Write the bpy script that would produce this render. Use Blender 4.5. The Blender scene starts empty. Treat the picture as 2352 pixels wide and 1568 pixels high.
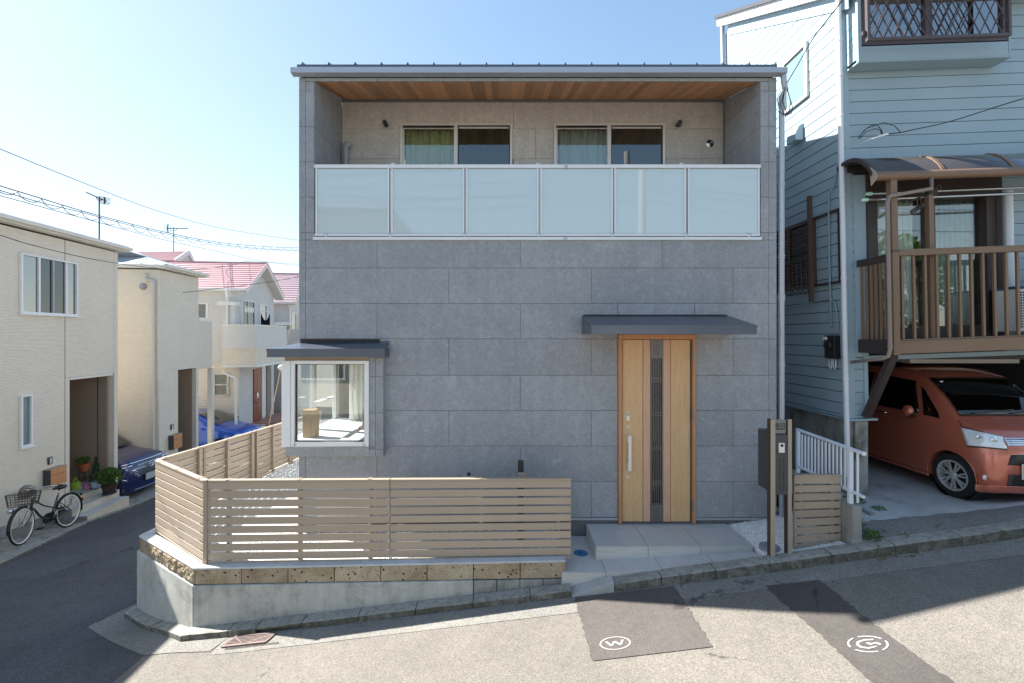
import bpy, math, random
from mathutils import Vector, Matrix, Euler
import numpy as np
random.seed(7); np.random.seed(7)
SC = bpy.context.scene
COL = SC.collection
# ---------------------------------------------------------------- camera
F, CX, CY, ZC = 990.0, 1163.0, 771.0, 3.0
cam_d = bpy.data.cameras.new('camera')
cam = bpy.data.objects.new('camera', cam_d); COL.objects.link(cam)
cam.location = (0, 0, ZC); cam.rotation_euler = (math.radians(90), 0, 0)
cam_d.sensor_width = 36; cam_d.lens = F / 2352 * 36
cam_d.shift_x = (1176 - CX) / 2352; cam_d.shift_y = -(784 - CY) / 2352
cam_d.clip_end = 3000; cam_d.clip_start = 0.02
SC.camera = cam
# ---------------------------------------------------------------- light
SUN = Vector((-.689, .213, .692)).normalized()       # towards the sun
SUN_EL = math.asin(SUN.z)
SUN_AZ = math.atan2(SUN.x, SUN.y)                    # from +Y, clockwise positive
world = bpy.data.worlds.new('World'); SC.world = world; world.use_nodes = True
wn = world.node_tree; wn.nodes.clear()
sky = wn.nodes.new('ShaderNodeTexSky'); sky.sky_type = 'NISHITA'; sky.sun_disc = False
sky.sun_elevation = SUN_EL; sky.sun_rotation = SUN_AZ
sky.altitude = 50; sky.air_density = 1.0; sky.dust_density = 0.35; sky.ozone_density = 1.6
bg = wn.nodes.new('ShaderNodeBackground'); bg.inputs[1].default_value = 0.138
wo = wn.nodes.new('ShaderNodeOutputWorld')
hs_ = wn.nodes.new('ShaderNodeHueSaturation'); hs_.inputs['Saturation'].default_value = 1.08; hs_.inputs['Value'].default_value = .97
# soft shoulder on the very bright sky near the sun: c / (1 + k c)
_a = wn.nodes.new('ShaderNodeVectorMath'); _a.operation = 'MULTIPLY_ADD'; _a.inputs[1].default_value = (.17, .17, .17); _a.inputs[2].default_value = (1, 1, 1)
_b = wn.nodes.new('ShaderNodeVectorMath'); _b.operation = 'DIVIDE'
wn.links.new(sky.outputs[0], _a.inputs[0]); wn.links.new(sky.outputs[0], _b.inputs[0]); wn.links.new(_a.outputs[0], _b.inputs[1]); wn.links.new(_b.outputs[0], hs_.inputs['Color']); wn.links.new(hs_.outputs[0], bg.inputs[0]); wn.links.new(bg.outputs[0], wo.inputs[0])
sl = bpy.data.lights.new('sun', 'SUN'); sl.energy = 4.6; sl.angle = math.radians(.55); sl.color = (1, .955, .89)
so = bpy.data.objects.new('sun', sl); COL.objects.link(so)
so.rotation_euler = (-SUN).to_track_quat('-Z', 'Y').to_euler(); so.location = (-20, 8, 25)
SC.view_settings.view_transform = 'Standard'; SC.view_settings.look = 'None'
SC.view_settings.exposure = 1.72; SC.view_settings.gamma = 1
SC.view_settings.use_curve_mapping = False
SC.cycles.max_bounces = 8; SC.cycles.transparent_max_bounces = 16
SC.cycles.use_denoising = True

# ---------------------------------------------------------------- helpers
def P(px, py, Y):
    return Vector(((px - CX) / F * Y, Y, ZC - (py - CY) / F * Y))
def PX(px, Y): return (px - CX) / F * Y
def PZ(py, Y): return ZC - (py - CY) / F * Y
def PG(px, py, zf):
    """point on the ground surface zf(x,y) seen at px,py"""
    lo, hi = 1.0, 60.0
    for _ in range(50):
        m = (lo + hi) / 2; p = P(px, py, m)
        if p.z > zf(p.x, p.y): lo = m
        else: hi = m
    return P(px, py, lo)

def wloc(o):
    v = Vector((0, 0, 0))
    while o is not None:
        v += o.location; o = o.parent
    return v
def tag(o, label=None, cat=None, group=None, kind=None):
    if label: o['label'] = label
    if cat: o['category'] = cat
    if group: o['group'] = group
    if kind: o['kind'] = kind
    return o
def thing(name, label, cat, loc=(0, 0, 0), rot=None, group=None):
    o = bpy.data.objects.new(name, None); COL.objects.link(o); o.empty_display_size = .1
    o.location = loc
    if rot: o.rotation_euler = rot
    return tag(o, label, cat, group)
def copy_tree(o, parent=None):
    c = o.copy(); COL.objects.link(c)
    if parent is not None: c.parent = parent
    for ch in list(o.children): copy_tree(ch, c)
    return c

class MB:
    def __init__(s): s.v = []; s.f = []
    def add(s, vs, fs):
        n = len(s.v); s.v += [Vector(v) for v in vs]; s.f += [tuple(i + n for i in f) for f in fs]; return s
    def hexa(s, p):  # 0-3 bottom ring, 4-7 top ring
        return s.add(p, [(0, 3, 2, 1), (4, 5, 6, 7), (0, 1, 5, 4), (1, 2, 6, 5), (2, 3, 7, 6), (3, 0, 4, 7)])
    def box(s, x0, x1, y0, y1, z0, z1):
        return s.hexa([(x0, y0, z0), (x1, y0, z0), (x1, y1, z0), (x0, y1, z0), (x0, y0, z1), (x1, y0, z1), (x1, y1, z1), (x0, y1, z1)])
    def cbox(s, x0, x1, y0, y1, z0, z1, c=.003):
        """box whose front (-Y) face is chamfered"""
        p = [(x0, y0 + c, z0), (x1, y0 + c, z0), (x1, y1, z0), (x0, y1, z0), (x0, y0 + c, z1), (x1, y0 + c, z1), (x1, y1, z1), (x0, y1, z1),
             (x0 + c, y0, z0 + c), (x1 - c, y0, z0 + c), (x1 - c, y0, z1 - c), (x0 + c, y0, z1 - c)]
        return s.add(p, [(0, 3, 2, 1), (4, 5, 6, 7), (1, 2, 6, 5), (2, 3, 7, 6), (3, 0, 4, 7), (8, 9, 10, 11), (0, 1, 9, 8), (1, 5, 10, 9), (5, 4, 11, 10), (4, 0, 8, 11)])
    def obox(s, c, sz, R=None):
        c = Vector(c); hx, hy, hz = [a / 2 for a in sz]
        ps = [Vector(q) for q in [(-hx, -hy, -hz), (hx, -hy, -hz), (hx, hy, -hz), (-hx, hy, -hz), (-hx, -hy, hz), (hx, -hy, hz), (hx, hy, hz), (-hx, hy, hz)]]
        if R is not None: ps = [R @ q for q in ps]
        return s.hexa([q + c for q in ps])
    def beam(s, a, b, w, h, up=(0, 0, 1)):
        """rectangular bar from a to b; w sideways, h along up"""
        a, b = Vector(a), Vector(b); d = (b - a).normalized(); up = Vector(up)
        sd = d.cross(up)
        if sd.length < 1e-5: sd = d.cross(Vector((1, 0, 0)))
        sd.normalize(); u = sd.cross(d).normalized()
        r = [-sd * w / 2 - u * h / 2, sd * w / 2 - u * h / 2, sd * w / 2 + u * h / 2, -sd * w / 2 + u * h / 2]
        return s.add([a + q for q in r] + [b + q for q in r], [(0, 3, 2, 1), (4, 5, 6, 7), (0, 1, 5, 4), (1, 2, 6, 5), (2, 3, 7, 6), (3, 0, 4, 7)])
    def prism(s, pts, d):
        n = len(pts); d = Vector(d); pts = [Vector(p) for p in pts]
        return s.add(pts + [p + d for p in pts], [tuple(range(n))[::-1], tuple(range(n, 2 * n))] + [(i, (i + 1) % n, (i + 1) % n + n, i + n) for i in range(n)])
    def slab(s, a, b, c, d, t, nrm=None):
        """quad a b c d given thickness t along -nrm (away from the seen face)"""
        a, b, c, d = [Vector(q) for q in (a, b, c, d)]
        n = (b - a).cross(d - a).normalized() if nrm is None else Vector(nrm)
        return s.hexa([a, b, c, d, a + n * t, b + n * t, c + n * t, d + n * t])
    def tube(s, pts, r, n=8, closed=False, cap=True):
        pts = [Vector(p) for p in pts]; m = len(pts); rr = r if hasattr(r, '__len__') else [r] * m
        base = len(s.v); prev = None
        for i, p in enumerate(pts):
            if closed: t = pts[(i + 1) % m] - pts[i - 1]
            else: t = (pts[min(i + 1, m - 1)] - pts[max(i - 1, 0)])
            t.normalize()
            if prev is None:
                u = t.cross(Vector((0, 0, 1)))
                if u.length < 1e-3: u = t.cross(Vector((1, 0, 0)))
            else:
                u = prev - t * prev.dot(t)
            u.normalize(); prev = u; w = t.cross(u)
            for k in range(n):
                a = 2 * math.pi * k / n
                s.v.append(p + (u * math.cos(a) + w * math.sin(a)) * rr[i])
        for i in range(m if closed else m - 1):
            j = (i + 1) % m
            for k in range(n):
                s.f.append((base + i * n + k, base + i * n + (k + 1) % n, base + j * n + (k + 1) % n, base + j * n + k))
        if cap and not closed:
            s.f.append(tuple(base + k for k in range(n))[::-1]); s.f.append(tuple(base + (m - 1) * n + k for k in range(n)))
        return s
    def cyl(s, a, b, r, n=16, r2=None): return s.tube([a, b], [r, r if r2 is None else r2], n)
    def lathe(s, prof, c=(0, 0, 0), n=24, axis='Z', a0=0, a1=2 * math.pi, close=True):
        c = Vector(c); base = len(s.v); full = abs(a1 - a0 - 2 * math.pi) < 1e-6; m = n if full else n + 1
        for (r, z) in prof:
            for k in range(m):
                a = a0 + (a1 - a0) * k / n
                q = {'Z': (r * math.cos(a), r * math.sin(a), z), 'Y': (r * math.cos(a), z, r * math.sin(a)), 'X': (z, r * math.cos(a), r * math.sin(a))}[axis]
                s.v.append(c + Vector(q))
        for i in range(len(prof) - 1):
            for k in range(n if full else m - 1):
                k2 = (k + 1) % m
                s.f.append((base + i * m + k, base + i * m + k2, base + (i + 1) * m + k2, base + (i + 1) * m + k))
        if close and full:
            s.f.append(tuple(base + k for k in range(m))[::-1]); s.f.append(tuple(base + (len(prof) - 1) * m + k for k in range(m)))
        return s
    def grid(s, fn, nu, nv):
        base = len(s.v)
        for i in range(nu + 1):
            for j in range(nv + 1): s.v.append(Vector(fn(i / nu, j / nv)))
        for i in range(nu):
            for j in range(nv):
                a = base + i * (nv + 1) + j; s.f.append((a, a + nv + 1, a + nv + 2, a + 1))
        return s
    def ell(s, c, r, n=12, m=8):
        c = Vector(c); base = len(s.v)
        for i in range(m + 1):
            t = math.pi * i / m
            for k in range(n):
                a = 2 * math.pi * k / n
                s.v.append(c + Vector((r[0] * math.sin(t) * math.cos(a), r[1] * math.sin(t) * math.sin(a), r[2] * math.cos(t))))
        for i in range(m):
            for k in range(n): s.f.append((base + i * n + k, base + (i + 1) * n + k, base + (i + 1) * n + (k + 1) % n, base + i * n + (k + 1) % n))
        return s
    def build(s, name, mat, parent=None, smooth=False, bevel=0, local=False, seg=1, sub=0, solid=0, auto=None, label=None, kind=None):
        off = Vector((0, 0, 0)) if (local or parent is None) else wloc(parent)
        me = bpy.data.meshes.new(name); me.from_pydata([tuple(v - off) for v in s.v], [], s.f)
        if mat is not None: me.materials.append(M[mat] if isinstance(mat, str) else mat)
        import bmesh as _b
        bm = _b.new(); bm.from_mesh(me); _b.ops.remove_doubles(bm, verts=bm.verts, dist=1e-6)
        _b.ops.recalc_face_normals(bm, faces=bm.faces); bm.to_mesh(me); bm.free()
        if smooth or auto: me.polygons.foreach_set('use_smooth', [True] * len(me.polygons))
        if auto: me.set_sharp_from_angle(angle=math.radians(auto))
        o = bpy.data.objects.new(name, me); COL.objects.link(o)
        if parent is not None: o.parent = parent
        if solid:
            md = o.modifiers.new('solid', 'SOLIDIFY'); md.thickness = solid; md.offset = 0
        if sub:
            md = o.modifiers.new('sub', 'SUBSURF'); md.levels = md.render_levels = sub
        if bevel:
            md = o.modifiers.new('bevel', 'BEVEL'); md.width = bevel; md.segments = seg; md.limit_method = 'ANGLE'; md.angle_limit = math.radians(40)
        if label: o['label'] = label
        if kind: o['kind'] = kind
        return o
def text_mesh(name, txt, size, mat, parent, loc, rot, depth=.0006, align='CENTER', offs=0):
    cu = bpy.data.curves.new('t', 'FONT'); cu.body = txt; cu.size = size; cu.extrude = depth; cu.align_x = align; cu.align_y = 'CENTER'; cu.offset = offs
    t = bpy.data.objects.new('t', cu); COL.objects.link(t)
    bpy.context.view_layer.update()
    me = bpy.data.meshes.new_from_object(t.evaluated_get(bpy.context.evaluated_depsgraph_get()))
    bpy.data.objects.remove(t); bpy.data.curves.remove(cu)
    me.name = name; me.materials.clear(); me.materials.append(M[mat])
    o = bpy.data.objects.new(name, me); COL.objects.link(o)
    if parent is not None: o.parent = parent; o.location = Vector(loc) - wloc(parent)
    else: o.location = loc
    o.rotation_euler = rot
    return o

# ---------------------------------------------------------------- materials
M = {}
class NT:
    def __init__(s, name):
        s.m = bpy.data.materials.new(name); s.m.use_nodes = True; s.t = s.m.node_tree; s.t.nodes.clear()
        s.out = s.n('ShaderNodeOutputMaterial'); M[name] = s.m
    def n(s, t, **k):
        nd = s.t.nodes.new(t)
        for a, b in k.items(): setattr(nd, a, b)
        return nd
    def l(s, a, b): s.t.links.new(a, b)
    def val(s, nd, **k):
        for a, b in k.items(): nd.inputs[a.replace('_', ' ')].default_value = b
        return nd
    def pos(s):
        if not hasattr(s, '_p'): s._p = s.n('ShaderNodeNewGeometry').outputs['Position']
        return s._p
    def mapped(s, scale=(1, 1, 1), loc=(0, 0, 0), rot=(0, 0, 0), src=None):
        mp = s.n('ShaderNodeMapping'); mp.inputs['Scale'].default_value = scale; mp.inputs['Location'].default_value = loc; mp.inputs['Rotation'].default_value = rot
        s.l(src or s.pos(), mp.inputs[0]); return mp.outputs[0]
    def noise(s, scale, detail=4, rough=.55, src=None, dist=0):
        n = s.n('ShaderNodeTexNoise'); n.inputs['Scale'].default_value = scale; n.inputs['Detail'].default_value = detail
        n.inputs['Roughness'].default_value = rough; n.inputs['Distortion'].default_value = dist
        s.l(src or s.pos(), n.inputs['Vector']); return n.outputs['Fac']
    def voro(s, scale, src=None, feature='F1', out='Distance', rand=1):
        n = s.n('ShaderNodeTexVoronoi'); n.feature = feature; n.inputs['Scale'].default_value = scale; n.inputs['Randomness'].default_value = rand
        s.l(src or s.pos(), n.inputs['Vector']); return n.outputs[out]
    def rng(s, x, a, b, c=0, d=1, clamp=True):
        n = s.n('ShaderNodeMapRange'); n.clamp = clamp
        n.inputs[1].default_value = a; n.inputs[2].default_value = b; n.inputs[3].default_value = c; n.inputs[4].default_value = d
        s.l(x, n.inputs[0]); return n.outputs[0]
    def math(s, op, a, b=None, c=None):
        n = s.n('ShaderNodeMath'); n.operation = op
        for i, q in enumerate((a, b, c)):
            if q is None: continue
            if isinstance(q, (int, float)): n.inputs[i].default_value = q
            else: s.l(q, n.inputs[i])
        return n.outputs[0]
    def mix(s, fac, a, b, mode='MIX'):
        n = s.n('ShaderNodeMix'); n.data_type = 'RGBA'; n.blend_type = mode
        for i, q in ((0, fac), (6, a), (7, b)):
            if isinstance(q, (int, float)): n.inputs[i].default_value = q
            elif isinstance(q, (tuple, list)): n.inputs[i].default_value = (*q[:3], 1)
            else: s.l(q, n.inputs[i])
        return n.outputs[2]
    def scalecol(s, col, f):
        """col * scalar f"""
        n = s.n('ShaderNodeVectorMath'); n.operation = 'SCALE'
        if isinstance(col, (tuple, list)): n.inputs[0].default_value = col[:3]
        else: s.l(col, n.inputs[0])
        if isinstance(f, (int, float)): n.inputs['Scale'].default_value = f
        else: s.l(f, n.inputs['Scale'])
        return n.outputs[0]
    def bump(s, h, strength=.3, dist=.01):
        n = s.n('ShaderNodeBump'); n.inputs['Strength'].default_value = strength; n.inputs['Distance'].default_value = dist
        s.l(h, n.inputs['Height']); return n.outputs[0]
    def bsdf(s, col, rough=.6, metal=0, spec=.5, normal=None, coat=0, coatr=.05, alpha=None, trans=0, sub=0, emit=None):
        b = s.n('ShaderNodeBsdfPrincipled')
        for k, q in (('Base Color', col), ('Roughness', rough), ('Metallic', metal)):
            if isinstance(q, (int, float)): b.inputs[k].default_value = q
            elif isinstance(q, (tuple, list)): b.inputs[k].default_value = (*q[:3], 1)
            else: s.l(q, b.inputs[k])
        b.inputs['Specular IOR Level'].default_value = spec
        b.inputs['Coat Weight'].default_value = coat; b.inputs['Coat Roughness'].default_value = coatr
        b.inputs['Transmission Weight'].default_value = trans
        if normal is not None: s.l(normal, b.inputs['Normal'])
        s.last = b
        return b
    def done(s, b): s.l(b.outputs[0], s.out.inputs[0]); return s.m

def simple(name, col, rough=.5, metal=0, var=.08, vs=2.5, fine=.06, fs=90, bump=0, bs=120, bd=.002, spec=.5, coat=0, dirt=0, dirtcol=(.05, .045, .035), po=0):
    t = NT(name); c = col
    f = None
    if var: f = t.rng(t.noise(vs, 5), .25, .75, 1 - var, 1 + var)
    if po: oi = t.n('ShaderNodeObjectInfo'); f = t.math('MULTIPLY', f, t.rng(oi.outputs['Random'], 0, 1, 1 - po, 1 + po))
    if fine:
        g = t.rng(t.noise(fs, 3, .6), .25, .75, 1 - fine, 1 + fine)
        f = t.math('MULTIPLY', f, g) if f is not None else g
    if f is not None: c = t.scalecol(col, f)
    if dirt:
        d = t.rng(t.noise(1.7, 8, .65, dist=.4), .48, .72, 0, dirt); c = t.mix(d, c, dirtcol)
    nr = t.bump(t.noise(bs, 4, .6), .6, bump) if bump else None
    return t.done(t.bsdf(c, rough, metal, spec, nr, coat))

def glass(name, tint=(.9, .95, .95), ior=1.7, rough=0.0, alpha=1.0, add=.03):
    t = NT(name); f0 = ((ior - 1) / (ior + 1)) ** 2; lw = t.n('ShaderNodeLayerWeight'); lw.inputs[0].default_value = .5
    frs = t.math('ADD', t.math('MULTIPLY', t.math('POWER', lw.outputs['Facing'], 5), 1 - f0), f0 + add)
    g = t.n('ShaderNodeBsdfGlossy'); g.inputs['Roughness'].default_value = rough; g.inputs['Color'].default_value = (1, 1, 1, 1)
    tr = t.n('ShaderNodeBsdfTransparent'); tr.inputs[0].default_value = (*tint, 1)
    mx = t.n('ShaderNodeMixShader'); fac = frs
    t.l(fac, mx.inputs[0]); t.l(tr.outputs[0], mx.inputs[1]); t.l(g.outputs[0], mx.inputs[2]); t.l(mx.outputs[0], t.out.inputs[0])
    return t.m

def siding_grey(name='grey_siding', base=(.300, .312, .330)):
    t = NT(name)
    a = t.noise(2.2, 6, .6); b = t.noise(26, 5, .68, dist=1.2); c = t.noise(120, 4, .6); e = t.noise(9, 4, .6, dist=.6)
    k = t.math('ADD', t.rng(b, .3, .7, -.17, .17), t.rng(a, .3, .7, -.06, .06))
    k = t.math('ADD', k, t.rng(c, .3, .7, -.12, .12)); k = t.math('ADD', k, t.rng(e, .50, .68, 0, .13)); k = t.math('ADD', k, 1.0)
    oi = t.n('ShaderNodeObjectInfo'); k = t.math('MULTIPLY', k, t.rng(oi.outputs['Random'], 0, 1, .935, 1.065)); k = t.math('MULTIPLY', k, t.rng(t.noise(1, 5, .6, src=t.mapped((7, 7, .35))), .35, .75, 1.04, .92))
    col = t.scalecol(base, k)
    t.done(t.bsdf(col, .72, 0, .35, t.bump(t.math('ADD', b, t.math('MULTIPLY', c, .7)), .5, .0035)))
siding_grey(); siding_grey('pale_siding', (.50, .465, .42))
def wood(name, col, dark, grain_axis=2, rough=.45, scale=1.0, perobj=.08):
    t = NT(name); sc = [14 * scale] * 3; sc[grain_axis] = 1.1 * scale
    g = t.noise(3, 6, .65, src=t.mapped(sc), dist=.8); sc2 = [70 * scale] * 3; sc2[grain_axis] = 3 * scale
    g2 = t.noise(3, 4, .6, src=t.mapped(sc2))
    oi = t.n('ShaderNodeObjectInfo')
    m = t.mix(t.rng(g, .3, .7), dark, col); m = t.scalecol(m, t.rng(g2, .3, .7, .9, 1.08))
    m = t.scalecol(m, t.rng(oi.outputs['Random'], 0, 1, 1 - perobj, 1 + perobj))
    t.done(t.bsdf(m, rough, 0, .4, t.bump(g2, .3, .001)))
wood('door_wood', (.68, .45, .24), (.58, .355, .175), 2, .42, perobj=.02)
wood('door_strip', (.62, .39, .26), (.56, .33, .21), 2, .42, perobj=.02)
wood('door_frame_wood', (.54, .27, .13), (.44, .21, .09), 2, .45, perobj=.02)
wood('soffit_wood', (.62, .33, .17), (.44, .21, .10), 1, .5, perobj=.28)
wood('old_post', (.50, .33, .15), (.33, .2, .08), 2, .6)
wood('mailbox_wood', (.62, .30, .14), (.5, .22, .09), 2, .45)
wood('red_door', (.28, .07, .035), (.2, .045, .02), 2, .35)

def siding_beige(name, col, amp=.16, per=.028):
    """fine horizontal ribs, coursed like thin stacked stone"""
    t = NT(name); sp = t.n('ShaderNodeSeparateXYZ'); t.l(t.pos(), sp.inputs[0])
    row = t.math('FRACT', t.math('DIVIDE', sp.outputs[2], per))
    rid = t.math('FLOOR', t.math('DIVIDE', sp.outputs[2], per))
    cmb = t.n('ShaderNodeCombineXYZ'); t.l(t.math('MULTIPLY', sp.outputs[0], 4.5), cmb.inputs[0]); t.l(t.math('MULTIPLY', sp.outputs[1], 4.5), cmb.inputs[1]); t.l(t.math('MULTIPLY', rid, 7.31), cmb.inputs[2])
    pc = t.noise(1.6, 2, .6, src=cmb.outputs[0])
    groove = t.rng(row, 0.0, .28, 0, 1)
    fine = t.noise(160, 3, .6); big = t.noise(.8, 4)
    k = t.math('MULTIPLY', t.rng(pc, .3, .7, 1 - amp * .6, 1 + amp * .6), t.rng(groove, 0, 1, 1 - amp * 3.6, 1.0))
    k = t.math('MULTIPLY', k, t.rng(fine, .3, .7, .93, 1.07)); k = t.math('MULTIPLY', k, t.rng(big, .3, .7, .96, 1.04))
    h = t.math('ADD', groove, t.math('MULTIPLY', pc, .6))
    t.done(t.bsdf(t.scalecol(col, k), .8, 0, .3, t.bump(h, .7, .006)))
siding_beige('cream_siding', (.76, .70, .60), .09)
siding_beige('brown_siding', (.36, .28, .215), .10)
siding_beige('white_siding', (.66, .65, .62), .08, .05)
siding_beige('cream_siding_two', (.76, .69, .57), .1, .06)

def asphalt(name, col, agg=.35, stain=.12, bumpd=.004, patch=None):
    t = NT(name)
    v = t.voro(150, out='Color'); sp = t.n('ShaderNodeSeparateColor'); t.l(v, sp.inputs[0])
    vd = t.voro(150); n1 = t.noise(260, 3, .7); n2 = t.noise(.9, 7, .62, dist=.3); n3 = t.noise(14, 5, .6)
    k = t.math('MULTIPLY', t.rng(sp.outputs[0], .1, .95, 1 - agg, 1 + agg), t.rng(n1, .3, .7, .82, 1.18))
    k = t.math('MULTIPLY', k, t.rng(n2, .3, .7, 1 - stain, 1 + stain)); k = t.math('MULTIPLY', k, t.rng(n3, .3, .7, .93, 1.07))
    pit = t.rng(t.noise(85, 3, .7), .30, .40, .55, 1.0)
    k = t.math('MULTIPLY', k, pit)
    c = t.scalecol(col, k)
    lc = t.rng(t.noise(230, 1, .5), .74, .80, 0, .6); c = t.mix(lc, c, (.5, .48, .45))
    # hairline cracks
    cr = t.voro(.9, src=t.mapped(loc=(3.1, .4, 0)), feature='DISTANCE_TO_EDGE')
    w = t.math('ADD', cr, t.rng(t.noise(7, 5, .7), .3, .7, -.03, .03)); ck = t.math('MULTIPLY', t.rng(w, 0.0, .004, .5, 0), t.rng(t.noise(.7, 2), .55, .62, 0, 1))
    c = t.mix(ck, c, (.02, .02, .02))
    h = t.math('ADD', t.math('MULTIPLY', vd, 1.0), n1)
    t.done(t.bsdf(c, .9, 0, .25, t.bump(h, .75, bumpd)))
asphalt('street_asphalt', (.196, .180, .157), .26, .15)
asphalt('patch_asphalt', (.112, .100, .092), .16, .14, .003)
asphalt('strip_asphalt', (.092, .083, .077), .16, .16, .003)
asphalt('lane_asphalt', (.095, .097, .102), .35, .22)
asphalt('gutter_concrete', (.235, .225, .205), .3, .18, .004)

def concrete(name, col, moss=.25, streak=.18, bumpd=.003, speck=.12, holes=.0, mt=.5, ms=2.3, vert=0):
    t = NT(name)
    n1 = t.noise(1.3, 7, .6, dist=.3); n2 = t.noise(9, 6, .62); n3 = t.noise(140, 3, .65)
    st = t.noise(1.0, 5, .6, src=t.mapped((9, 9, .7)))
    k = t.math('MULTIPLY', t.rng(n1, .3, .7, .86, 1.12), t.rng(n2, .3, .7, .92, 1.08))
    k = t.math('MULTIPLY', k, t.rng(n3, .3, .7, 1 - speck, 1 + speck)); k = t.math('MULTIPLY', k, t.rng(st, .45, .75, 1, 1 - streak))
    c = t.scalecol(col, k)
    mf = t.math('MULTIPLY', t.rng(t.noise(ms, 8, .7, dist=.5), mt, mt + .16), moss)
    if vert:
        sn = t.n('ShaderNodeSeparateXYZ'); gn = t.n('ShaderNodeNewGeometry'); t.l(gn.outputs['True Normal'], sn.inputs[0])
        mf = t.math('MINIMUM', t.math('ADD', t.math('MULTIPLY', mf, .45), t.math('MULTIPLY', t.rng(sn.outputs[2], .3, .9, 1, 0), t.rng(t.noise(5, 5, .7), .3, .6, vert * .4, vert))), .92)
    c = t.mix(mf, c, (.075, .073, .05))
    h = t.math('ADD', n2, n3)
    if holes:
        v = t.voro(16, src=t.mapped((1, 1, 1.2))); hole = t.rng(v, .0, .09, holes, 0); c = t.mix(hole, c, (.03, .028, .02)); h = t.math('SUBTRACT', h, t.math('MULTIPLY', hole, 2))
    t.done(t.bsdf(c, .88, 0, .25, t.bump(h, .6, bumpd)))
concrete('concrete_wall', (.44, .435, .40), .45, .25, holes=.7)
concrete('concrete_old', (.32, .315, .29), .75, .35)
concrete('kerb_concrete', (.33, .32, .285), 1.0, .1, .006, .45, mt=.46, ms=16, vert=.85)
concrete('foundation', (.17, .172, .172), .15, .15)
concrete('garage_slab', (.50, .50, .49), .3, .0)
concrete('mortar_cap', (.50, .51, .51), .1, .0, .002, .05)
concrete('light_concrete', (.44, .44, .42), .25, .1)
concrete('plinth_concrete', (.30, .30, .295), .35, .15)

def tuff():
    t = NT('tuff_block')
    n1 = t.noise(3.5, 6, .65, dist=.5); n2 = t.noise(60, 5, .7); n3 = t.noise(160, 3, .6)
    oi = t.n('ShaderNodeObjectInfo')
    c = t.mix(t.rng(n1, .35, .65), (.28, .205, .125), (.43, .36, .26))
    c = t.scalecol(c, t.math('MULTIPLY', t.rng(n2, .3, .7, .68, 1.3), t.rng(oi.outputs['Random'], 0, 1, .88, 1.1)))
    v = t.voro(15, src=t.mapped((1, 1, 1.1), loc=(.3, 0, .7))); hole = t.math('MULTIPLY', t.rng(v, .13, .20, 1, 0), t.rng(t.noise(9, 3), .42, .50))
    v2 = t.voro(34); hole2 = t.math('MULTIPLY', t.rng(v2, .13, .22, .9, 0), t.rng(t.noise(14, 3), .46, .54)); hole = t.math('MAXIMUM', hole, hole2)
    c = t.mix(hole, c, (.025, .018, .012))
    h = t.math('SUBTRACT', t.math('ADD', n2, t.math('MULTIPLY', n3, .5)), t.math('MULTIPLY', hole, 1.6))
    t.done(t.bsdf(c, .92, 0, .2, t.bump(h, .8, .008)))
tuff()
def tile_mat(name, col):
    t = NT(name); g = t.noise(2.2, 6, .6, src=t.mapped((1.0, 1.0, 7.0), rot=(0, .35, .3)), dist=1.2); f = t.noise(170, 3, .6)
    oi = t.n('ShaderNodeObjectInfo')
    k = t.math('MULTIPLY', t.rng(g, .3, .7, .9, 1.1), t.rng(f, .3, .7, .95, 1.05)); k = t.math('MULTIPLY', k, t.rng(oi.outputs['Random'], 0, 1, .96, 1.04))
    t.done(t.bsdf(t.scalecol(col, k), .5, 0, .5, t.bump(f, .3, .0008)))
tile_mat('stone_tile', (.50, .495, .47))
tile_mat('dark_step_tile', (.24, .245, .25))
tile_mat('cream_tile', (.55, .49, .38))
tile_mat('terracotta_tile', (.42, .2, .15))

def blue_siding():
    t = NT('blue_siding'); n = t.noise(110, 4, .7); n2 = t.noise(1.1, 5)
    oi = t.n('ShaderNodeObjectInfo')
    k = t.math('MULTIPLY', t.rng(n, .3, .7, .93, 1.07), t.rng(n2, .3, .7, .95, 1.05)); k = t.math('MULTIPLY', k, t.rng(oi.outputs['Random'], 0, 1, .98, 1.02))
    t.done(t.bsdf(t.scalecol((.32, .425, .485), k), .7, 0, .35, t.bump(n, .9, .004)))
blue_siding()
def frosted():
    t = NT('frosted_glass')
    sp = t.noise(300, 2, .5)
    d = t.n('ShaderNodeBsdfDiffuse'); d.inputs[0].default_value = (.76, .88, .90, 1)
    tl = t.n('ShaderNodeBsdfTranslucent'); tl.inputs[0].default_value = (.75, .88, .92, 1)
    m1 = t.n('ShaderNodeMixShader'); m1.inputs[0].default_value = .35; t.l(d.outputs[0], m1.inputs[1]); t.l(tl.outputs[0], m1.inputs[2])
    lw = t.n('ShaderNodeLayerWeight'); lw.inputs[0].default_value = .5; fr = t.math('ADD', t.math('POWER', lw.outputs['Facing'], 5), .08)
    g = t.n('ShaderNodeBsdfGlossy'); g.inputs['Roughness'].default_value = .03
    m2 = t.n('ShaderNodeMixShader'); t.l(t.math('ADD', fr, .05), m2.inputs[0]); t.l(m1.outputs[0], m2.inputs[1]); t.l(g.outputs[0], m2.inputs[2])
    t.l(m2.outputs[0], t.out.inputs[0])
frosted()
glass('window_glass', (.95, .98, .98), 1.7)
glass('dark_glass', (.45, .52, .54), 1.8)
glass('clear_glass', (.96, .98, .98), 1.6, add=.06)
glass('mirror_glass', (.25, .30, .32), 3.2)
glass('car_glass', (.16, .19, .19), 1.6)
def patterned():
    t = NT('wired_glass'); d = t.voro(60, src=t.mapped((1, 1, 1), rot=(.0, .78, 0)), feature='F1')
    b = t.bsdf((.14, .2, .22), .12, 0, .9, t.bump(d, .5, .004)); t.done(b)
patterned()
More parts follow.
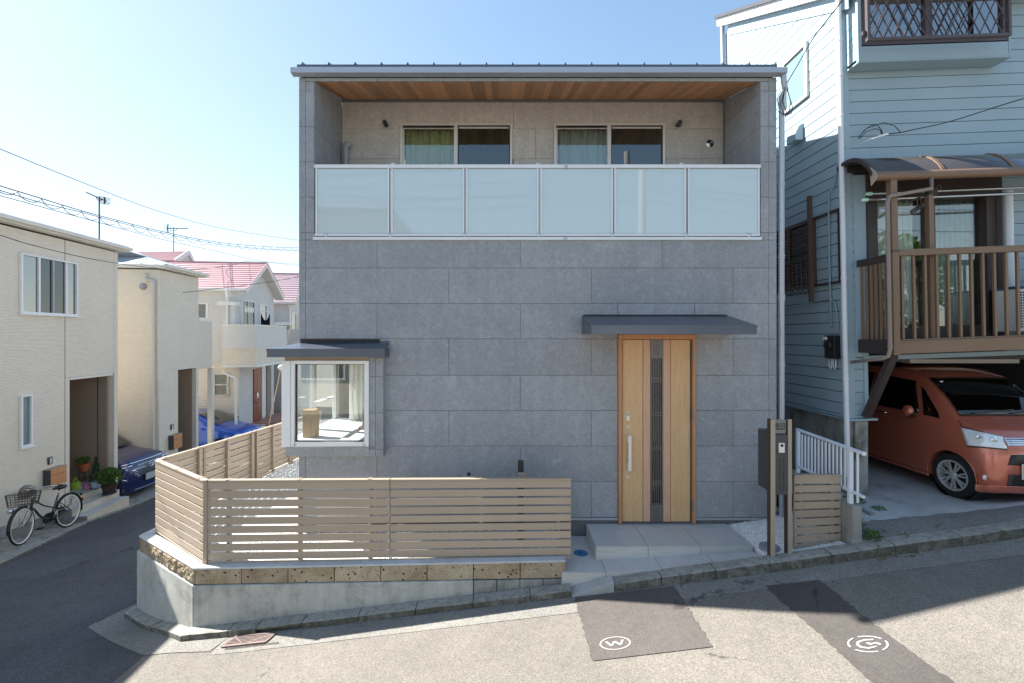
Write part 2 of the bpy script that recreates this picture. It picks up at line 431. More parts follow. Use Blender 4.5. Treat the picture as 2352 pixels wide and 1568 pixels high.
def fabric(name, col, rough=.9, transl=.35):
    t = NT(name); n = t.noise(60, 3); c = t.scalecol(col, t.rng(n, .3, .7, .93, 1.07))
    d = t.n('ShaderNodeBsdfDiffuse'); t.l(c, d.inputs[0]); tl = t.n('ShaderNodeBsdfTranslucent'); t.l(c, tl.inputs[0])
    m = t.n('ShaderNodeMixShader'); m.inputs[0].default_value = transl; t.l(d.outputs[0], m.inputs[1]); t.l(tl.outputs[0], m.inputs[2]); t.l(m.outputs[0], t.out.inputs[0])
fabric('green_curtain', (.34, .42, .19), transl=.15); fabric('white_curtain', (.88, .9, .86)); fabric('grey_curtain', (.42, .52, .46)); fabric('net_black', (.02, .02, .025))
def leaf(name, col, col2, transl=.3):
    t = NT(name); oi = t.n('ShaderNodeObjectInfo'); n = t.noise(22, 3)
    c = t.mix(t.rng(n, .35, .65), col, col2)
    d = t.bsdf(c, .5, 0, .4); tl = t.n('ShaderNodeBsdfTranslucent'); t.l(c, tl.inputs[0])
    m = t.n('ShaderNodeMixShader'); m.inputs[0].default_value = transl; t.l(d.outputs[0], m.inputs[1]); t.l(tl.outputs[0], m.inputs[2]); t.l(m.outputs[0], t.out.inputs[0])
leaf('leaf_green', (.06, .12, .02), (.11, .2, .04)); leaf('leaf_dark', (.025, .06, .018), (.05, .09, .03)); leaf('weed_leaf', (.045, .12, .022), (.09, .2, .04)); leaf('dry_leaf', (.35, .22, .05), (.25, .13, .03))
simple('panel_gap', (.05, .052, .056), .9, var=0, fine=0)
simple('wall_core', (.15, .15, .155), .9, var=0, fine=0)
simple('silver_gutter', (.42, .45, .50), .35, .35, .03, fine=.02)
simple('roof_metal', (.085, .105, .135), .38, .3, .04, fine=.03, coat=.1)
simple('canopy_metal', (.105, .125, .16), .30, .5, .05, fine=.03)
simple('fascia_metal', (.17, .185, .205), .45, .1, .04, fine=.04)
simple('aluminium', (.72, .73, .74), .4, .1, .03, fine=.02)
simple('white_frame', (.78, .78, .77), .4, 0, .02, fine=.02)
simple('cream_trim', (.68, .65, .58), .5, 0, .03, fine=.02)
simple('white_trim', (.74, .73, .70), .5, 0, .03, fine=.02)
simple('champagne', (.70, .65, .60), .38, .3, .03, fine=.02)
simple('steel_flashing', (.45, .47, .5), .35, .5, .03, fine=.02)
simple('pipe_grey', (.33, .35, .38), .42, 0, .04, fine=.02)
simple('pipe_white', (.66, .69, .73), .4, 0, .04, fine=.02)
simple('pipe_blue', (.26, .36, .40), .5, 0, .04, fine=.02)
simple('pipe_cream', (.55, .53, .48), .5, 0, .04, fine=.02)
simple('pipe_brown', (.235, .185, .16), .45, 0, .05, fine=.03)
simple('slat_brown', (.385, .308, .232), .5, .05, .04, fine=.05, fs=260, bump=.0008, bs=200, po=.05)
simple('slat_back', (.36, .275, .2), .5, .05, .04, fine=.05)
simple('post_bronze', (.055, .048, .045), .45, .2, .04, fine=.05)
simple('mailbox_black', (.055, .06, .065), .5, .1, .04, fine=.08)
simple('name_plate', (.17, .19, .20), .3, .4, .02, fine=.02)
simple('ink', (.008, .008, .01), .5, var=0, fine=0)
simple('off_white', (.75, .73, .68), .5, var=.02, fine=0)
simple('black_metal', (.018, .018, .02), .4, .3, .04, fine=.03)
simple('dark_metal', (.045, .042, .042), .4, .3, .04, fine=.03)
simple('lattice_grey', (.16, .15, .145), .4, .4, .04, fine=.03)
simple('handle_silver', (.68, .68, .66), .32, .5, .03, fine=.02)
simple('chrome', (.75, .76, .78), .12, 1, 0, fine=0)
simple('steel_bright', (.6, .6, .6), .25, .9, .03, fine=.02)
simple('neigh_brown', (.20, .125, .078), .45, .1, .06, fine=.12, fs=200)
simple('neigh_dark', (.05, .035, .032), .45, .1, .06, fine=.08)
simple('neigh_purple', (.085, .062, .062), .4, .15, .06, fine=.08)
simple('poly_roof', (.05, .045, .045), .12, 0, .04, fine=.05, coat=.4)
simple('rust_louvre', (.10, .055, .042), .5, .1, .08, fine=.1)
simple('white_paint', (.80, .80, .78), .6, 0, .03, fine=.1, fs=60)
simple('road_paint', (.43, .42, .40), .8, 0, .2, fine=.35, fs=90)
simple('white_rail', (.68, .74, .80), .4, 0, .03, fine=.03)
simple('rubber', (.014, .014, .015), .85, 0, .05, fine=.1)
simple('cable', (.012, .012, .016), .6, 0, 0, fine=0)
simple('plaster_white', (.82, .81, .78), .7, 0, .02, fine=.01)
simple('room_wall', (.85, .79, .66), .8, 0, .02, fine=0)
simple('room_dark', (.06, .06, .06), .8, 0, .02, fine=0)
simple('sofa_brown', (.16, .10, .06), .7, 0, .1, fine=.1)
simple('floor_wood', (.45, .28, .13), .4, 0, .1, fine=.05)
simple('red_roof', (.46, .27, .285), .35, .1, .07, fine=.05, fs=60)
simple('plum_roof', (.30, .22, .25), .4, .1, .08, fine=.08, fs=60)
simple('grey_roof', (.42, .45, .48), .4, .1, .05, fine=.05, fs=60)
simple('roof_edge', (.09, .095, .105), .4, .2, .04, fine=.03)
simple('white_stucco', (.64, .63, .60), .85, 0, .03, fine=.03, bump=.002)
simple('stone_cladding', (.27, .235, .20), .85, 0, .15, fine=.15, bump=.003)
simple('van_paint', (.56, .16, .10), .26, .35, 0, fine=.03, fs=900, coat=.9)
simple('car_dark_glass', (.02, .028, .03), .05, 0, 0, fine=0, spec=1, coat=1)
simple('van_black', (.012, .012, .012), .35, 0, 0, fine=0)
simple('suv_paint', (.010, .022, .115), .28, .4, 0, fine=0, coat=1)
simple('suv_roof_paint', (.01, .01, .014), .3, .2, 0, fine=0, coat=1)
simple('blue_paint', (.005, .085, .48), .28, .3, 0, fine=0, coat=1)
simple('lens_clear', (.75, .78, .78), .12, .1, .05, fine=0, coat=.8)
simple('plate_yellow', (.62, .42, .07), .45, 0, 0, fine=.02)
simple('plate_blank', (.42, .43, .43), .5, 0, 0, fine=0)
simple('bike_green', (.018, .035, .018), .3, .2, 0, fine=0, coat=.6)
simple('white_wall_tyre', (.75, .74, .70), .5, 0, .03, fine=0)
simple('terracotta', (.42, .10, .045), .7, 0, .1, fine=.05)
simple('plastic_pink', (.62, .22, .33), .45, 0, .03, fine=0)
simple('plastic_lime', (.36, .52, .06), .45, 0, .05, fine=0)
simple('plastic_blue', (.45, .56, .68), .45, 0, .05, fine=0)
simple('plastic_navy', (.04, .08, .18), .45, 0, .05, fine=0)
simple('plastic_brown', (.045, .022, .015), .5, 0, .05, fine=0)
simple('plastic_green', (.42, .72, .52), .45, 0, .05, fine=0)
simple('sticker_green', (.05, .3, .12), .5, 0, 0, fine=0)
simple('lid_blue', (.03, .16, .34), .4, .1, .05, fine=.05)
simple('lid_grey', (.22, .25, .27), .5, .1, .05, fine=.05)
simple('grate_iron', (.20, .15, .14), .6, .4, .12, fine=.1)
simple('soil', (.04, .03, .02), .95, 0, .2, fine=.2)
simple('pebble_white', (.80, .80, .78), .65, 0, .1, vs=30, fine=.1)
simple('gravel_base', (.66, .66, .64), .9, 0, .08, fine=.3, fs=70, bump=.01, bs=60)
simple('ground_base', (.14, .135, .125), .95, 0, .15, fine=.1)
simple('ac_white', (.72, .72, .70), .5, 0, .03, fine=.02)
simple('ceramic', (.85, .85, .82), .2, 0, 0, fine=0)
simple('rope_tan', (.45, .33, .22), .7, 0, 0, fine=0)
simple('timber_edge', (.42, .22, .09), .85, 0, .15, fine=.15)
simple('brass_hood', (.34, .31, .28), .3, .7, .06, fine=.03)
# ================================================================ terrain and street
def sstep(t): t = max(0., min(1., t)); return t * t * (3 - 2 * t)
def soft(x, k=.6):  # smooth max(0,x)
    return (x + math.sqrt(x * x + k * k)) / 2 - k / 2
def S(x, y):
    x = max(-14, min(9, x)); f = -2.79 + .118 * x + .075 * soft(x - 2.9, .5)
    l = -3.48 + .017 * (x + 4.66) - .12 * (min(y, 11) - 5.43)
    if y < 0: l = -3.48 + .017 * (x + 4.66) + .12 * 5.43
    t = sstep((-3.3 - x + 1.0 * max(0, y - 4.8)) / 1.4)
    return ZC + f * (1 - t) + l * t
def axis(lo, hi, segs):
    out = []
    for a, b, st in segs:
        n = max(1, round((b - a) / st)); out += [a + (b - a) * i / n for i in range(n)]
    return out + [hi]
xs = axis(0, 300, [(-300, -20, 40), (-20, -6.5, .5), (-6.5, -2, .08), (-2, 8, .2), (8, 20, .8), (20, 300, 40)])
ys = axis(0, 300, [(-300, -20, 40), (-20, 0, .8), (0, 9, .1), (9, 20, .5), (20, 300, 40)])
mb = MB(); mb.v = [Vector((x, y, S(x, y) - .6 * sstep((y - 4.72) / .25) * sstep((x + 2.4) / .3))) for x in xs for y in ys]
ny = len(ys); mb.f = [(i * ny + j, (i + 1) * ny + j, (i + 1) * ny + j + 1, i * ny + j + 1) for i in range(len(xs) - 1) for j in range(ny - 1)]
tag(mb.build('street', 'street_asphalt', smooth=True), 'pale worn asphalt street sloping up to the right in front of the grey house', kind='structure')

def resample(pl, n):
    pl = [Vector((p[0], p[1], 0)) for p in pl]; L = [0]
    for a, b in zip(pl, pl[1:]): L.append(L[-1] + (b - a).length)
    out = []
    for i in range(n + 1):
        d = L[-1] * i / n; k = 0
        while k < len(L) - 2 and L[k + 1] < d: k += 1
        t = (d - L[k]) / max(1e-9, L[k + 1] - L[k]); out.append(pl[k].lerp(pl[k + 1], t))
    return out
def ribbon(name, A, B, lift, mat, label, n=None, m=None, kind='structure', jag=0):
    """sheet draped on the street between polylines A and B"""
    LA = sum((Vector(q[:2]) - Vector(p[:2])).length for p, q in zip(A, A[1:]))
    n = n or max(4, int(LA / (.03 if jag else .09))); a, b = resample(A, n), resample(B, n)
    wd = max((q - p).length for p, q in zip(a, b)); m = m or max(2, int(wd / .09))
    rnd = random.Random(len(name)); mb = MB()
    for i in range(n + 1):
        ja, jb = rnd.uniform(-jag, jag), rnd.uniform(-jag, jag)
        for j in range(m + 1):
            t = j / m; q = a[i].lerp(b[i], t)
            if j == 0: q = q + (b[i] - a[i]).normalized() * ja
            if j == m: q = q + (b[i] - a[i]).normalized() * jb
            mb.v.append(Vector((q.x, q.y, S(q.x, q.y) + lift)))
    mb.f = [(i * (m + 1) + j, (i + 1) * (m + 1) + j, (i + 1) * (m + 1) + j + 1, i * (m + 1) + j + 1) for i in range(n) for j in range(m)]
    return tag(mb.build(name, mat, smooth=True), label, kind=kind)
G = lambda px, py: PG(px, py, S)
# kerb line (front top edge of the stones)
def kerbY(x):
    return 4.5 - .13 * sstep((x - 2.6) / 2.6) - .05 * max(0, x - 4.2) + .03 * sstep((-2.6 - x) / .8)
KP = [(-4.72, 5.30)] + [(-3.43 + .0, 4.53)] + [(-3.43 + i * .3, kerbY(-3.43 + i * .3)) for i in range(1, 40)]
# dark lane asphalt at the left
ribbon('lane', [(-3.6, 14.5), (-4.35, 9.5), (-4.75, 5.9)] + [tuple(G(318, 1380)[:2]), tuple(G(198, 1440)[:2]), tuple(G(331, 1506)[:2]), tuple(G(256, 1568)[:2]), (-3.7, 2.6), (-3.6, 0), (-3.6, -6)],
       [(-9.6, 14.5), (-9.2, 11.6), (-9.06, 10.4), (-8.93, 9.2), (-8.5, 7.9), (-8.19, 6.97), (-7.95, 6.2), (-7.9, 5.2), (-8.2, 4), (-9, 2), (-10, -6)], .0035, 'lane_asphalt', 'dark blue-grey asphalt of the side lane between the slat fence and the beige houses', n=150, m=60)
# corner apron + gutter strip
ribbon('gutter_apron', [tuple(G(318, 1384)[:2]), tuple(G(200, 1440)[:2]), tuple(G(331, 1505)[:2]), tuple(G(481, 1496)[:2])],
       [(-4.66, 5.40), (-4.68, 5.30), (-3.43, 4.54), (-2.9, 4.52)], .0065, 'gutter_concrete', 'rough concrete apron round the corner kerb', n=50, m=14)
ribbon('gutter_strip', [(x, kerbY(x) - .25) for x in axis(0, 8, [(-2.93, 8, .3)])], [(x, kerbY(x) + .02) for x in axis(0, 8, [(-2.93, 8, .3)])], .0035, 'gutter_concrete',
       'narrow rough concrete gutter strip along the kerb', n=120, m=3)
g = lambda *a: [tuple(G(*q)[:2]) for q in a]
ribbon('repair_patch', g((1320, 1372), (1360, 1518)), g((1548, 1345), (1637, 1485)), .0062, 'patch_asphalt', 'square dark asphalt repair patch with a painted letter W', jag=.012)
ribbon('repair_strip', g((1758, 1345), (1880, 1455), (2006, 1568)) + [(2.75, 2.6), (2.6, .2)], g((1882, 1331), (2030, 1450), (2190, 1568)) + [(3.35, 2.6), (3.3, .2)], .0062, 'strip_asphalt',
       'dark asphalt strip running from the kerb across the street', jag=.012)
# painted marks
def paint_mark(cx, cy, rx, segs, letter, label, lsize, rotz, gap):
    c = G(cx, cy); R = rx / F * c.y; mb = MB(); e = .0068
    for (a0, a1) in segs:
        n = 14
        for i in range(n):
            q = []
            for (a, r) in ((a0 + (a1 - a0) * i / n, R), (a0 + (a1 - a0) * (i + 1) / n, R), (a0 + (a1 - a0) * (i + 1) / n, R * .90), (a0 + (a1 - a0) * i / n, R * .90)):
                a = math.radians(a); x, y = c.x + r * math.cos(a), c.y + r * math.sin(a) * .58; q.append((x, y, S(x, y) + e + .003))
            mb.add(q, [(0, 1, 2, 3)])
    for st in letter:
        pts = [Vector((x * R * lsize, y * R * lsize, 0)) for x, y in st]
        rot = Matrix.Diagonal((1, .58, 1)) @ Matrix.Rotation(rotz, 3, 'Z'); w = R * .072
        for a, b in zip(pts, pts[1:]):
            d = (b - a).normalized(); s = Vector((-d.y, d.x, 0)) * w; a2, b2 = a - d * w * .3, b + d * w * .3
            q = [rot @ k + Vector((c.x, c.y, 0)) for k in (a2 + s, b2 + s, b2 - s, a2 - s)]
            mb.add([(k.x, k.y, S(k.x, k.y) + e + .003) for k in q], [(0, 1, 2, 3)])
    return tag(mb.build('road_marking', 'road_paint'), label, 'road marking')
paint_mark(1413, 1478, 36, [(0, 360)], [[(-.85, .55), (-.45, -.55), (0, .45), (.45, -.55), (.85, .55)]], 'white stencilled W inside a ring painted on the square asphalt patch', .62, 0, 0)
paint_mark(1993, 1480, 43, [(20, 95), (112, 185), (205, 275), (292, 362)], [[(.85, .5), (.3, .75), (-.4, .7), (-.8, .25), (-.8, -.3), (-.4, -.7), (.3, -.7)], [(.75, -.15), (.15, -.15), (.1, .2)], [(.75, -.15), (.75, -.6)]],
           'white stencilled broken ring with a G-like mark painted on the dark asphalt strip', .62, .15, 0)
# ---------------------------------------------------------------- kerb
kerb = tag(thing('kerb', 'mossy old concrete kerb stones along the front of the plots', None, (0, 4.5, 0)), kind='structure')
def kerb_h(x): return .068 + .035 * sstep((x - .5) / 1.5)
def kerb_stone(a, b, wa, wb, ha, hb, notch=False, mat='kerb_concrete'):
    """a,b front edge xy; w inward width vectors"""
    a, b, wa, wb = [Vector((*q[:2], 0)) for q in (a, b, wa, wb)]
    mb = MB(); n = 5; rr = random.Random(int(a.x * 1000)); prof = [(0, -.12), (0, .55), (.03, .93), (.14, 1), (.6, 1.0), (1, 1.0), (1.0, -.12)]
    g_ = .004 / max(.01, (b - a).length)
    for i in range(n + 1):
        t = g_ + (1 - 2 * g_) * i / n; p = a.lerp(b, t); w = wa.lerp(wb, t); h = ha + (hb - ha) * t
        jt = [rr.uniform(-.0016, .0016) for _ in range(3)]
        for k, (u, z) in enumerate(prof):
            q = p + w * u; zz = S(p.x, p.y) + h * z if z > 0 else S(p.x, p.y) - .12
            if k in (1, 2, 3): q = q + w.normalized() * jt[k - 1] * 1.5; zz += jt[k - 1]
            mb.v.append(Vector((q.x, q.y, zz)))
    m = len(prof)
    for i in range(n):
        for k in range(m - 1): mb.f.append((i * m + k, (i + 1) * m + k, (i + 1) * m + k + 1, i * m + k + 1))
    mb.f.append(tuple(range(m))); mb.f.append(tuple(n * m + k for k in range(m))[::-1])
    return mb.build('kerb_stone', mat, kerb, auto=50)
# chamfer
c0, c1 = Vector((-4.72, 5.32)), Vector((-3.43, 4.53)); wi = Vector((.10, .15))
for i in range(2):
    kerb_stone(c0.lerp(c1, i / 2), c0.lerp(c1, (i + 1) / 2), (.0 if i == 0 else .09, .14), (.09, .14) if i == 0 else (.06, .13), .055, .06)
brk = [-3.43, -2.92, -2.62, -2.14, -1.55, -.95, -.35, .25, .68]
for a, b in zip(brk, brk[1:]):
    if abs(a + 2.62) < .01:   # stone with the drain mouth: thin lintel plus shaded recess
        sa, sb = S(a, 4.5), S(b, 4.5); ya, yb = kerbY(a), kerbY(b)
        l = MB().hexa([(a + .003, ya, sa + .045), (b - .003, yb, sb + .045), (b - .003, yb + .14, sb + .045), (a + .003, ya + .14, sa + .045),
                       (a + .003, ya, sa + .072), (b - .003, yb, sb + .072), (b - .003, yb + .14, sb + .072), (a + .003, ya + .14, sa + .072)]); l.build('kerb_lintel', 'kerb_concrete', kerb, bevel=.006)
        MB().hexa([(a, ya + .05, sa - .1), (b, yb + .05, sb - .1), (b, yb + .14, sb - .1), (a, ya + .14, sa - .1), (a, ya + .05, sa + .044), (b, yb + .05, sb + .044), (b, yb + .14, sb + .044), (a, ya + .14, sa + .044)]).build('kerb_recess', 'kerb_concrete', kerb)
        continue
    kerb_stone((a, kerbY(a)), (b, kerbY(b)), (0, .145), (0, .145), kerb_h(a), kerb_h(b))
# ramp piece by the porch and the rest to the right
kerb_stone((.68, kerbY(.68)), (1.13, kerbY(1.13)), (0, .14), (0, .14), .02, .105, mat='light_concrete')
brk = [1.13, 1.62, 2.19, 2.76, 3.38, 4.0, 4.62, 5.25, 5.9, 6.5, 7.1, 7.7]
for a, b in zip(brk, brk[1:]): kerb_stone((a, kerbY(a)), (b, kerbY(b)), (0, .15), (0, .15), kerb_h(a), kerb_h(b))
# drain grate in the gutter
dg = thing('drain_grate', 'rusty chevron-pattern drain grate set in the gutter under the corner wall', 'drain grate', G(575, 1470))
q = [G(543, 1463), G(632, 1456), G(610, 1475.6), G(509, 1487)]
def onst(p, e): return Vector((p.x, p.y, S(p.x, p.y) + e))
def bil(u, v):
    a = q[0].lerp(q[1], u); b = q[3].lerp(q[2], u); return a.lerp(b, v)
MB().add([onst(p, .0095) for p in q], [(0, 1, 2, 3)]).build('pit', 'ink', dg)
for pr in ((0, 1), (1, 2), (2, 3), (3, 0)):
    MB().beam(onst(q[pr[0]], .013), onst(q[pr[1]], .013), .02, .012).build('frame_bar', 'grate_iron', dg)
mb = MB()
for i in range(1, 7):
    v = i / 7
    mb.beam(onst(bil(0, v), .014), onst(bil(.5, max(0, min(1, v + .06))), .014), .009, .01); mb.beam(onst(bil(.5, max(0, min(1, v + .06))), .014), onst(bil(1, v), .014), .009, .01)
for a, b in (((0, .1), (.45, .95)), ((.55, .95), (1, .1)), ((.1, 0), (.9, .0))): mb.beam(onst(bil(*a), .0165), onst(bil(*b), .0165), .012, .01)
mb.build('grate_bars', 'grate_iron', dg)
MB().beam(onst(G(516, 1492), .012), onst(G(640, 1477), .012), .006, .004).build('sealed_joint', 'soil', dg)

# ================================================================ retaining wall with tuff blocks
WT = lambda t: (PZ(1344.5, 4.65) * (1 - t) + PZ(1329, 4.65) * t)       # concrete top along the front
A0, A1 = Vector((-3.38, 4.65)), Vector((PX(1301, 4.65), 4.65)); B0 = Vector((-4.66, 5.43)); D0 = Vector((-4.25, 9.2))
rw = thing('retaining_wall', 'low pale concrete retaining wall with a course of pitted tan stone blocks at the street corner', 'retaining wall', (-1.4, 4.8, 0))
ztL = WT(0); ztR = WT(1)
def wall_seg(a, b, za, zb, th, mat, name, segs=1, zdown=None, flip=1):
    a, b = Vector(a), Vector(b); d = (b - a).normalized(); n = Vector((-d.y, d.x)) * th * flip; mb = MB()
    g0, g1 = S(*a) - .15, S(*b) - .15
    mb.hexa([(*a, g0), (*b, g1), (*(b + n), g1), (*(a + n), g0), (*a, za), (*b, zb), (*(b + n), zb), (*(a + n), za)]); return mb.build(name, mat, rw, bevel=.012, seg=2)
mid = PX(1087.5, 4.65)
zm = ztL + (ztR - ztL) * ((mid - A0.x) / (A1.x - A0.x))
fr = MB(); th = .15
fr.hexa([(A0.x, 4.65, S(*A0) - .15), (mid - .004, 4.65, S(mid, 4.65) - .15), (mid - .004, 4.80, S(mid, 4.8) - .15), (A0.x + .05, 4.80, S(*A0) - .15), (A0.x, 4.65, ztL), (mid - .004, 4.65, zm), (mid - .004, 4.80, zm), (A0.x + .05, 4.80, ztL)])
fr.build('concrete_base', 'concrete_wall', rw, bevel=.014, seg=2)
fr = MB(); ns = 4
for i in range(ns):   # weathered darker blocks to the right of the joint
    x0 = mid + (A1.x - mid) * i / ns + .003; x1 = mid + (A1.x - mid) * (i + 1) / ns - .003
    z0 = zm + (ztR - zm) * i / ns; z1 = zm + (ztR - zm) * (i + 1) / ns
    MB().hexa([(x0, 4.655, S(x0, 4.65) - .15), (x1, 4.655, S(x1, 4.65) - .15), (x1, 4.80, S(x1, 4.8) - .15), (x0, 4.80, S(x0, 4.8) - .15), (x0, 4.655, z0 - .004), (x1, 4.655, z1 - .004), (x1, 4.80, z1 - .004), (x0, 4.80, z0 - .004)]).build('concrete_block', 'concrete_old', rw, bevel=.006)
ch = MB(); nrm = Vector((.78, 1.28)).normalized() * .15
ch.hexa([(*B0, S(*B0) - .2), (A0.x - .002, A0.y + .0015, S(*A0) - .2), (A0.x + .048, 4.80, S(*A0) - .2), (B0.x + .13, B0.y + .09, S(*B0) - .2), (*B0, ztL), (A0.x - .002, A0.y + .0015, ztL), (A0.x + .048, 4.80, ztL), (B0.x + .13, B0.y + .09, ztL)])
ch.build('concrete_base', 'concrete_wall', rw, bevel=.014, seg=2)
sd = MB(); sd.hexa([(D0.x, D0.y, S(*D0) - .2), (B0.x, B0.y + .002, S(*B0) - .2), (B0.x + .13, B0.y + .09, S(*B0) - .2), (D0.x + .15, D0.y, S(*D0) - .2), (D0.x, D0.y, ztL), (B0.x, B0.y + .002, ztL), (B0.x + .13, B0.y + .09, ztL), (D0.x + .15, D0.y, ztL)])
sd.build('concrete_base', 'concrete_wall', rw, bevel=.01)
# front tuff blocks (smooth face) and split-face ones on the chamfer
bx = [447.4, 553.9, 661.1, 767.6, 874, 980.8, 1087.5, 1194.8, 1299.7]; Yb = 4.668
tz = lambda x: PZ(1303.7, 4.66) + (PZ(1286, 4.66) - PZ(1303.7, 4.66)) * ((x - A0.x) / (A1.x - A0.x)) - .012
bz = lambda x: ztL + (ztR - ztL) * ((x - A0.x) / (A1.x - A0.x)) + .006
for i in range(8):
    x0, x1 = PX(bx[i], Yb) + .004, PX(bx[i + 1], Yb) - .004
    MB().hexa([(x0, Yb, bz(x0)), (x1, Yb, bz(x1)), (x1, Yb + .11, bz(x1)), (x0, Yb + .11, bz(x0)), (x0, Yb, tz(x0) - .012), (x1, Yb, tz(x1) - .012), (x1, Yb + .11, tz(x1) - .012), (x0, Yb + .11, tz(x0) - .012)]).build('stone_block', 'tuff_block', rw, bevel=.004)
def split_block(a, b, z0, z1, amp, seed, th=.11):
    a, b = Vector(a), Vector(b); d = (b - a).normalized(); out = Vector((d.y, -d.x)); nx, nz = 16, 8; rr = random.Random(seed); mb = MB()
    a, b = a + d * .004, b - d * .004
    from mathutils import noise as N
    for i in range(nx + 1):
        for j in range(nz + 1):
            u, v = i / nx, j / nz; p = a.lerp(b, u); e = 0
            if 0 < i < nx and 0 < j < nz:
                e = amp * (.6 + N.noise(Vector((u * 5 + seed * 3, v * 3, seed))) * .9 + N.noise(Vector((u * 13 + seed, v * 8, 2))) * .6)
            p = p + out * max(0, e); mb.v.append(Vector((p.x, p.y, z0 + (z1 - z0) * v)))
    mb.f = [(i * (nz + 1) + j, (i + 1) * (nz + 1) + j, (i + 1) * (nz + 1) + j + 1, i * (nz + 1) + j + 1) for i in range(nx) for j in range(nz)]
    k = len(mb.v); a2, b2 = a - out * th, b - out * th
    mb.v += [Vector((*a2, z0)), Vector((*b2, z0)), Vector((*b2, z1)), Vector((*a2, z1))]
    mb.f += [(0, k, k + 3, nz), (nx * (nz + 1), nx * (nz + 1) + nz, k + 2, k + 1), (k, k + 1, k + 2, k + 3), tuple([j * (nz + 1) + nz for j in range(nx + 1)] + [k + 2, k + 3]), tuple([j * (nz + 1) for j in range(nx, -1, -1)] + [k, k + 1])]
    mb.build('stone_block', 'tuff_block', rw)
cb0, cb1 = Vector((-4.62, 5.43)), Vector((PX(446, Yb), Yb)); js = [0, .26, .47, .72, 1.0]
for i in range(4): split_block(cb0.lerp(cb1, js[i]), cb0.lerp(cb1, js[i + 1]), ztL + .006, tz(A0.x) - .012, .004 if i == 0 else .016, i + 1)
e0, e1 = Vector((-4.22, 9.2)), Vector((-4.62, 5.44)); nb = 9
for i in range(nb):
    a, b = e0.lerp(e1, i / nb), e0.lerp(e1, (i + 1) / nb); d = (b - a).normalized(); o_ = Vector((-d.y, d.x)) * .11; a = a + d * .003; b = b - d * .003
    MB().hexa([(*a, ztL + .006), (*b, ztL + .006), (*(b + o_), ztL + .006), (*(a + o_), ztL + .006), (*a, tz(A0.x) - .012), (*b, tz(A0.x) - .012), (*(b + o_), tz(A0.x) - .012), (*(a + o_), tz(A0.x) - .012)]).build('stone_block', 'tuff_block', rw)
# mortar cap
zc0, zc1 = tz(A0.x), tz(A1.x)
cp = MB(); xa, xb = cb1.x - .004, A1.x - .004
cp.hexa([(xa, Yb - .004, zc0 - .0115), (xb, Yb - .004, zc1 - .0115), (xb, Yb + .125, zc1 - .0115), (xa + .04, Yb + .125, zc0 - .0115), (xa, Yb - .004, zc0 + .012), (xb, Yb - .004, zc1 + .012), (xb, Yb + .125, zc1 + .012), (xa + .04, Yb + .125, zc0 + .012)])
cp.build('mortar_cap', 'mortar_cap', rw, bevel=.008, seg=2)
cp = MB(); cp.hexa([(-4.625, 5.425, zc0 - .0115), (xa - .001, Yb - .003, zc0 - .0115), (xa + .039, Yb + .124, zc0 - .0115), (-4.49, 5.50, zc0 - .0115), (-4.625, 5.425, zc0 + .012), (xa - .001, Yb - .003, zc0 + .012), (xa + .039, Yb + .124, zc0 + .012), (-4.49, 5.50, zc0 + .012)])
cp.build('mortar_cap', 'mortar_cap', rw, bevel=.008, seg=2)
cp = MB(); cp.hexa([(-4.225, 9.2, zc0 - .0115), (-4.625, 5.427, zc0 - .0115), (-4.49, 5.502, zc0 - .0115), (-4.10, 9.2, zc0 - .0115), (-4.225, 9.2, zc0 + .012), (-4.625, 5.427, zc0 + .012), (-4.49, 5.502, zc0 + .012), (-4.10, 9.2, zc0 + .012)])
cp.build('mortar_cap', 'mortar_cap', rw)

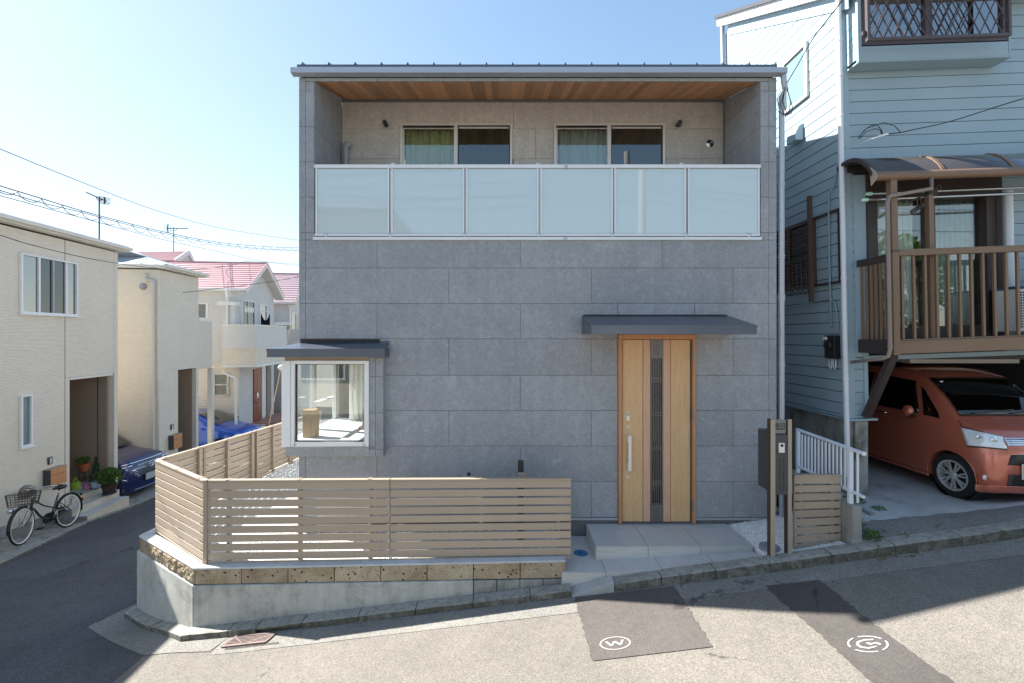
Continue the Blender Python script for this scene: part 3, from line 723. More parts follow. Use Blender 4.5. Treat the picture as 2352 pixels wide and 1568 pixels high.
# ================================================================ gravel beds
ZG = ZC - 2.52
def inside(poly, x, y):
    c = False; n = len(poly)
    for i in range(n):
        (x0, y0), (x1, y1) = poly[i], poly[(i + 1) % n]
        if (y0 > y) != (y1 > y) and x < (x1 - x0) * (y - y0) / (y1 - y0) + x0: c = not c
    return c
def gravel(poly, zf, label, dens, seed, smin=.006, smax=.013):
    rr = random.Random(seed)
    base = MB().prism([(x, y, zf(x, y) - .10) for x, y in poly], (0, 0, .0)) if False else MB()
    n = len(poly); base.v = [Vector((x, y, zf(x, y))) for x, y in poly] + [Vector((x, y, zf(x, y) - .5)) for x, y in poly]
    base.f = [tuple(range(n)), tuple(range(n, 2 * n))[::-1]] + [(i, (i + 1) % n, (i + 1) % n + n, i + n) for i in range(n)]
    tag(base.build('gravel_bed', 'gravel_base'), label + ' (bed)', kind='structure')
    mb = MB(); xs_ = [p[0] for p in poly]; ys_ = [p[1] for p in poly]
    oc = [Vector(v) for v in ((1, 0, 0), (-1, 0, 0), (0, 1, 0), (0, -1, 0), (0, 0, 1), (0, 0, -1))]; of = [(0, 2, 4), (2, 1, 4), (1, 3, 4), (3, 0, 4), (2, 0, 5), (1, 2, 5), (3, 1, 5), (0, 3, 5)]
    area = (max(xs_) - min(xs_)) * (max(ys_) - min(ys_))
    for _ in range(int(area * dens)):
        x, y = rr.uniform(min(xs_), max(xs_)), rr.uniform(min(ys_), max(ys_))
        if not inside(poly, x, y): continue
        r = rr.uniform(smin, smax) * (1 if y < 6.5 else 1.7); R = Euler((rr.random() * 6, rr.random() * 6, rr.random() * 6)).to_matrix()
        sc = Vector((1, rr.uniform(.6, 1), rr.uniform(.5, .9)))
        k = len(mb.v); mb.v += [R @ Vector((o.x * sc.x, o.y * sc.y, o.z * sc.z)) * r + Vector((x, y, zf(x, y) + r * .35)) for o in oc]; mb.f += [(a + k, b + k, c + k) for a, b, c in of]
    me = bpy.data.meshes.new('pebbles'); me.from_pydata([tuple(v) for v in mb.v], [], mb.f); me.materials.append(M['pebble_white'])
    o = bpy.data.objects.new('pebbles', me); COL.objects.link(o); tag(o, label, kind='stuff')
gravel([(-4.46, 5.52), (-3.27, 4.80), (.62, 4.80), (.62, 5.56), (-2.60, 5.56), (-2.60, 9.2), (-4.09, 9.2)], lambda x, y: ZG + .04 * sstep((x + 3) / 3.5) + (.10 * sstep((y - 6) / 2)), 'white crushed gravel inside the slat fence', 2100, 3)
gravel([(2.83, 4.64), (3.70, 4.64 - .03), (3.70, 5.75), (3.55, 5.75), (3.55, 5.56), (2.83, 5.56)], lambda x, y: S(x, 4.5) + .045, 'white crushed gravel round the letterbox posts', 4200, 5)
# small lids
l1 = thing('inspection_lid', 'small round blue inspection lid in the porch tiles beside the fence end', 'lid', (.874, 5.06, ZC - 2.545))
MB().lathe([(.0, .003), (.078, .003), (.084, 0)], (.874, 5.06, ZC - 2.545), 24, close=False).build('cover', 'lid_blue', l1)
MB().box(.86, .888, 5.052, 5.068, ZC - 2.545 + .003, ZC - 2.545 + .006).build('lifting_slot', 'black_metal', l1)
zl = S(2.97, 4.5) + .055
l2 = thing('inspection_lid', 'round grey inspection lid in the white gravel by the letterbox posts', 'lid', (2.97, 4.86, zl))
MB().lathe([(0, .02), (.10, .02), (.105, .012), (.105, -.01)], (2.97, 4.86, zl), 28, close=False).build('cover', 'lid_grey', l2, auto=40)
MB().lathe([(.06, .0215), (.065, .0235), (.07, .0215)], (2.97, 4.86, zl), 28, close=False).build('ring', 'pipe_grey', l2)

# ================================================================ slat fences
def fence_run(name, label, a, b, zt0, zt1, zb0, zb1, rows, posts, joints, front=1, post_h=0, th=.011, capw=.05, back=False, pmat='slat_back', tot=None):
    """boards between plan points a->b; outward side is right of a->b; zt top, zb bottom at the ends"""
    a, b = Vector((*a, 0)), Vector((*b, 0)); d = (b - a).normalized(); out = Vector((d.y, -d.x, 0)); L = (b - a).length
    t0 = thing(name, label, 'slat fence', ((a + b) / 2 + Vector((0, 0, min(zb0, zb1)))))
    def pt(s, o, z): q = a + d * (s * L) + out * o; return Vector((q.x, q.y, z))
    zt = lambda s: zt0 + (zt1 - zt0) * s; zb = lambda s: zb0 + (zb1 - zb0) * s
    js_ = [0] + joints + [1]; cap_h = .022
    for s0, s1 in zip(js_, js_[1:]):
        e = .0035 / L; s0, s1 = s0 + e, s1 - e
        def piece(nm, r0, r1, o0, o1, mat='slat_brown', bv=.002):
            # r = fraction measured downwards from the top in metres at each end: functions
            mb = MB(); P8 = []
            for f in (r1, r0):
                P8 += [pt(s0, o1, f(s0)), pt(s1, o1, f(s1)), pt(s1, o0, f(s1)), pt(s0, o0, f(s0))]
            mb.hexa(P8); return mb.build(nm, mat, t0, bevel=bv)
        piece('cap_rail', lambda s: zt(s), lambda s: zt(s) - cap_h, -.045, th / 2 + .006)
        H = lambda s: zt(s) - cap_h - zb(s) - .018
        for r in range(rows):
            top = lambda s, r=r: zt(s) - cap_h - .002 - H(s) * r / rows
            bot = lambda s, r=r: zt(s) - cap_h - .002 - H(s) * (r + 1) / rows + .0175
            piece('slat', top, bot, -th / 2, th / 2)
        piece('bottom_rail', lambda s: zb(s) + .018, lambda s: zb(s), -th / 2 - .004, th / 2 + .002)
        for s in (s0 + .006 / L, s1 - .006 / L):
            mb = MB(); mb.beam(pt(s, -th / 2 - .008, zb(s)), pt(s, -th / 2 - .008, zt(s) - cap_h - .001), .012, .014, up=out); mb.build('end_stile', pmat, t0)
    for s in posts:
        mb = MB(); zz = zb(s) - post_h; mb.beam(pt(s, -th / 2 - .025, zz), pt(s, -th / 2 - .025, zt(s) - cap_h - .001), .04, .045, up=out); mb.build('post', pmat, t0, bevel=.002)
        mb = MB(); mb.beam(pt(s, th / 2 + .008, zt(s) + .002), pt(s, -.05, zt(s) + .002), .03, .006); mb.build('cap_clip', pmat, t0)
    return t0
Yf = 4.76
xL, xR = PX(478, Yf), PX(1312, Yf)
z_ = lambda py, Y: PZ(py, Y)
sp = lambda px: (PX(px, Yf) - xL) / (xR - xL)
ztf = (z_(1101, Yf), z_(1097, Yf)); zbf = (z_(1291.5, Yf), z_(1279, Yf))
fence_run('slat_fence', 'long tan slatted fence panels on the tan stone blocks facing the street', (xL, Yf), (xR, Yf), ztf[0], ztf[1], zbf[0], zbf[1], 9, [sp(523), sp(687), sp(849), sp(1105), sp(1283)], [sp(896)], post_h=.05)
# corner stiles
cs = thing('corner_post', 'tan corner post joining the front and angled slat fences', 'fence post', (xL - .03, Yf, zbf[0]))
MB().box(xL - .045, xL - .006, Yf - .02, Yf + .02, zbf[0] - .006, ztf[0] - .002).build('post', 'slat_brown', cs, bevel=.003)
MB().box(xL - .05, xL - .001, Yf - .025, Yf + .025, ztf[0] - .0018, ztf[0] + .004).build('cap', 'slat_brown', cs)
ca, cbb = Vector((-4.50, 5.53)), Vector((xL - .05, Yf + .0))
fence_run('slat_fence', 'short angled tan slatted fence across the street corner', ca, cbb, ztf[0], ztf[0], zbf[0], zbf[0], 9, [.12, .5, .93], [], post_h=.05)
La, Lb = Vector((-4.515, 5.555)), Vector((-3.95, 9.15))
fence_run('slat_fence', 'long tan slatted fence receding along the side lane, seen from its back', Lb, La, ztf[0], ztf[0], zbf[0], zbf[0], 9, [.02, .13, .27, .285, .41, .52, .55, .69, .83, .97], [.275, .535, .80], post_h=.05, pmat='slat_brown')
# small fence by the letterbox
xa, xb = PX(1823, 4.76), PX(1932, 4.76)
fence_run('slat_fence', 'narrow tan slatted fence panel between the letterbox and the concrete pier', (xa, 4.76), (xb, 4.76), z_(1089, 4.76), z_(1089, 4.76), z_(1272, 4.76), z_(1264, 4.76), 9, [.17, .83], [], post_h=.05)

# ================================================================ porch
po = thing('entrance_steps', 'grey stone-tiled step and landing below the wooden front door', 'steps', (1.9, 5.0, ZC - 2.55))
zs = ZC - 2.389; xL_, xR_ = 1.018, 2.808; wv = (xR_ - xL_) / 3
lz = lambda x: ZC - 2.545 + (.0525 * (x - 1.018) if x > 1.018 else 0)
MB().box(xL_ + .01, xR_ - .01, 4.915, 5.49, ZC - 2.9, zs - .011).build('core', 'foundation', po)
for i in range(3):
    x0, x1 = xL_ + wv * i + .0028, xL_ + wv * (i + 1) - .0028
    MB().box(x0, x1, 4.900, 5.499, zs - .01, zs).build('tile', 'stone_tile', po, bevel=.0015)
    MB().hexa([(x0, 4.904, lz(x0) + .001), (x1, 4.904, lz(x1) + .001), (x1, 4.914, lz(x1) + .001), (x0, 4.914, lz(x0) + .001), (x0, 4.904, zs - .0115), (x1, 4.904, zs - .0115), (x1, 4.914, zs - .0115), (x0, 4.914, zs - .0115)]).build('tile', 'stone_tile', po)
MB().box(xL_, xL_ + .009, 4.916, 5.499, ZC - 2.56, zs - .0115).build('tile', 'stone_tile', po)
MB().box(xR_ - .009, xR_, 4.916, 5.499, ZC - 2.56, zs - .0115).build('tile', 'stone_tile', po)
# landing tiles
lx = [.595, 1.075, 1.675, 2.275, 2.82]
for i in range(4):
    x0, x1 = lx[i] + .0028, lx[i + 1] - .0028
    MB().hexa([(x0, 4.640, lz(x0) - .012), (x1, 4.640, lz(x1) - .012), (x1, 5.02, lz(x1) - .012), (x0, 5.02, lz(x0) - .012), (x0, 4.640, lz(x0)), (x1, 4.640, lz(x1)), (x1, 5.02, lz(x1)), (x0, 5.02, lz(x0))]).build('tile', 'stone_tile', po, bevel=.001)
    MB().hexa([(x0, 4.646, S(x0, 4.64) - .1), (x1, 4.646, S(x1, 4.64) - .1), (x1, 4.656, S(x1, 4.64) - .1), (x0, 4.656, S(x0, 4.64) - .1), (x0, 4.646, lz(x0) - .0135), (x1, 4.646, lz(x1) - .0135), (x1, 4.656, lz(x1) - .0135), (x0, 4.656, lz(x0) - .0135)]).build('tile', 'stone_tile', po)
MB().box(.5965, 1.016, 5.023, 5.50, lz(.6) - .012, lz(.6)).build('tile', 'stone_tile', po, bevel=.001)
MB().hexa([(.6, 4.66, ZC - 3.0), (2.815, 4.66, ZC - 3.0), (2.815, 5.5, ZC - 3.0), (.6, 5.5, ZC - 3.0), (.6, 4.66, lz(.6) - .04), (2.815, 4.66, lz(2.815) - .04), (2.815, 5.5, lz(2.815) - .04), (.6, 5.5, lz(.6) - .04)]).build('landing_core', 'foundation', po)
# ================================================================ the grey house
Y0 = 5.5
fx = lambda px: PX(px, Y0)
fz = lambda py: PZ(py, Y0)
H = thing('grey_house', 'two-storey dark grey panelled house with recessed wood-ceiled balcony and timber door', 'house', (.4, 5.5, ZC - 2.5))
TH = .018
rows = [209.5 + 81.35 * k for k in range(13)]; rows[12] = 1187
XL, XR = fx(686), fx(1784); cl, cr = fx(701.5), fx(1766)
Ddoor = (fx(1419.6), fx(1595.7), fz(769), fz(1199.6))
gp = .0035
# structural core: walls behind the panels
core = MB()
core.box(XL + .006, XR - .006, Y0 + TH + .002, Y0 + .12, fz(1183), fz(549) )
core.box(XL + .006, fx(722) - .012, Y0 + TH + .002, Y0 + .9, fz(549), fz(182)); core.box(fx(1747) + .012, XR - .006, Y0 + TH + .002, Y0 + .9, fz(549), fz(182))
YB = 6.42
# hollow behind bay window: cut core by rebuilding it in pieces
core = MB()
bl, br_, bt, bb = fx(672), fx(849), fz(826), fz(1018)
core.box(XL + .006, XR - .006, Y0 + TH + .002, Y0 + .12, bt, fz(549)); core.box(XL + .006, XR - .006, Y0 + TH + .002, Y0 + .12, fz(1183), bb); core.box(br_, XR - .006, Y0 + TH + .002, Y0 + .12, bb, bt)
core.box(XL + .006, fx(722) - .012, Y0 + TH + .002, YB, fz(549), fz(180)); core.box(fx(1747) + .012, XR - .006, Y0 + TH + .002, YB, fz(549), fz(180))
core.build('wall', 'wall_core', H)
side = MB()   # the other outer walls
side.box(XL + .002, XL + .14, 8.0, 13.2, ZC - 2.5, ZC + 3.5); side.box(XL + .002, XL + .14, Y0 + .125, 8.0, ZC - 2.5, bb - .05); side.box(XL + .002, XL + .14, Y0 + .125, 8.0, bt + .05, ZC + 3.5)
side.box(XR - .14, XR - .002, Y0 + .125, 13.2, ZC - 2.5, ZC + 3.4); side.box(XL + .15, XR - .15, 13.06, 13.2, ZC - 2.5, ZC + 3.5); side.box(fx(722), PX(918, YB), YB + .03, YB + .14, fz(549) - .4, ZC + 3.52); side.box(PX(1179, YB), PX(1270, YB), YB + .03, YB + .14, fz(549) - .4, ZC + 3.52); side.box(PX(1529, YB), fx(1747), YB + .03, YB + .14, fz(549) - .4, ZC + 3.52); side.box(PX(918, YB), PX(1179, YB), YB + .03, YB + .14, PZ(284, YB), ZC + 3.52); side.box(PX(1270, YB), PX(1529, YB), YB + .03, YB + .14, PZ(284, YB), ZC + 3.52)
side.build('side_wall', 'grey_siding', H)
def panel(x0, x1, z0, z1, y=Y0, par=H, nm='facade_panel', m='grey_siding'):
    return MB().cbox(x0 + gp / 2, x1 - gp / 2, y, y + TH, z0 + gp / 2, z1 - gp / 2, .0022).build(nm, m, par)
def prow(z0, z1, joints, x0, x1, holes=()):
    """row of panels between x0..x1 with vertical joints, minus hole intervals"""
    xs = [x0] + [j for j in joints if x0 + .02 < j < x1 - .02] + [x1]
    for a, b in zip(xs, xs[1:]):
        segs = [(a, b)]
        for (h0, h1) in holes:
            ns = []
            for (p, q) in segs:
                if h1 <= p or h0 >= q: ns.append((p, q))
                else:
                    if h0 > p: ns.append((p, h0))
                    if h1 < q: ns.append((h1, q))
            segs = ns
        for p, q in segs:
            if q - p > .02: panel(p, q, z0, z1)
odd = [fx(v) for v in (866, 1195, 1521)]; even = [fx(v) for v in (1031, 1358, 1684)]
zr = [fz(v) for v in rows]
prow(zr[5], fz(552), odd, cl, cr)
for k in range(5, 12):
    z1, z0 = zr[k], zr[k + 1]; hs = []
    if z0 < Ddoor[2] - .01:
        if z1 > Ddoor[2] + .01:   # row cut by door head
            hs = [(Ddoor[0] - .002, Ddoor[1] + .002)]
            panel(Ddoor[0], Ddoor[1], Ddoor[2] + .004, z1)
        else: hs = [(Ddoor[0] - .002, Ddoor[1] + .002)]
    # bay opening
    if z0 < bt and z1 > bb: hs = hs + [(XL - 1, fx(872))]
    prow(z0, z1, even if k % 2 == 1 else odd, cl, cr, hs)
    if k != 8 and not (z0 < bt and z1 > bb): panel(XL, cl, z0, z1)
    panel(cr, XR, z0, z1)
panel(XL, cl, zr[5], fz(552)); panel(cr, XR, zr[5], fz(552))
panel(XL, cl, zr[9 + 2], zr[10] ) if False else None
# upper columns + beam
for k in range(-1, 5):
    z1 = fz(178) if k < 0 else zr[k]; z0 = zr[k + 1] if k < 4 else fz(552)
    z0 = zr[k + 1] if k + 1 <= 4 else fz(552)
    panel(XL, cl, z0, z1); panel(cr, XR, z0, z1)
    zz = min(z1, fz(187.5)) if k < 0 else z1
    panel(cl, fx(722), z0, zz); panel(fx(1747), cr, z0, zz)
for a, b in zip([cl] + odd, odd + [cr]): panel(a, b, fz(187), fz(178))
# balcony interior faces: side walls, back wall
XbL, XbR = fx(722), fx(1747)
def spanel(x, y0, y1, z0, z1, sgn):
    mb = MB(); t = .012
    mb.box(min(x, x - sgn * t), max(x, x - sgn * t), y0 + gp / 2, y1 - gp / 2, z0 + gp / 2, z1 - gp / 2); return mb.build('balcony_panel', 'grey_siding', H, bevel=.0015)
ceil = lambda y: fz(187) + .287 * (y - Y0)
for k in range(0, 5):
    z1 = zr[k]; z0 = zr[k + 1] if k + 1 <= 4 else ZC + 1.1
    for x, s_ in ((XbL, 1), (XbR, -1)): spanel(x, Y0 + TH + .004, YB, z0, z1, s_)
for x, s_ in ((XbL, 1), (XbR, -1)):   # sloping top piece
    t = -.012 * s_; x0, x1 = min(x, x + t), max(x, x + t); z0 = zr[0] + gp / 2; ya = Y0 + TH + .004
    MB().hexa([(x0, ya, z0 - .0), (x1, ya, z0), (x1, YB, z0), (x0, YB, z0), (x0, ya, ceil(ya)), (x1, ya, ceil(ya)), (x1, YB, ceil(YB)), (x0, YB, ceil(YB))]).build('balcony_panel', 'grey_siding', H)
bzr = [PZ(v, YB) for v in (232, 296.5, 365.5, 434.5, 503.5, 572)]
wins = [(PX(920, YB), PX(1177, YB)), (PX(1272, YB), PX(1527, YB))]; wt, wb_ = PZ(285, YB), ZC + 1.14
for k in range(5):
    z1, z0 = bzr[k], max(bzr[k + 1], ZC + 1.12)
    js = [PX(1253.5 * .9408, YB)] if k % 2 == 0 else [PX(1230, YB)]
    if k == 0: js = [PX(1180, YB)]
    if k >= 1 or True:
        xs = [XbL] + js + [XbR]
        for a, b in zip(xs, xs[1:]):
            segs = [(a, b)]
            hz = []
            if z0 < wt:
                for w in wins:
                    ns = []
                    for p, q_ in segs:
                        if w[1] <= p or w[0] >= q_: ns.append((p, q_))
                        else:
                            if w[0] > p: ns.append((p, w[0]))
                            if w[1] < q_: ns.append((w[1], q_))
                    segs = ns
            if k == 0: segs = [(a, b)]
            for p, q_ in segs:
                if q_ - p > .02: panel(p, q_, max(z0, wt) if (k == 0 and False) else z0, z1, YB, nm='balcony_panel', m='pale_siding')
# row 0 bottom crosses window heads only slightly: add head strips
MB().box(XbL, XbR, YB - .006, YB - .001, PZ(236, YB), PZ(232, YB) + .02).build('ceiling_trim', 'fascia_metal', H)
for px in (784.5, 1661.5): MB().box(PX(px, YB) - .006, PX(px, YB) + .006, YB - .012, YB - .0005, ZC + 1.1, PZ(233, YB)).build('corner_trim', 'fascia_metal', H)
# balcony floor and coping
MB().box(XbL, XbR, Y0 + .02, YB + .03, ZC + 1.0, ZC + 1.12).build('balcony_floor', 'fascia_metal', H)
MB().box(XbL, XbR, Y0 + .02, Y0 + .12, fz(585), fz(553.5)).build('parapet', 'wall_core', H)
mb = MB(); mb.box(fx(720), fx(1208) - .001, Y0 - .022, Y0 + .14, fz(552.5), fz(545.5)); mb.build('coping', 'aluminium', H, bevel=.002)
mb = MB(); mb.box(fx(1208) + .001, fx(1748), Y0 - .022, Y0 + .14, fz(552.5), fz(545.5)); mb.build('coping', 'aluminium', H, bevel=.002)
MB().box(fx(1293), fx(1303), Y0 - .0235, Y0 + .1, fz(553), fz(545)).build('coping_joint', 'steel_flashing', H)
# soffit planks
rr = random.Random(11); x = XbL
n = 0
while x < XbR - .001:
    w = min(.090, XbR - x); y0, y1 = Y0 + .016, YB - .007
    MB().hexa([(x + .0012, y0, ceil(y0)), (x + w - .0012, y0, ceil(y0)), (x + w - .0012, y1, ceil(y1)), (x + .0012, y1, ceil(y1)),
               (x + .0012, y0, ceil(y0) + .012), (x + w - .0012, y0, ceil(y0) + .012), (x + w - .0012, y1, ceil(y1) + .012), (x + .0012, y1, ceil(y1) + .012)]).build('soffit_plank', 'soffit_wood', H)
    x += w; n += 1
rslope = .287
# roof slab, edge, seams
Yr = 5.46; Xa, Xb = PX(682, Yr), PX(1785, Yr); zr0, zr1 = ZC + 3.378, ZC + 3.432; YE = 13.3
rl = MB()
def rz(y, z): return z + rslope * (y - Yr)
rl.hexa([(Xa, Yr, zr0), (Xb, Yr, zr0), (Xb, YE, rz(YE, zr0)), (Xa, YE, rz(YE, zr0)), (Xa, Yr, zr1), (Xb, Yr, zr1), (Xb, YE, rz(YE, zr1)), (Xa, YE, rz(YE, zr1))])
rf = rl.build('roof', 'roof_metal', H)
mb = MB(); mb.box(Xa + .03, Xb - .03, Y0 + .0, Y0 + .05, fz(180), zr0 - .001); mb.build('eave_board', 'fascia_metal', H)
i = 0
xx = PX(694.6, Yr)
while xx < Xb:
    mb = MB(); y0 = Yr - .005
    mb.hexa([(xx - .012, y0, zr1 - .002), (xx + .012, y0, zr1 - .002), (xx + .012, YE, rz(YE, zr1) - .002), (xx - .012, YE, rz(YE, zr1) - .002), (xx - .003, y0 + .004, zr1 + .03), (xx + .003, y0 + .004, zr1 + .03), (xx + .003, YE, rz(YE, zr1) + .03), (xx - .003, YE, rz(YE, zr1) + .03)])
    mb.build('standing_seam', 'roof_metal', rf); xx += 60.4 / F * Yr; i += 1
# gutter
g_ = MB(); Yg = 5.40; xa, xb = PX(668, Yg), PX(1808, Yg); prof = [(Yg, ZC + 3.295), (Yg, ZC + 3.362), (Yg + .006, ZC + 3.366), (5.495, ZC + 3.366), (5.495, ZC + 3.290), (5.47, ZC + 3.283)]
g_.prism([(xa, y, z) for y, z in prof], (xb - xa, 0, 0)); gt = g_.build('gutter', 'silver_gutter', H, bevel=.004, seg=2)
for px in (668, 1808):
    x = PX(px, Yg); MB().prism([(x - .004, y, z) for y, z in prof], (.008, 0, 0)).build('end_cap', 'fascia_metal', gt)
# downpipe right
dp = MB(); Xp = PX(1792, 5.53); pts = [(PX(1800, 5.45), 5.45, ZC + 3.285), (PX(1800, 5.45), 5.45, ZC + 3.22), (Xp + .03, 5.47, ZC + 3.12), (Xp, 5.5, ZC + 3.05), (Xp, 5.5, ZC - 2.40)]
dp.tube(pts, .033, 14); d_ = dp.build('downpipe', 'silver_gutter', H, auto=50)
for py in (236, 424, 590, 683, 835, 965): MB().cyl((Xp, 5.5, fz(py) - .02), (Xp, 5.5, fz(py) + .02), .037, 14).build('collar', 'silver_gutter', d_)
MB().cyl((Xp + .055 - .055, 5.5, fz(683) - .045), (Xp, 5.5, fz(683) + .03), .040, 14).build('collar', 'silver_gutter', d_)
# cable bundle at the corner (service drop)
# flashing and foundation
MB().box(XL, Ddoor[0] - .002, Y0 - .012, Y0 + .03, fz(1192.5), fz(1187.5)).build('base_flashing', 'steel_flashing', H)
MB().box(Ddoor[1] + .002, XR - .03, Y0 - .012, Y0 + .03, fz(1192.5), fz(1187.5)).build('base_flashing', 'steel_flashing', H)
MB().box(XL + .03, XR - .03, Y0 + .02, 13.1, ZC - 3.2, fz(1190)).build('foundation', 'foundation', H)
mb = MB(); mb.box(XR - .0, XR + .03, Y0 + .0, Y0 + .04, fz(1192), fz(1186)); mb.build('base_flashing', 'steel_flashing', H)

# ---- balcony railing
R = tag(thing('balcony_railing', None, None, (.3, Y0 + .02, ZC + 1.3)), None); R.parent = H; R.location = Vector((.3, Y0 + .02, ZC + 1.3)) - wloc(H)
YR = Y0 + .0
MB().box(fx(723), fx(1300) - .001, YR - .02, YR + .035, fz(387.5), fz(379.5)).build('top_rail', 'aluminium', R, bevel=.003)
MB().box(fx(1300) + .001, fx(1746), YR - .02, YR + .035, fz(387.5), fz(379.5)).build('top_rail', 'aluminium', R, bevel=.003)
MB().box(fx(1296), fx(1304), YR - .022, YR + .03, fz(388.5), fz(378.5)).build('rail_joint', 'steel_flashing', R)
MB().box(fx(723), fx(1745), YR - .012, YR + .03, fz(543), fz(538)).build('bottom_rail', 'aluminium', R, bevel=.002)
pn = [(725.5, 893.5), (899, 1066), (1070.5, 1236.5), (1241, 1406.5), (1411, 1574.5), (1580, 1743.5)]
for a, b in pn:
    x0, x1 = fx(a), fx(b)
    MB().box(x0 + .012, x1 - .012, YR + .003, YR + .011, fz(537), fz(388.5)).build('glass_panel', 'frosted_glass', R)
    for x in (x0, x1 - .016): MB().box(x - .001, x + .019, YR - .010, YR + .018, fz(538), fz(387.5)).build('stile', 'aluminium', R)
for px in (896.3, 1068.3, 1239, 1409, 1577.3): MB().box(fx(px) - .006, fx(px) + .006, YR + .020, YR + .04, fz(545.5), fz(388)).build('post', 'aluminium', R)
for px in (900, 1236, 1569):
    MB().box(fx(px) - .022, fx(px) + .022, YR + .05, YR + .10, fz(380), fz(371)).build('pole_bracket', 'aluminium', R, bevel=.003)
for px in (748.5, 897, 1067, 1238, 1407, 1575.5, 1720):
    MB().box(fx(px) - .03, fx(px) + .03, YR - .016, YR + .03, fz(540), fz(536.5)).build('foot_clip', 'steel_flashing', R)
    MB().cyl((fx(px), YR + .005, fz(546)), (fx(px), YR + .005, fz(543)), .014, 10).build('foot_bolt', 'steel_bright', R)

# ---- sliding windows in the balcony
def balcony_window(x0, x1, cfold, cmat):
    W = tag(thing('sliding_window', None, None, ((x0 + x1) / 2, YB, 1.2)), None); W.parent = H; W.location = Vector(((x0 + x1) / 2, YB, ZC + 1.2)) - wloc(H)
    fr = .035; t, b = wt, wb_; y = YB
    f = MB(); f.box(x0, x0 + fr, y - .02, y + .05, b, t); f.box(x1 - fr, x1, y - .02, y + .05, b, t); f.box(x0 + fr, x1 - fr, y - .02, y + .05, t - .03, t); f.box(x0 + fr, x1 - fr, y - .02, y + .05, b, b + .03); f.build('outer_frame', 'champagne', W, bevel=.002)
    xm = (x0 + x1) / 2
    # front (right) leaf with insect screen, rear (left) leaf
    s = MB(); s.box(x0 + fr, x0 + fr + .02, y - .0, y + .018, b + .03, t - .03); s.box(xm - .035, xm + .02, y - .03, y + .018, b + .03, t - .0305); s.box(x0 + fr + .02, xm - .035, y, y + .018, t - .062, t - .0305); s.box(x0 + fr + .02, xm - .035, y, y + .018, b + .03, b + .08); s.build('sash', 'champagne', W, bevel=.0015)
    s2 = MB(); s2.box(xm + .02, xm + .034, y - .012, y + .02, b + .03, t - .03); s2.box(x1 - fr - .018, x1 - fr, y - .012, y + .02, b + .03, t - .03); s2.box(xm + .034, x1 - fr - .018, y - .012, y + .02, t - .045, t - .03); s2.box(xm + .034, x1 - fr - .018, y - .012, y + .02, b + .03, b + .06); s2.build('screen_frame', 'dark_metal', W)
    MB().box(x0 + fr + .02, xm - .035, y + .007, y + .011, b + .08, t - .062).build('pane', 'window_glass', W)
    MB().box(xm + .034, x1 - fr - .018, y + .001, y + .005, b + .06, t - .045).build('pane', 'dark_glass', W)
    # curtains
    for (p, q_, nm) in ((x0 + .03, xm + .01, 1), (xm - .0, x1 - .03, 2)):
        nf = max(6, int((q_ - p) / .085)); ph = p * 7
        def fn(u, v):
            x = p + (q_ - p) * u; a = .018 + .012 * v
            return (x, y + .11 + a * math.sin(u * nf * math.pi * 2 + ph + .5 * math.sin(u * 9 + ph)) + .012 * math.sin(u * 31 + v * 2), t - .02 - (t - b - .05) * v)
        MB().grid(fn, nf * 10, 6).build('curtain', cmat, W, smooth=True, solid=.002)
    MB().box(x0, x1, y + .9, y + .92, b - .1, t + .1).build('room_back', 'room_dark', W)
    return W
balcony_window(*wins[0], 9, 'green_curtain'); balcony_window(*wins[1], 9, 'grey_curtain')
MB().box(XbL + .1, XbR - .1, YB + 1.3, YB + 1.35, ZC + 1, ZC + 3.4).build('bedroom_wall', 'room_wall', H)

# ---- wall spotlights, vents
def spotlight(px, py, dx):
    c = P(px, py, YB); L = tag(thing('spotlight', None, None, c), None); L.parent = H; L.location = c - wloc(H)
    MB().cyl((c.x, YB - .002, c.z + .01), (c.x, YB - .03, c.z + .01), .028, 16).build('wall_plate', 'dark_metal', L, auto=40)
    d = Vector((dx, -.55, -.62)).normalized(); a = c + Vector((-dx * .05, -.055, .04)); b = a + d * .11
    MB().cyl(a, b, .032, 18).build('head', 'dark_metal', L, auto=40, bevel=.003)
    MB().cyl(b - d * .004, b + d * .002, .024, 16).build('lens', 'chrome', L)
spotlight(888, 291, .32); spotlight(1556, 291, -.32)
c = P(1630, 331, YB); V = tag(thing('round_vent', None, None, c), None); V.parent = H; V.location = c - wloc(H)
MB().lathe([(.0, -.018), (.045, -.018), (.058, -.012), (.062, 0)], (c.x, YB, c.z), 24, 'Y', close=False).build('ring', 'steel_bright', V, auto=40)
MB().lathe([(.0, -.021), (.05, -.020)], (c.x, YB, c.z), 12, 'Y', a0=math.pi * .5, a1=math.pi * 1.0).build('blade', 'black_metal', V); MB().lathe([(.0, -.021), (.05, -.020)], (c.x, YB, c.z), 12, 'Y', a0=math.pi * 1.5, a1=math.pi * 2.0).build('blade', 'black_metal', V)
# ribbed duct pipe at the left of balcony
x = PX(795, YB - .07); z = PZ(334, YB - .07)
pts = [(x, YB - .075, ZC + 1.12), (x, YB - .075, z - .03)] + [(x + .03 * (1 - math.cos(a)), YB - .075, z - .03 + .05 * math.sin(a)) for a in (.4, .9, 1.4)] + [(x + .055, YB - .04, z + .01)]
dk = MB(); dk.tube(pts, .038, 14); D_ = dk.build('vent_duct', 'pipe_grey', H, auto=50); MB().ell((x + .02, YB - .07, z), (.055, .055, .055), 16, 10).build('elbow', 'pipe_grey', D_, smooth=True)
# small black hose bib outlet and brown tap post
c = P(1077, 1087, Y0); MB().lathe([(.018, 0), (.022, -.008), (.014, -.012), (.0, -.012)], (c.x, Y0, c.z), 16, 'Y', close=False).build('wall_outlet', 'black_metal', H)

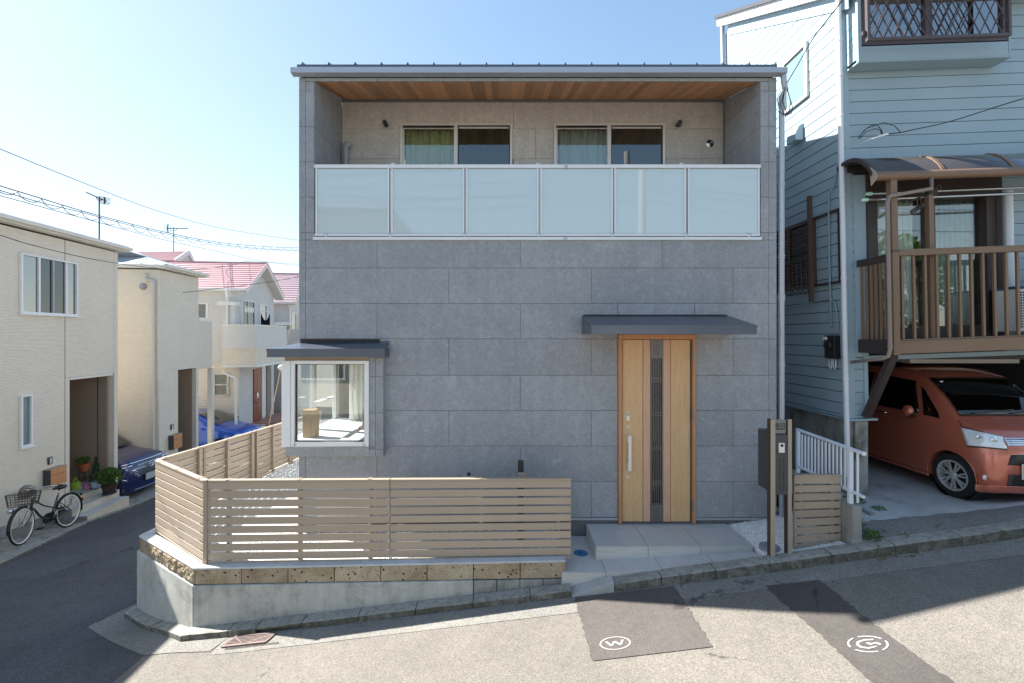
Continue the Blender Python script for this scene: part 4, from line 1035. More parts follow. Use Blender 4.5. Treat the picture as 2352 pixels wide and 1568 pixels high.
# ---- entrance canopy
Yc = 4.87
cn = tag(thing('entrance_canopy', None, None, (1.9, 5.2, ZC + .1)), None); cn.parent = H; cn.location = Vector((1.9, 5.2, ZC + .1)) - wloc(H)
bx0, bx1, zb1 = fx(1336), fx(1669), fz(727)
fx0, fx1 = PX(1354.5, Yc), PX(1738.5, Yc); zf1, zf0 = PZ(749, Yc), PZ(768.5, Yc)
xs_ = [bx0] + [PX(v, Yc) for v in (1354 + 112, 1354 + 275)] + [fx1]
MB().add([(bx0, Y0, zb1), (fx1, Y0, zb1), (fx1, Yc, zf1), (bx0, Yc, zf1), (bx0, Y0, zb1 - .02), (fx1, Y0, zb1 - .02), (fx1, Yc, zf1 - .02), (bx0, Yc, zf1 - .02)], [(0, 1, 2, 3), (4, 7, 6, 5), (0, 4, 5, 1), (1, 5, 6, 2), (2, 6, 7, 3), (3, 7, 4, 0)]).build('deck', 'canopy_metal', cn)
for a, b in zip(xs_, xs_[1:]):
    e = .002; MB().hexa([(a + e, Yc - .006, zf1 - .0), (b - e, Yc - .006, zf1 - .0), (b - e, Y0 - .002, zb1 + .001), (a + e, Y0 - .002, zb1 + .001), (a + e, Yc - .006, zf1 + .006), (b - e, Yc - .006, zf1 + .006), (b - e, Y0 - .002, zb1 + .007), (a + e, Y0 - .002, zb1 + .007)]).build('roof_sheet', 'canopy_metal', cn)
MB().box(bx0 + .0, fx1, Yc, Yc + .022, zf0, zf1 - .021).build('fascia', 'canopy_metal', cn, bevel=.002)
MB().box(bx0 - .004, fx1 + .004, Yc - .008, Yc + .01, zf1 - .022, zf1 - .0005).build('drip_edge', 'canopy_metal', cn)
MB().hexa([(bx0, Yc + .023, zf0), (bx0 + .02, Yc + .023, zf0), (bx0 + .02, Y0, zf0), (bx0, Y0, zf0), (bx0, Yc + .023, zf1 - .021), (bx0 + .02, Yc + .023, zf1 - .021), (bx0 + .02, Y0, zb1 - .021), (bx0, Y0, zb1 - .021)]).build('cheek', 'canopy_metal', cn)
MB().hexa([(fx1 - .02, Yc + .023, zf0), (fx1, Yc + .023, zf0), (fx1, Y0, zf0), (fx1 - .02, Y0, zf0), (fx1 - .02, Yc + .023, zf1 - .021), (fx1, Yc + .023, zf1 - .021), (fx1, Y0, zb1 - .021), (fx1 - .02, Y0, zb1 - .021)]).build('cheek', 'canopy_metal', cn)
MB().box(bx0 + .021, fx1 - .021, Yc + .023, Y0, zf0 + .004, zf0 + .012).build('soffit', 'soffit_wood', cn)
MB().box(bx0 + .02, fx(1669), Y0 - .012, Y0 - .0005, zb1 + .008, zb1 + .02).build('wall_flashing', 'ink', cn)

# ---- front door
door = tag(thing('front_door', None, None, (1.9, Y0, ZC - 2.39)), None); door.parent = H; door.location = Vector((1.9, Y0, ZC - 2.39)) - wloc(H)
dx = lambda u: fx((1500 + u / 3.136) * .9408)
dzv = lambda v: fz((800 + v / 3.136) * .9408)
x0, x1, zt_, zb_ = Ddoor
fw = dx(54) - dx(28)
f = MB(); f.box(x0, x0 + fw, Y0 - .035, Y0 + .07, zb_ + .004, zt_); f.box(x1 - (dx(615) - dx(592)), x1, Y0 - .035, Y0 + .07, zb_ + .004, zt_); f.box(x0 + fw, x1 - (dx(615) - dx(592)), Y0 - .035, Y0 + .07, dzv(92), zt_); f.build('door_frame', 'door_frame_wood', door, bevel=.003)
f = MB(); f.box(dx(54), dx(593), Y0 + .034, Y0 + .06, dzv(1484), dzv(92)); f.build('reveal', 'ink', door)
f = MB(); f.box(dx(54), dx(593), Y0 - .03, Y0 + .05, zb_ + .001, dzv(1484)); f.build('threshold', 'fascia_metal', door)
T_, B_ = dzv(96), dzv(1478)
for a, b, m, nm, pr in ((60, 216, 'door_wood', 'board', .0), (218, 273, 'door_strip', 'strip', .004), (372, 427, 'door_strip', 'strip', .004), (429, 578, 'door_wood', 'board', .0)):
    MB().cbox(dx(a) + .001, dx(b) - .001, Y0 - .008 - pr, Y0 + .03, B_, T_, .003).build(nm, m, door)
MB().box(dx(72) - .0015, dx(72) + .0015, Y0 - .009, Y0, B_, T_).build('bead', 'door_frame_wood', door)
# glazed slot with lattice
fr = MB(); y0_ = Y0 - .010
fr.box(dx(275), dx(284), y0_, Y0 + .02, B_, T_); fr.box(dx(362), dx(371), y0_, Y0 + .02, B_, T_); fr.box(dx(284), dx(362), y0_, Y0 + .02, dzv(228), T_); fr.box(dx(284), dx(362), y0_, Y0 + .02, B_, dzv(1347)); fr.build('slot_frame', 'lattice_grey', door)
MB().box(dx(284), dx(362), Y0 + .012, Y0 + .016, dzv(1347), dzv(228)).build('pane', 'dark_glass', door); MB().box(dx(284), dx(362), Y0 + .026, Y0 + .03, dzv(1347), dzv(228)).build('backing', 'room_dark', door)
for u in (294, 309, 323, 337, 352): MB().box(dx(u) - .0035, dx(u) + .0035, Y0 - .006, Y0 + .004, dzv(1347), dzv(228)).build('lattice_bar', 'lattice_grey', door)
for v in (380, 393, 405, 643, 655, 667, 904, 916, 928, 1166, 1178, 1190, 1338): MB().box(dx(284), dx(362), Y0 - .0085, Y0 - .0062, dzv(v) - .004, dzv(v) + .004).build('lattice_bar', 'lattice_grey', door)
for u in (300, 318, 336): MB().box(dx(u) - .002, dx(u) + .002, Y0 - .0115, Y0 - .0102, dzv(215), dzv(125)).build('slot_groove', 'dark_metal', door); MB().box(dx(u) - .002, dx(u) + .002, Y0 - .0115, Y0 - .0102, dzv(1460), dzv(1360)).build('slot_groove', 'dark_metal', door)
# hardware
hd = MB(); hd.box(dx(96), dx(121), Y0 - .066, Y0 - .05, dzv(1082), dzv(812)); hd.box(dx(92), dx(104), Y0 - .055, Y0 - .008, dzv(870), dzv(812)); hd.box(dx(92), dx(104), Y0 - .055, Y0 - .008, dzv(1082), dzv(1022)); hd.build('handle', 'handle_silver', door, bevel=.003, seg=2)
kp = MB().box(dx(89), dx(115), Y0 - .016, Y0 - .008, dzv(706), dzv(640)).build('keypad', 'handle_silver', door, bevel=.002)
MB().box(dx(93), dx(111), Y0 - .0175, Y0 - .0162, dzv(668), dzv(645)).build('sensor', 'pipe_grey', kp)
for v in (751, 1136):
    lk = MB().lathe([(.022, 0), (.022, -.006), (.017, -.011), (.0, -.011)], (dx(103), Y0 - .008, dzv(v)), 20, 'Y', close=False).build('lock_cylinder', 'handle_silver', door, auto=40)
    MB().box(dx(99), dx(107), Y0 - .0205, Y0 - .0192, dzv(v) - .004, dzv(v) + .004).build('keyhole', 'dark_metal', lk)
for v in (212, 658, 1355): MB().cyl((dx(587), Y0 - .035, dzv(v + 40)), (dx(587), Y0 - .035, dzv(v - 40)), .010, 10).build('hinge', 'lattice_grey', door)
MB().box(fx(1419) + .3, fx(1419) + .42, Yc + .2, Yc + .23, zf0 - .003, zf0 + .004).build('door_closer', 'dark_metal', door) if False else None

# ---- corner bay window
BY = 5.40; bw = tag(thing('bay_window', None, None, (-2.1, BY, ZC - 1)), None); bw.parent = H; bw.location = Vector((-2.1, BY, ZC - 1)) - wloc(H)
X = lambda px, Y=BY: PX(px, Y)
Z = lambda py, Y=BY: PZ(py, Y)
bxl, bxr = X(652), X(880.6); bzt, bzb = Z(820), Z(1046)
tb = lambda u: X((450 + u / 2.85) * .9408)
tv = lambda v: Z((600 + v / 2.85) * .9408)
def bpan(x0, x1, z0, z1): return MB().cbox(x0 + gp / 2, x1 - gp / 2, BY, BY + TH, z0 + gp / 2, z1 - gp / 2, .002).build('panel', 'grey_siding', bw)
xg = tb(1330)
bpan(tb(1287), xg, tv(905), tv(772)); bpan(tb(1287), xg, tv(1157), tv(905)); bpan(tb(1287), xg, tv(1390), tv(1157)); bpan(tb(1287), xg, tv(1462), tv(1412))
for a, b in ((905, 772), (1157, 905), (1412, 1157), (1462, 1412)): bpan(xg, bxr, tv(a), tv(b))
bpan(tb(700), tb(1287), tv(1462), tv(1392)); MB().box(tb(697), tb(1287), BY + .004, BY + .06, tv(795), tv(770)).build('head_board', 'slat_back', bw)
MB().box(tb(697), bxr, BY + TH + .002, Y0, tv(1461), tv(1392)).build('sill_box', 'grey_siding', bw); MB().box(tb(1290), bxr - .002, BY + TH + .002, Y0 + .0, tv(1391), tv(772)).build('cheek', 'grey_siding', bw)
MB().box(bxl + .01, bxl + .1, BY + .05, 7.9, tv(1461), tv(1392)).build('sill_box', 'grey_siding', bw)
MB().box(bxl + .03, bxl + .07, 7.0, 7.9, tv(1391), tv(795)).build('side_wall', 'grey_siding', bw)
# white corner window frame
f = MB(); yF = BY - .02
f.box(tb(683), tb(743), yF, yF + .09, tv(1392), tv(795)); wf = f.build('corner_mullion', 'white_frame', bw, bevel=.003)
f = MB(); a, b, c_, d_2 = tb(747), tb(1287), tv(795), tv(1390); k0, k1, kt, kb = tb(775), tb(1257), tv(817), tv(1357)
f.box(a, k0, yF - .004, yF + .07, d_2, c_); f.box(k1, b, yF - .004, yF + .07, d_2, c_); f.box(k0, k1, yF - .004, yF + .07, kt, c_); f.box(k0, k1, yF - .004, yF + .07, d_2, kb); f.build('window_frame', 'white_frame', bw, bevel=.003)
f = MB(); e = .008; f.box(k0, k0 + e, yF + .01, yF + .05, kb, kt); f.box(k1 - e, k1, yF + .01, yF + .05, kb, kt); f.box(k0 + e, k1 - e, yF + .01, yF + .05, kt - e, kt); f.box(k0 + e, k1 - e, yF + .01, yF + .05, kb, kb + e); f.build('gasket', 'dark_metal', bw)
MB().box(k0 + e, k1 - e, yF + .028, yF + .036, kb + e, kt - e).build('pane', 'clear_glass', bw)
for u in (775, 1255): MB().box(tb(u) - .02, tb(u) + .02, yF - .008, yF - .0045, tv(1382), tv(1376)).build('drain_cap', 'steel_flashing', bw)
# left-hand glazing going back along the side
sx = bxl + .03
for y0, y1 in ((BY + .075, BY + .12), (6.12, 6.20), (6.9, 6.98)): MB().box(sx - .03, sx + .03, y0, y1, tv(1391), tv(796)).build('side_mullion', 'white_frame', bw, bevel=.003)
for z0, z1 in ((tv(1391), tv(1360)), (tv(822), tv(796))):
    MB().box(sx - .03, sx + .03, BY + .12, 6.12, z0, z1).build('side_rail', 'white_frame', bw); MB().box(sx - .03, sx + .03, 6.20, 6.9, z0, z1).build('side_rail', 'white_frame', bw)
MB().box(sx - .003, sx + .003, BY + .12, 6.12, tv(1360), tv(822)).build('pane', 'clear_glass', bw); MB().box(sx - .003, sx + .003, 6.20, 6.9, tv(1360), tv(822)).build('pane', 'clear_glass', bw)
# interior: bench sill, timber post, walls, ceiling, floor
iz = tv(1358)
MB().box(sx + .04, bxr - .04, BY + .055, 7.0, iz - .03, iz - .004).build('bench_sill', 'white_frame', bw)
px0 = X(((450 + 822 / 2.85) * .9408), 5.58); px1 = X(((450 + 910 / 2.85) * .9408), 5.58)
MB().box(PX((450 + 822 / 2.85) * .9408, 5.62), PX((450 + 912 / 2.85) * .9408, 5.62), 5.62, 5.74, iz - .004, tv(1160)).build('timber_post', 'old_post', bw, bevel=.004)
room = MB(); room.box(-2.60, .9, 7.3, 7.4, ZC - 2.3, ZC + .2); room.box(-.4, -.3, Y0 + .13, 7.3, ZC - 2.3, ZC + .2); room.build('room_wall', 'room_wall', bw)
MB().box(-2.60, .9, Y0 + .125, 8.6, ZC + .0, ZC + .05).build('room_ceiling', 'plaster_white', bw); MB().box(-2.60, .9, Y0 + .125, 8.6, ZC - 2.35, ZC - 2.29).build('room_floor', 'floor_wood', bw)
def cfn(u, v): return (-2.45 + .42 * u, 6.72 + .02 * math.sin(u * 40) + .15 * u, tv(805) - (tv(805) - iz) * v)
MB().grid(cfn, 60, 3).build('curtain', 'white_curtain', bw, smooth=True, solid=.003)
sc_ = MB(); sc_.box(-2.58, -2.5, 5.75, 6.3, tv(1120), tv(1112)); sc_.build('side_shelf', 'white_frame', bw)
# canopy of the bay
Yb_ = 5.29; cpx = PX(612.5, Yb_); cpr = PX(884, Yb_); zc1, zc0 = PZ(799.5, Yb_), PZ(819, Yb_); apex = (fx(687), Y0, fz(786)); apr = (fx(889), Y0, fz(784))
cb = tag(thing('bay_canopy', None, None, (-2.2, Yb_, ZC - .2)), None); cb.parent = H; cb.location = Vector((-2.2, Yb_, ZC - .2)) - wloc(H)
t = .012
def roofq(a, b, c, d, nm): return MB().hexa([Vector(p) - Vector((0, 0, t)) for p in (a, b, c, d)] + [a, b, c, d]).build(nm, 'canopy_metal', cb)
Pf0, Pf1 = Vector((cpx, Yb_, zc1)), Vector((cpr, Yb_, zc1)); Pb = Vector((cpx, 7.95, zc1)); Ap = Vector(apex) + Vector((.0, 0, .0)); Apr = Vector((cpr, Y0, apr[2])); Apb = Vector((XL, 7.6, apex[2]))
MB().add([Pf0, Pf1, Apr, Ap, Pf0 - Vector((0, 0, t)), Pf1 - Vector((0, 0, t)), Apr - Vector((0, 0, t)), Ap - Vector((0, 0, t))], [(0, 1, 2, 3), (7, 6, 5, 4), (0, 4, 5, 1), (1, 5, 6, 2), (2, 6, 7, 3), (3, 7, 4, 0)]).build('front_slope', 'canopy_metal', cb)
MB().add([Pf0 + Vector((0, .001, .0005)), Ap + Vector((0, .001, .0005)), Apb, Pb, Pf0 - Vector((0, 0, t)), Ap - Vector((0, 0, t)), Apb - Vector((0, 0, t)), Pb - Vector((0, 0, t))], [(0, 1, 2, 3), (7, 6, 5, 4), (0, 4, 5, 1), (1, 5, 6, 2), (2, 6, 7, 3), (3, 7, 4, 0)]).build('side_slope', 'canopy_metal', cb)
MB().box(cpx, cpr, Yb_, Yb_ + .02, zc0, zc1 - t - .001).build('fascia', 'canopy_metal', cb, bevel=.002)
MB().box(cpx - .004, cpr + .004, Yb_ - .006, Yb_ + .005, zc1 - t - .014, zc1 - .003).build('drip_edge', 'canopy_metal', cb)
MB().box(cpx, cpx + .02, Yb_ + .021, 7.95, zc0, zc1 - t - .001).build('fascia', 'canopy_metal', cb); MB().box(cpr - .02, cpr, Yb_ + .021, Y0, zc0, zc1 - t - .001).build('fascia', 'canopy_metal', cb)
MB().box(cpx + .021, XL - .002, Yb_ + .022, 7.95, zc0 + .012, zc0 + .02).build('soffit', 'slat_back', cb); MB().box(XL, cpr - .021, Yb_ + .022, Y0 - .002, zc0 + .012, zc0 + .02).build('soffit', 'slat_back', cb)
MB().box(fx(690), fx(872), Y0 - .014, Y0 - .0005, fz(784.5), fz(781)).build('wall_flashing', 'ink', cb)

# ---- sofa seen through the bay window (a thing of its own)
sf = thing('sofa', 'brown sofa with rounded arm seen inside the corner bay window', 'sofa', (-1.55, 6.6, ZC - 2.29))
MB().box(-2.05, -.6, 6.25, 7.0, ZC - 2.25, iz - .26).build('base', 'sofa_brown', sf, bevel=.04, seg=3)
MB().box(-2.05, -.6, 6.08, 6.26, ZC - 2.2, iz + .30).build('backrest', 'sofa_brown', sf, bevel=.06, seg=4)
MB().box(-2.12, -1.92, 6.1, 7.0, ZC - 2.25, iz + .05).build('armrest', 'sofa_brown', sf, bevel=.06, seg=4)
# ================================================================ letterbox posts
mp = thing('letterbox_stand', 'bronze twin-post stand with nameplate, doorbell and black letterbox beside the porch', 'letterbox', (3.0, 4.66, ZC - 2.45))
Ym = 4.60; X = lambda px: PX(px, Ym); Z = lambda py: PZ(py, Ym)
u = lambda v: (1880 + v / 3.41) * .9408
w = lambda v: (940 + v / 3.41) * .9408
zt_ = Z(962)
def post(pxa, pxb, pxc, foot):   # dark left face, tan front strip
    x0, x1, x2 = X(pxa), X(pxb), X(pxc)
    MB().box(x1 - .004, x2, Ym, Ym + .012, Z(foot), zt_).build('post_facing', 'slat_brown', mp, bevel=.001)
    MB().box(x1 - .002, x2 - .002, Ym + .0125, Ym + .075, Z(foot), zt_ - .002).build('post', 'post_bronze', mp, bevel=.001)
post(1768.5, 1772, 1781, 1286); post(1806, 1811.5, 1819, 1280)
MB().box(X(1781), X(1808), Ym + .02, Ym + .03, Z(995), Z(963)).build('name_plate', 'name_plate', mp, bevel=.001)
text_mesh('surname', '\u7bE0\u7530', .055, 'ink', mp, (X(1794.5), Ym + .0188, Z(977)), (math.radians(90), 0, 0), .0006)
text_mesh('surname', 'SHINODA', .024, 'ink', mp, (X(1794.5), Ym + .0188, Z(985)), (math.radians(90), 0, 0), .0006, offs=.0006)
MB().box(X(1781) + .001, X(1811), Ym + .008, Ym + .32, Z(1136), Z(997)).build('letterbox', 'mailbox_black', mp, bevel=.002)
mb = MB(); a, b, c, d = X(1792), X(1801.5), Z(1126), Z(1050)
for q in ((a, a + .003, c, d), (b - .003, b, c, d), (a + .003, b - .003, c, c + .003), (a + .003, b - .003, d - .003, d)): mb.box(q[0], q[1], Ym + .0055, Ym + .0082, q[2], q[3])
mb.build('mail_slot', 'ink', mp)
bell = MB().box(X(1789), X(1802), Ym - .006, Ym + .0078, Z(1038), Z(1016)).build('intercom', 'off_white', mp, bevel=.002)
MB().lathe([(.016, 0), (.014, -.006), (.0, -.007)], (X(1795.3), Ym - .006, Z(1021.5)), 20, 'Y', close=False).build('camera_eye', 'ink', bell)
for i in range(3): MB().box(X(1791.5), X(1800), Ym - .0068, Ym - .0061, Z(1029.5 + i * 2.4) - .0015, Z(1029.5 + i * 2.4) + .0015).build('speaker_slot', 'champagne', bell)
MB().box(2.958, 3.01, Ym + .10, Ym + .36, Z(1133), Z(1037)).build('delivery_box', 'mailbox_black', mp, bevel=.004)
# tap post between fence and house
tp = thing('garden_tap', 'brown garden tap post with cream spout rising behind the front slat fence', 'tap', (PX(1196, 5.25), 5.25, ZC - 2.5))
x = PX(1196, 5.25); MB().box(x - .035, x + .035, 5.22, 5.29, ZC - 2.5, PZ(1057, 5.25)).build('column', 'post_bronze', tp, bevel=.002)
MB().box(PX(1190, 5.2), PX(1209, 5.2), 5.13, 5.21, PZ(1093, 5.2), PZ(1083, 5.2)).build('spout', 'slat_brown', tp, bevel=.006)

# ================================================================ concrete pier and white railing
pr = thing('concrete_pier', 'weathered mossy concrete pier at the garage corner, carrying the white railing', 'pier', (3.76, 4.62, ZC - 2.3))
MB().hexa([(3.70, 4.60, ZC - 2.6), (3.80, 4.60, ZC - 2.6), (3.80, 5.58, ZC - 2.6), (3.70, 5.58, ZC - 2.6), (3.70, 4.60, ZC - 1.815), (3.80, 4.60, ZC - 1.815), (3.80, 5.58, ZC - 1.815), (3.70, 5.58, ZC - 1.815)]).build('pier', 'concrete_old', pr, bevel=.012, seg=2)
MB().box(3.692, 3.81, 4.592, 4.72, ZC - 2.6, ZC - 2.17).build('footing', 'concrete_old', pr, bevel=.01)
wr = thing('white_railing', 'white metal railing running back between the grey house and the blue house', 'railing', (3.74, 5.1, ZC - 1.8))
xr = 3.735
MB().beam((xr, 4.50, ZC - 1.225), (xr, 5.54, ZC - 1.195), .035, .03).build('top_rail', 'white_rail', wr, bevel=.004); MB().beam((xr, 4.50, ZC - 1.68), (xr, 5.54, ZC - 1.66), .03, .03).build('bottom_rail', 'white_rail', wr, bevel=.004)
MB().box(xr - .022, xr + .022, 4.66, 4.70, ZC - 1.815, ZC - 1.205).build('post', 'white_rail', wr, bevel=.004); MB().box(xr - .02, xr + .02, 5.50, 5.54, ZC - 2.1, ZC - 1.19).build('post', 'white_rail', wr, bevel=.004)
MB().beam((xr, 4.495, ZC - 1.226), (xr, 4.50, ZC - 1.226), .04, .036).build('end_cap', 'white_rail', wr); MB().box(xr - .008, xr + .008, 4.575, 4.591, ZC - 1.77, ZC - 1.24).build('baluster', 'white_rail', wr)
for i in range(13): y = 4.755 + i * .0575; MB().box(xr - .008, xr + .008, y - .008, y + .008, ZC - 1.67, ZC - 1.235).build('baluster', 'white_rail', wr)
# ================================================================ the pale blue house on the right
class NMB(MB):
    def build(s, *a, **k):
        s.v = [Vector((v.x - .020 * (v.z - ZC), v.y, v.z + .036 * max(0, v.x - 4.42))) for v in s.v]
        return MB.build(s, *a, **k)
YN, XN = 5.6, 4.42
nx = lambda px, Y=YN: PX(px, Y); nz = lambda py, Y=YN: PZ(py, Y)
BH = thing('blue_house', 'pale blue house with horizontal board siding, brown balcony and a garage below', 'house', (5.8, 5.6, ZC - 2.0))
XE = 7.6; pitch = 26.6 / F * YN; zk0 = nz(209.1)
zbase = nz(960)
# side boards
lo = zbase; k = int((lo - zk0) / pitch) - 1
roofz = lambda y: ZC + 4.36 + .58 * (y - 5.5)
YSB = 8.34
zz = zk0 + k * pitch
while zz < ZC + 6.2:
    a, b = max(zz, lo) + .005, zz + pitch - .005
    if b > lo + .02:
        # clip against the sloping eave
        ya = 5.602; top = roofz(ya)
        if b > top: ya = 5.5 + (b - (ZC + 4.36)) / .58
        if ya < YSB - .05:
            m = NMB(); c = .006
            m.hexa([(XN, ya, a), (XN, YSB, a), (XN + .02, YSB, a), (XN + .02, ya, a), (XN + .004, ya, b), (XN + .004, YSB, b), (XN + .02, YSB, b), (XN + .02, ya, b)]) ; m.build('siding_board', 'blue_siding', BH)
    zz += pitch
NMB().hexa([(XN + .021, 5.64, lo), (XN + .12, 5.64, lo), (XN + .12, YSB, lo), (XN + .021, YSB, lo), (XN + .021, 5.64, roofz(5.64) - .02), (XN + .12, 5.64, roofz(5.64) - .02), (XN + .12, YSB, roofz(YSB) - .02), (XN + .021, YSB, roofz(YSB) - .02)]).build('side_wall', 'room_dark', BH)
NMB().box(XN, XE, YSB + .001, YSB + .12, ZC - 2, roofz(YSB) - .1).build('rear_wall', 'blue_siding', BH)
# roof rake
NMB().hexa([(XN - .012, 5.45, roofz(5.45) - .20), (XN - .001, 5.45, roofz(5.45) - .20), (XN - .001, YSB, roofz(YSB) - .20), (XN - .012, YSB, roofz(YSB) - .20), (XN - .012, 5.45, roofz(5.45) - .002), (XN - .001, 5.45, roofz(5.45) - .002), (XN - .001, YSB, roofz(YSB) - .002), (XN - .012, YSB, roofz(YSB) - .002)]).build('rake_trim', 'blue_siding', BH)
NMB().hexa([(XN - .10, 5.30, roofz(5.30)), (XE, 5.30, roofz(5.30)), (XE, YSB + .25, roofz(YSB + .25)), (XN - .10, YSB + .25, roofz(YSB + .25)), (XN - .10, 5.30, roofz(5.30) + .16), (XE, 5.30, roofz(5.30) + .16), (XE, YSB + .25, roofz(YSB + .25) + .16), (XN - .10, YSB + .25, roofz(YSB + .25) + .16)]).build('roof', 'white_trim', BH)
NMB().beam((XN - .12, 5.25, roofz(5.25) + .19), (XN - .12, YSB + .27, roofz(YSB + .27) + .19), .06, .05).build('roof_edge', 'roof_edge', BH)
NMB().cyl((XN - .06, YSB + .12, ZC + 2.5), (XN - .06, YSB + .12, roofz(YSB) + .05), .04, 10).build('rear_downpipe', 'pipe_grey', BH)
# front boards
zc_ = [zk0 + i * pitch for i in range(int((nz(960) - zk0) / pitch) - 1, 14)]
gar_top = nz(828)
def fboard(x0, x1, a, b):
    NMB().hexa([(x0, YN, a), (x1, YN, a), (x1, YN + .02, a), (x0, YN + .02, a), (x0, YN + .004, b), (x1, YN + .004, b), (x1, YN + .02, b), (x0, YN + .02, b)]).build('siding_board', 'blue_siding', BH)
win_top, win_bot = nz(404), nz(790)
xp0, xp1, xw0, xw1 = nx(1966), nx(1994), nx(1994), nx(2303)
for z in zc_:
    a, b = max(z, lo) + .0035, z + pitch - .0035
    if b < a + .02: continue
    if a > win_top - .03: fboard(nx(1960), XE, a, b)
    elif b > gar_top + .05:
        fboard(nx(1960), xp0, a, b)
        fboard(nx(2312), XE, max(a, gar_top + .05), b)
    else: fboard(nx(1960), nx(1982), a, b)
f = NMB(); f.box(XN - .004, nx(1960), YN - .012, YN + .03, lo, ZC + 4.6); f.box(XN - .006, XN + .02, YN + .031, YN + .09, lo, ZC + 4.6); f.build('corner_trim', 'blue_siding', BH, bevel=.003)
NMB().box(xp0, xp1, YN - .006, YN + .02, gar_top + .05, win_top).build('pilaster', 'blue_siding', BH, bevel=.002)
NMB().box(nx(1982), nx(1991), YN - .008, YN + .03, lo, gar_top + .04).build('opening_trim', 'blue_siding', BH)
NMB().box(xw1, nx(2312), YN - .012, YN + .02, win_bot, win_top).build('opening_trim', 'blue_siding', BH)
NMB().box(nx(1982) + .002, XE, YN - .014, YN + .2, gar_top, gar_top + .06).build('garage_beam', 'blue_siding', BH, bevel=.003)
c = NMB(); c.box(nx(1960), XE, YN + .021, YN + .12, win_top - .0, ZC + 5.0); c.box(nx(1960), xp1, YN + .021, YN + .12, gar_top, win_top); c.box(xw1, XE, YN + .021, YN + .12, gar_top, win_top); c.box(xw0, xw1, YN + .1, YN + .15, gar_top, win_bot); c.build('front_wall', 'room_dark', BH)
# base flashing, concrete base and column
NMB().box(XN - .03, XN + .02, 5.62, YSB, lo - .025, lo - .001).build('base_flashing', 'pipe_blue', BH); NMB().box(XN - .03, nx(2005), YN - .05, YN + .1, lo - .026, lo - .001).build('base_flashing', 'pipe_blue', BH)
MB().box(XN + .045, XN + .2, 5.62, YSB + .1, ZC - 2.9, lo - .027).build('concrete_base', 'concrete_old', BH)
MB().box(nx(1961), nx(1990.5), YN - .03, YN + .25, ZC - 2.4, lo - .027).build('concrete_column', 'concrete_old', BH, bevel=.008)
# garage interior
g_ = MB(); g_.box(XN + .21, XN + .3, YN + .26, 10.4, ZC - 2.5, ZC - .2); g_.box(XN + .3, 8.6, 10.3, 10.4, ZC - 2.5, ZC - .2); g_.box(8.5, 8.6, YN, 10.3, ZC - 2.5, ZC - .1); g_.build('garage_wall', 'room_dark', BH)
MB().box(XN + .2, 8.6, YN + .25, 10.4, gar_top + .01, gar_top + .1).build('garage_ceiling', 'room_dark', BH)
MB().box(5.9, 7.5, 6.3, 6.45, gar_top - .07, gar_top - .0).build('garage_lamp_box', 'pipe_cream', BH)
# upper bay with grille window
YU = 5.40; ux0, ux1, uz0 = nx(1984, YU), nx(2333, YU), nz(142, YU)
for i in range(12):
    a, b = uz0 + .04 + i * pitch, uz0 + .04 + (i + 1) * pitch - .007
    if i < 1:
        NMB().box(ux0 + .045, ux1 - .02, YU, YU + .015, a, b).build('bay_board', 'blue_siding', BH)
    elif i > 7: NMB().box(ux0 + .045, ux1 - .02, YU, YU + .015, a, b).build('bay_board', 'blue_siding', BH)
    NMB().box(ux0, ux0 + .015, YU + .03, YN - .013, a, b).build('bay_board', 'blue_siding', BH)
f = NMB(); f.box(ux0 - .004, ux0 + .04, YU - .008, YU + .025, uz0 + .0, ZC + 5); f.box(ux1 - .02, ux1 + .006, YU - .008, YU + .18, uz0, ZC + 5); f.box(ux0 + .04, ux1 - .02, YU - .006, YU + .19, uz0, uz0 + .038); f.build('bay_trim', 'blue_siding', BH, bevel=.002)
NMB().box(ux0 + .016, ux1 - .02, YU + .02, YN + .018, uz0 + .04, ZC + 5).build('bay_core', 'pipe_blue', BH) if False else None
NMB().box(ux0 - .004, ux1 + .006, YU - .006, YN - .015, uz0 - .02, uz0 - .001).build('bay_soffit', 'pipe_blue', BH)
wx0, wx1, wz0 = nx(2010, YU), nx(2322, YU), nz(100, YU)
Wn = tag(thing('grille_window', None, None, ((wx0 + wx1) / 2, YU, wz0)), None); Wn.parent = BH; Wn.location = Vector(((wx0 + wx1) / 2, YU, wz0)) - wloc(BH)
f = NMB(); f.box(ux0 + .045, wx0 + .02, YU + .0, YU + .06, wz0 - .03, wz0 + 1.3); f.box(wx1 - .02, ux1 - .021, YU, YU + .06, wz0 - .03, wz0 + 1.3); f.box(wx0 + .02, wx1 - .02, YU, YU + .06, wz0 - .03, wz0 + .03); f.box(nx(2140, YU), nx(2156, YU), YU + .0, YU + .05, wz0 + .03, wz0 + 1.3); f.build('window_frame', 'neigh_purple', Wn, bevel=.002)
NMB().box(wx0 + .02, wx1 - .02, YU + .03, YU + .036, wz0 + .03, wz0 + 1.3).build('pane', 'mirror_glass', Wn)
NMB().box(ux0 + .05, ux1 - .05, YU + .20, YU + .21, wz0 - .05, wz0 + 1.3).build('room_back', 'room_dark', Wn)
YG = 5.22; gx0, gx1, gz0 = nx(2004, YG), nx(2334, YG), nz(96, YG)
f = NMB(); f.box(gx0, gx0 + .035, YG - .02, YG + .02, gz0, gz0 + 1.4); f.box(gx1 - .035, gx1, YG - .02, YG + .02, gz0, gz0 + 1.4); f.box(gx0 + .035, gx1 - .035, YG - .02, YG + .02, gz0, gz0 + .035)
f.build('grille_frame', 'neigh_purple', Wn, bevel=.002)
for z in (gz0 + .1, gz0 + .9):
    NMB().box(gx0 - .04, gx0 - .001, YG, YG + .03, z - .02, z + .03).build('grille_bracket', 'neigh_dark', Wn)
sl_ = 2.05
st = 25 / F * YG
x = gx0 - 1.4
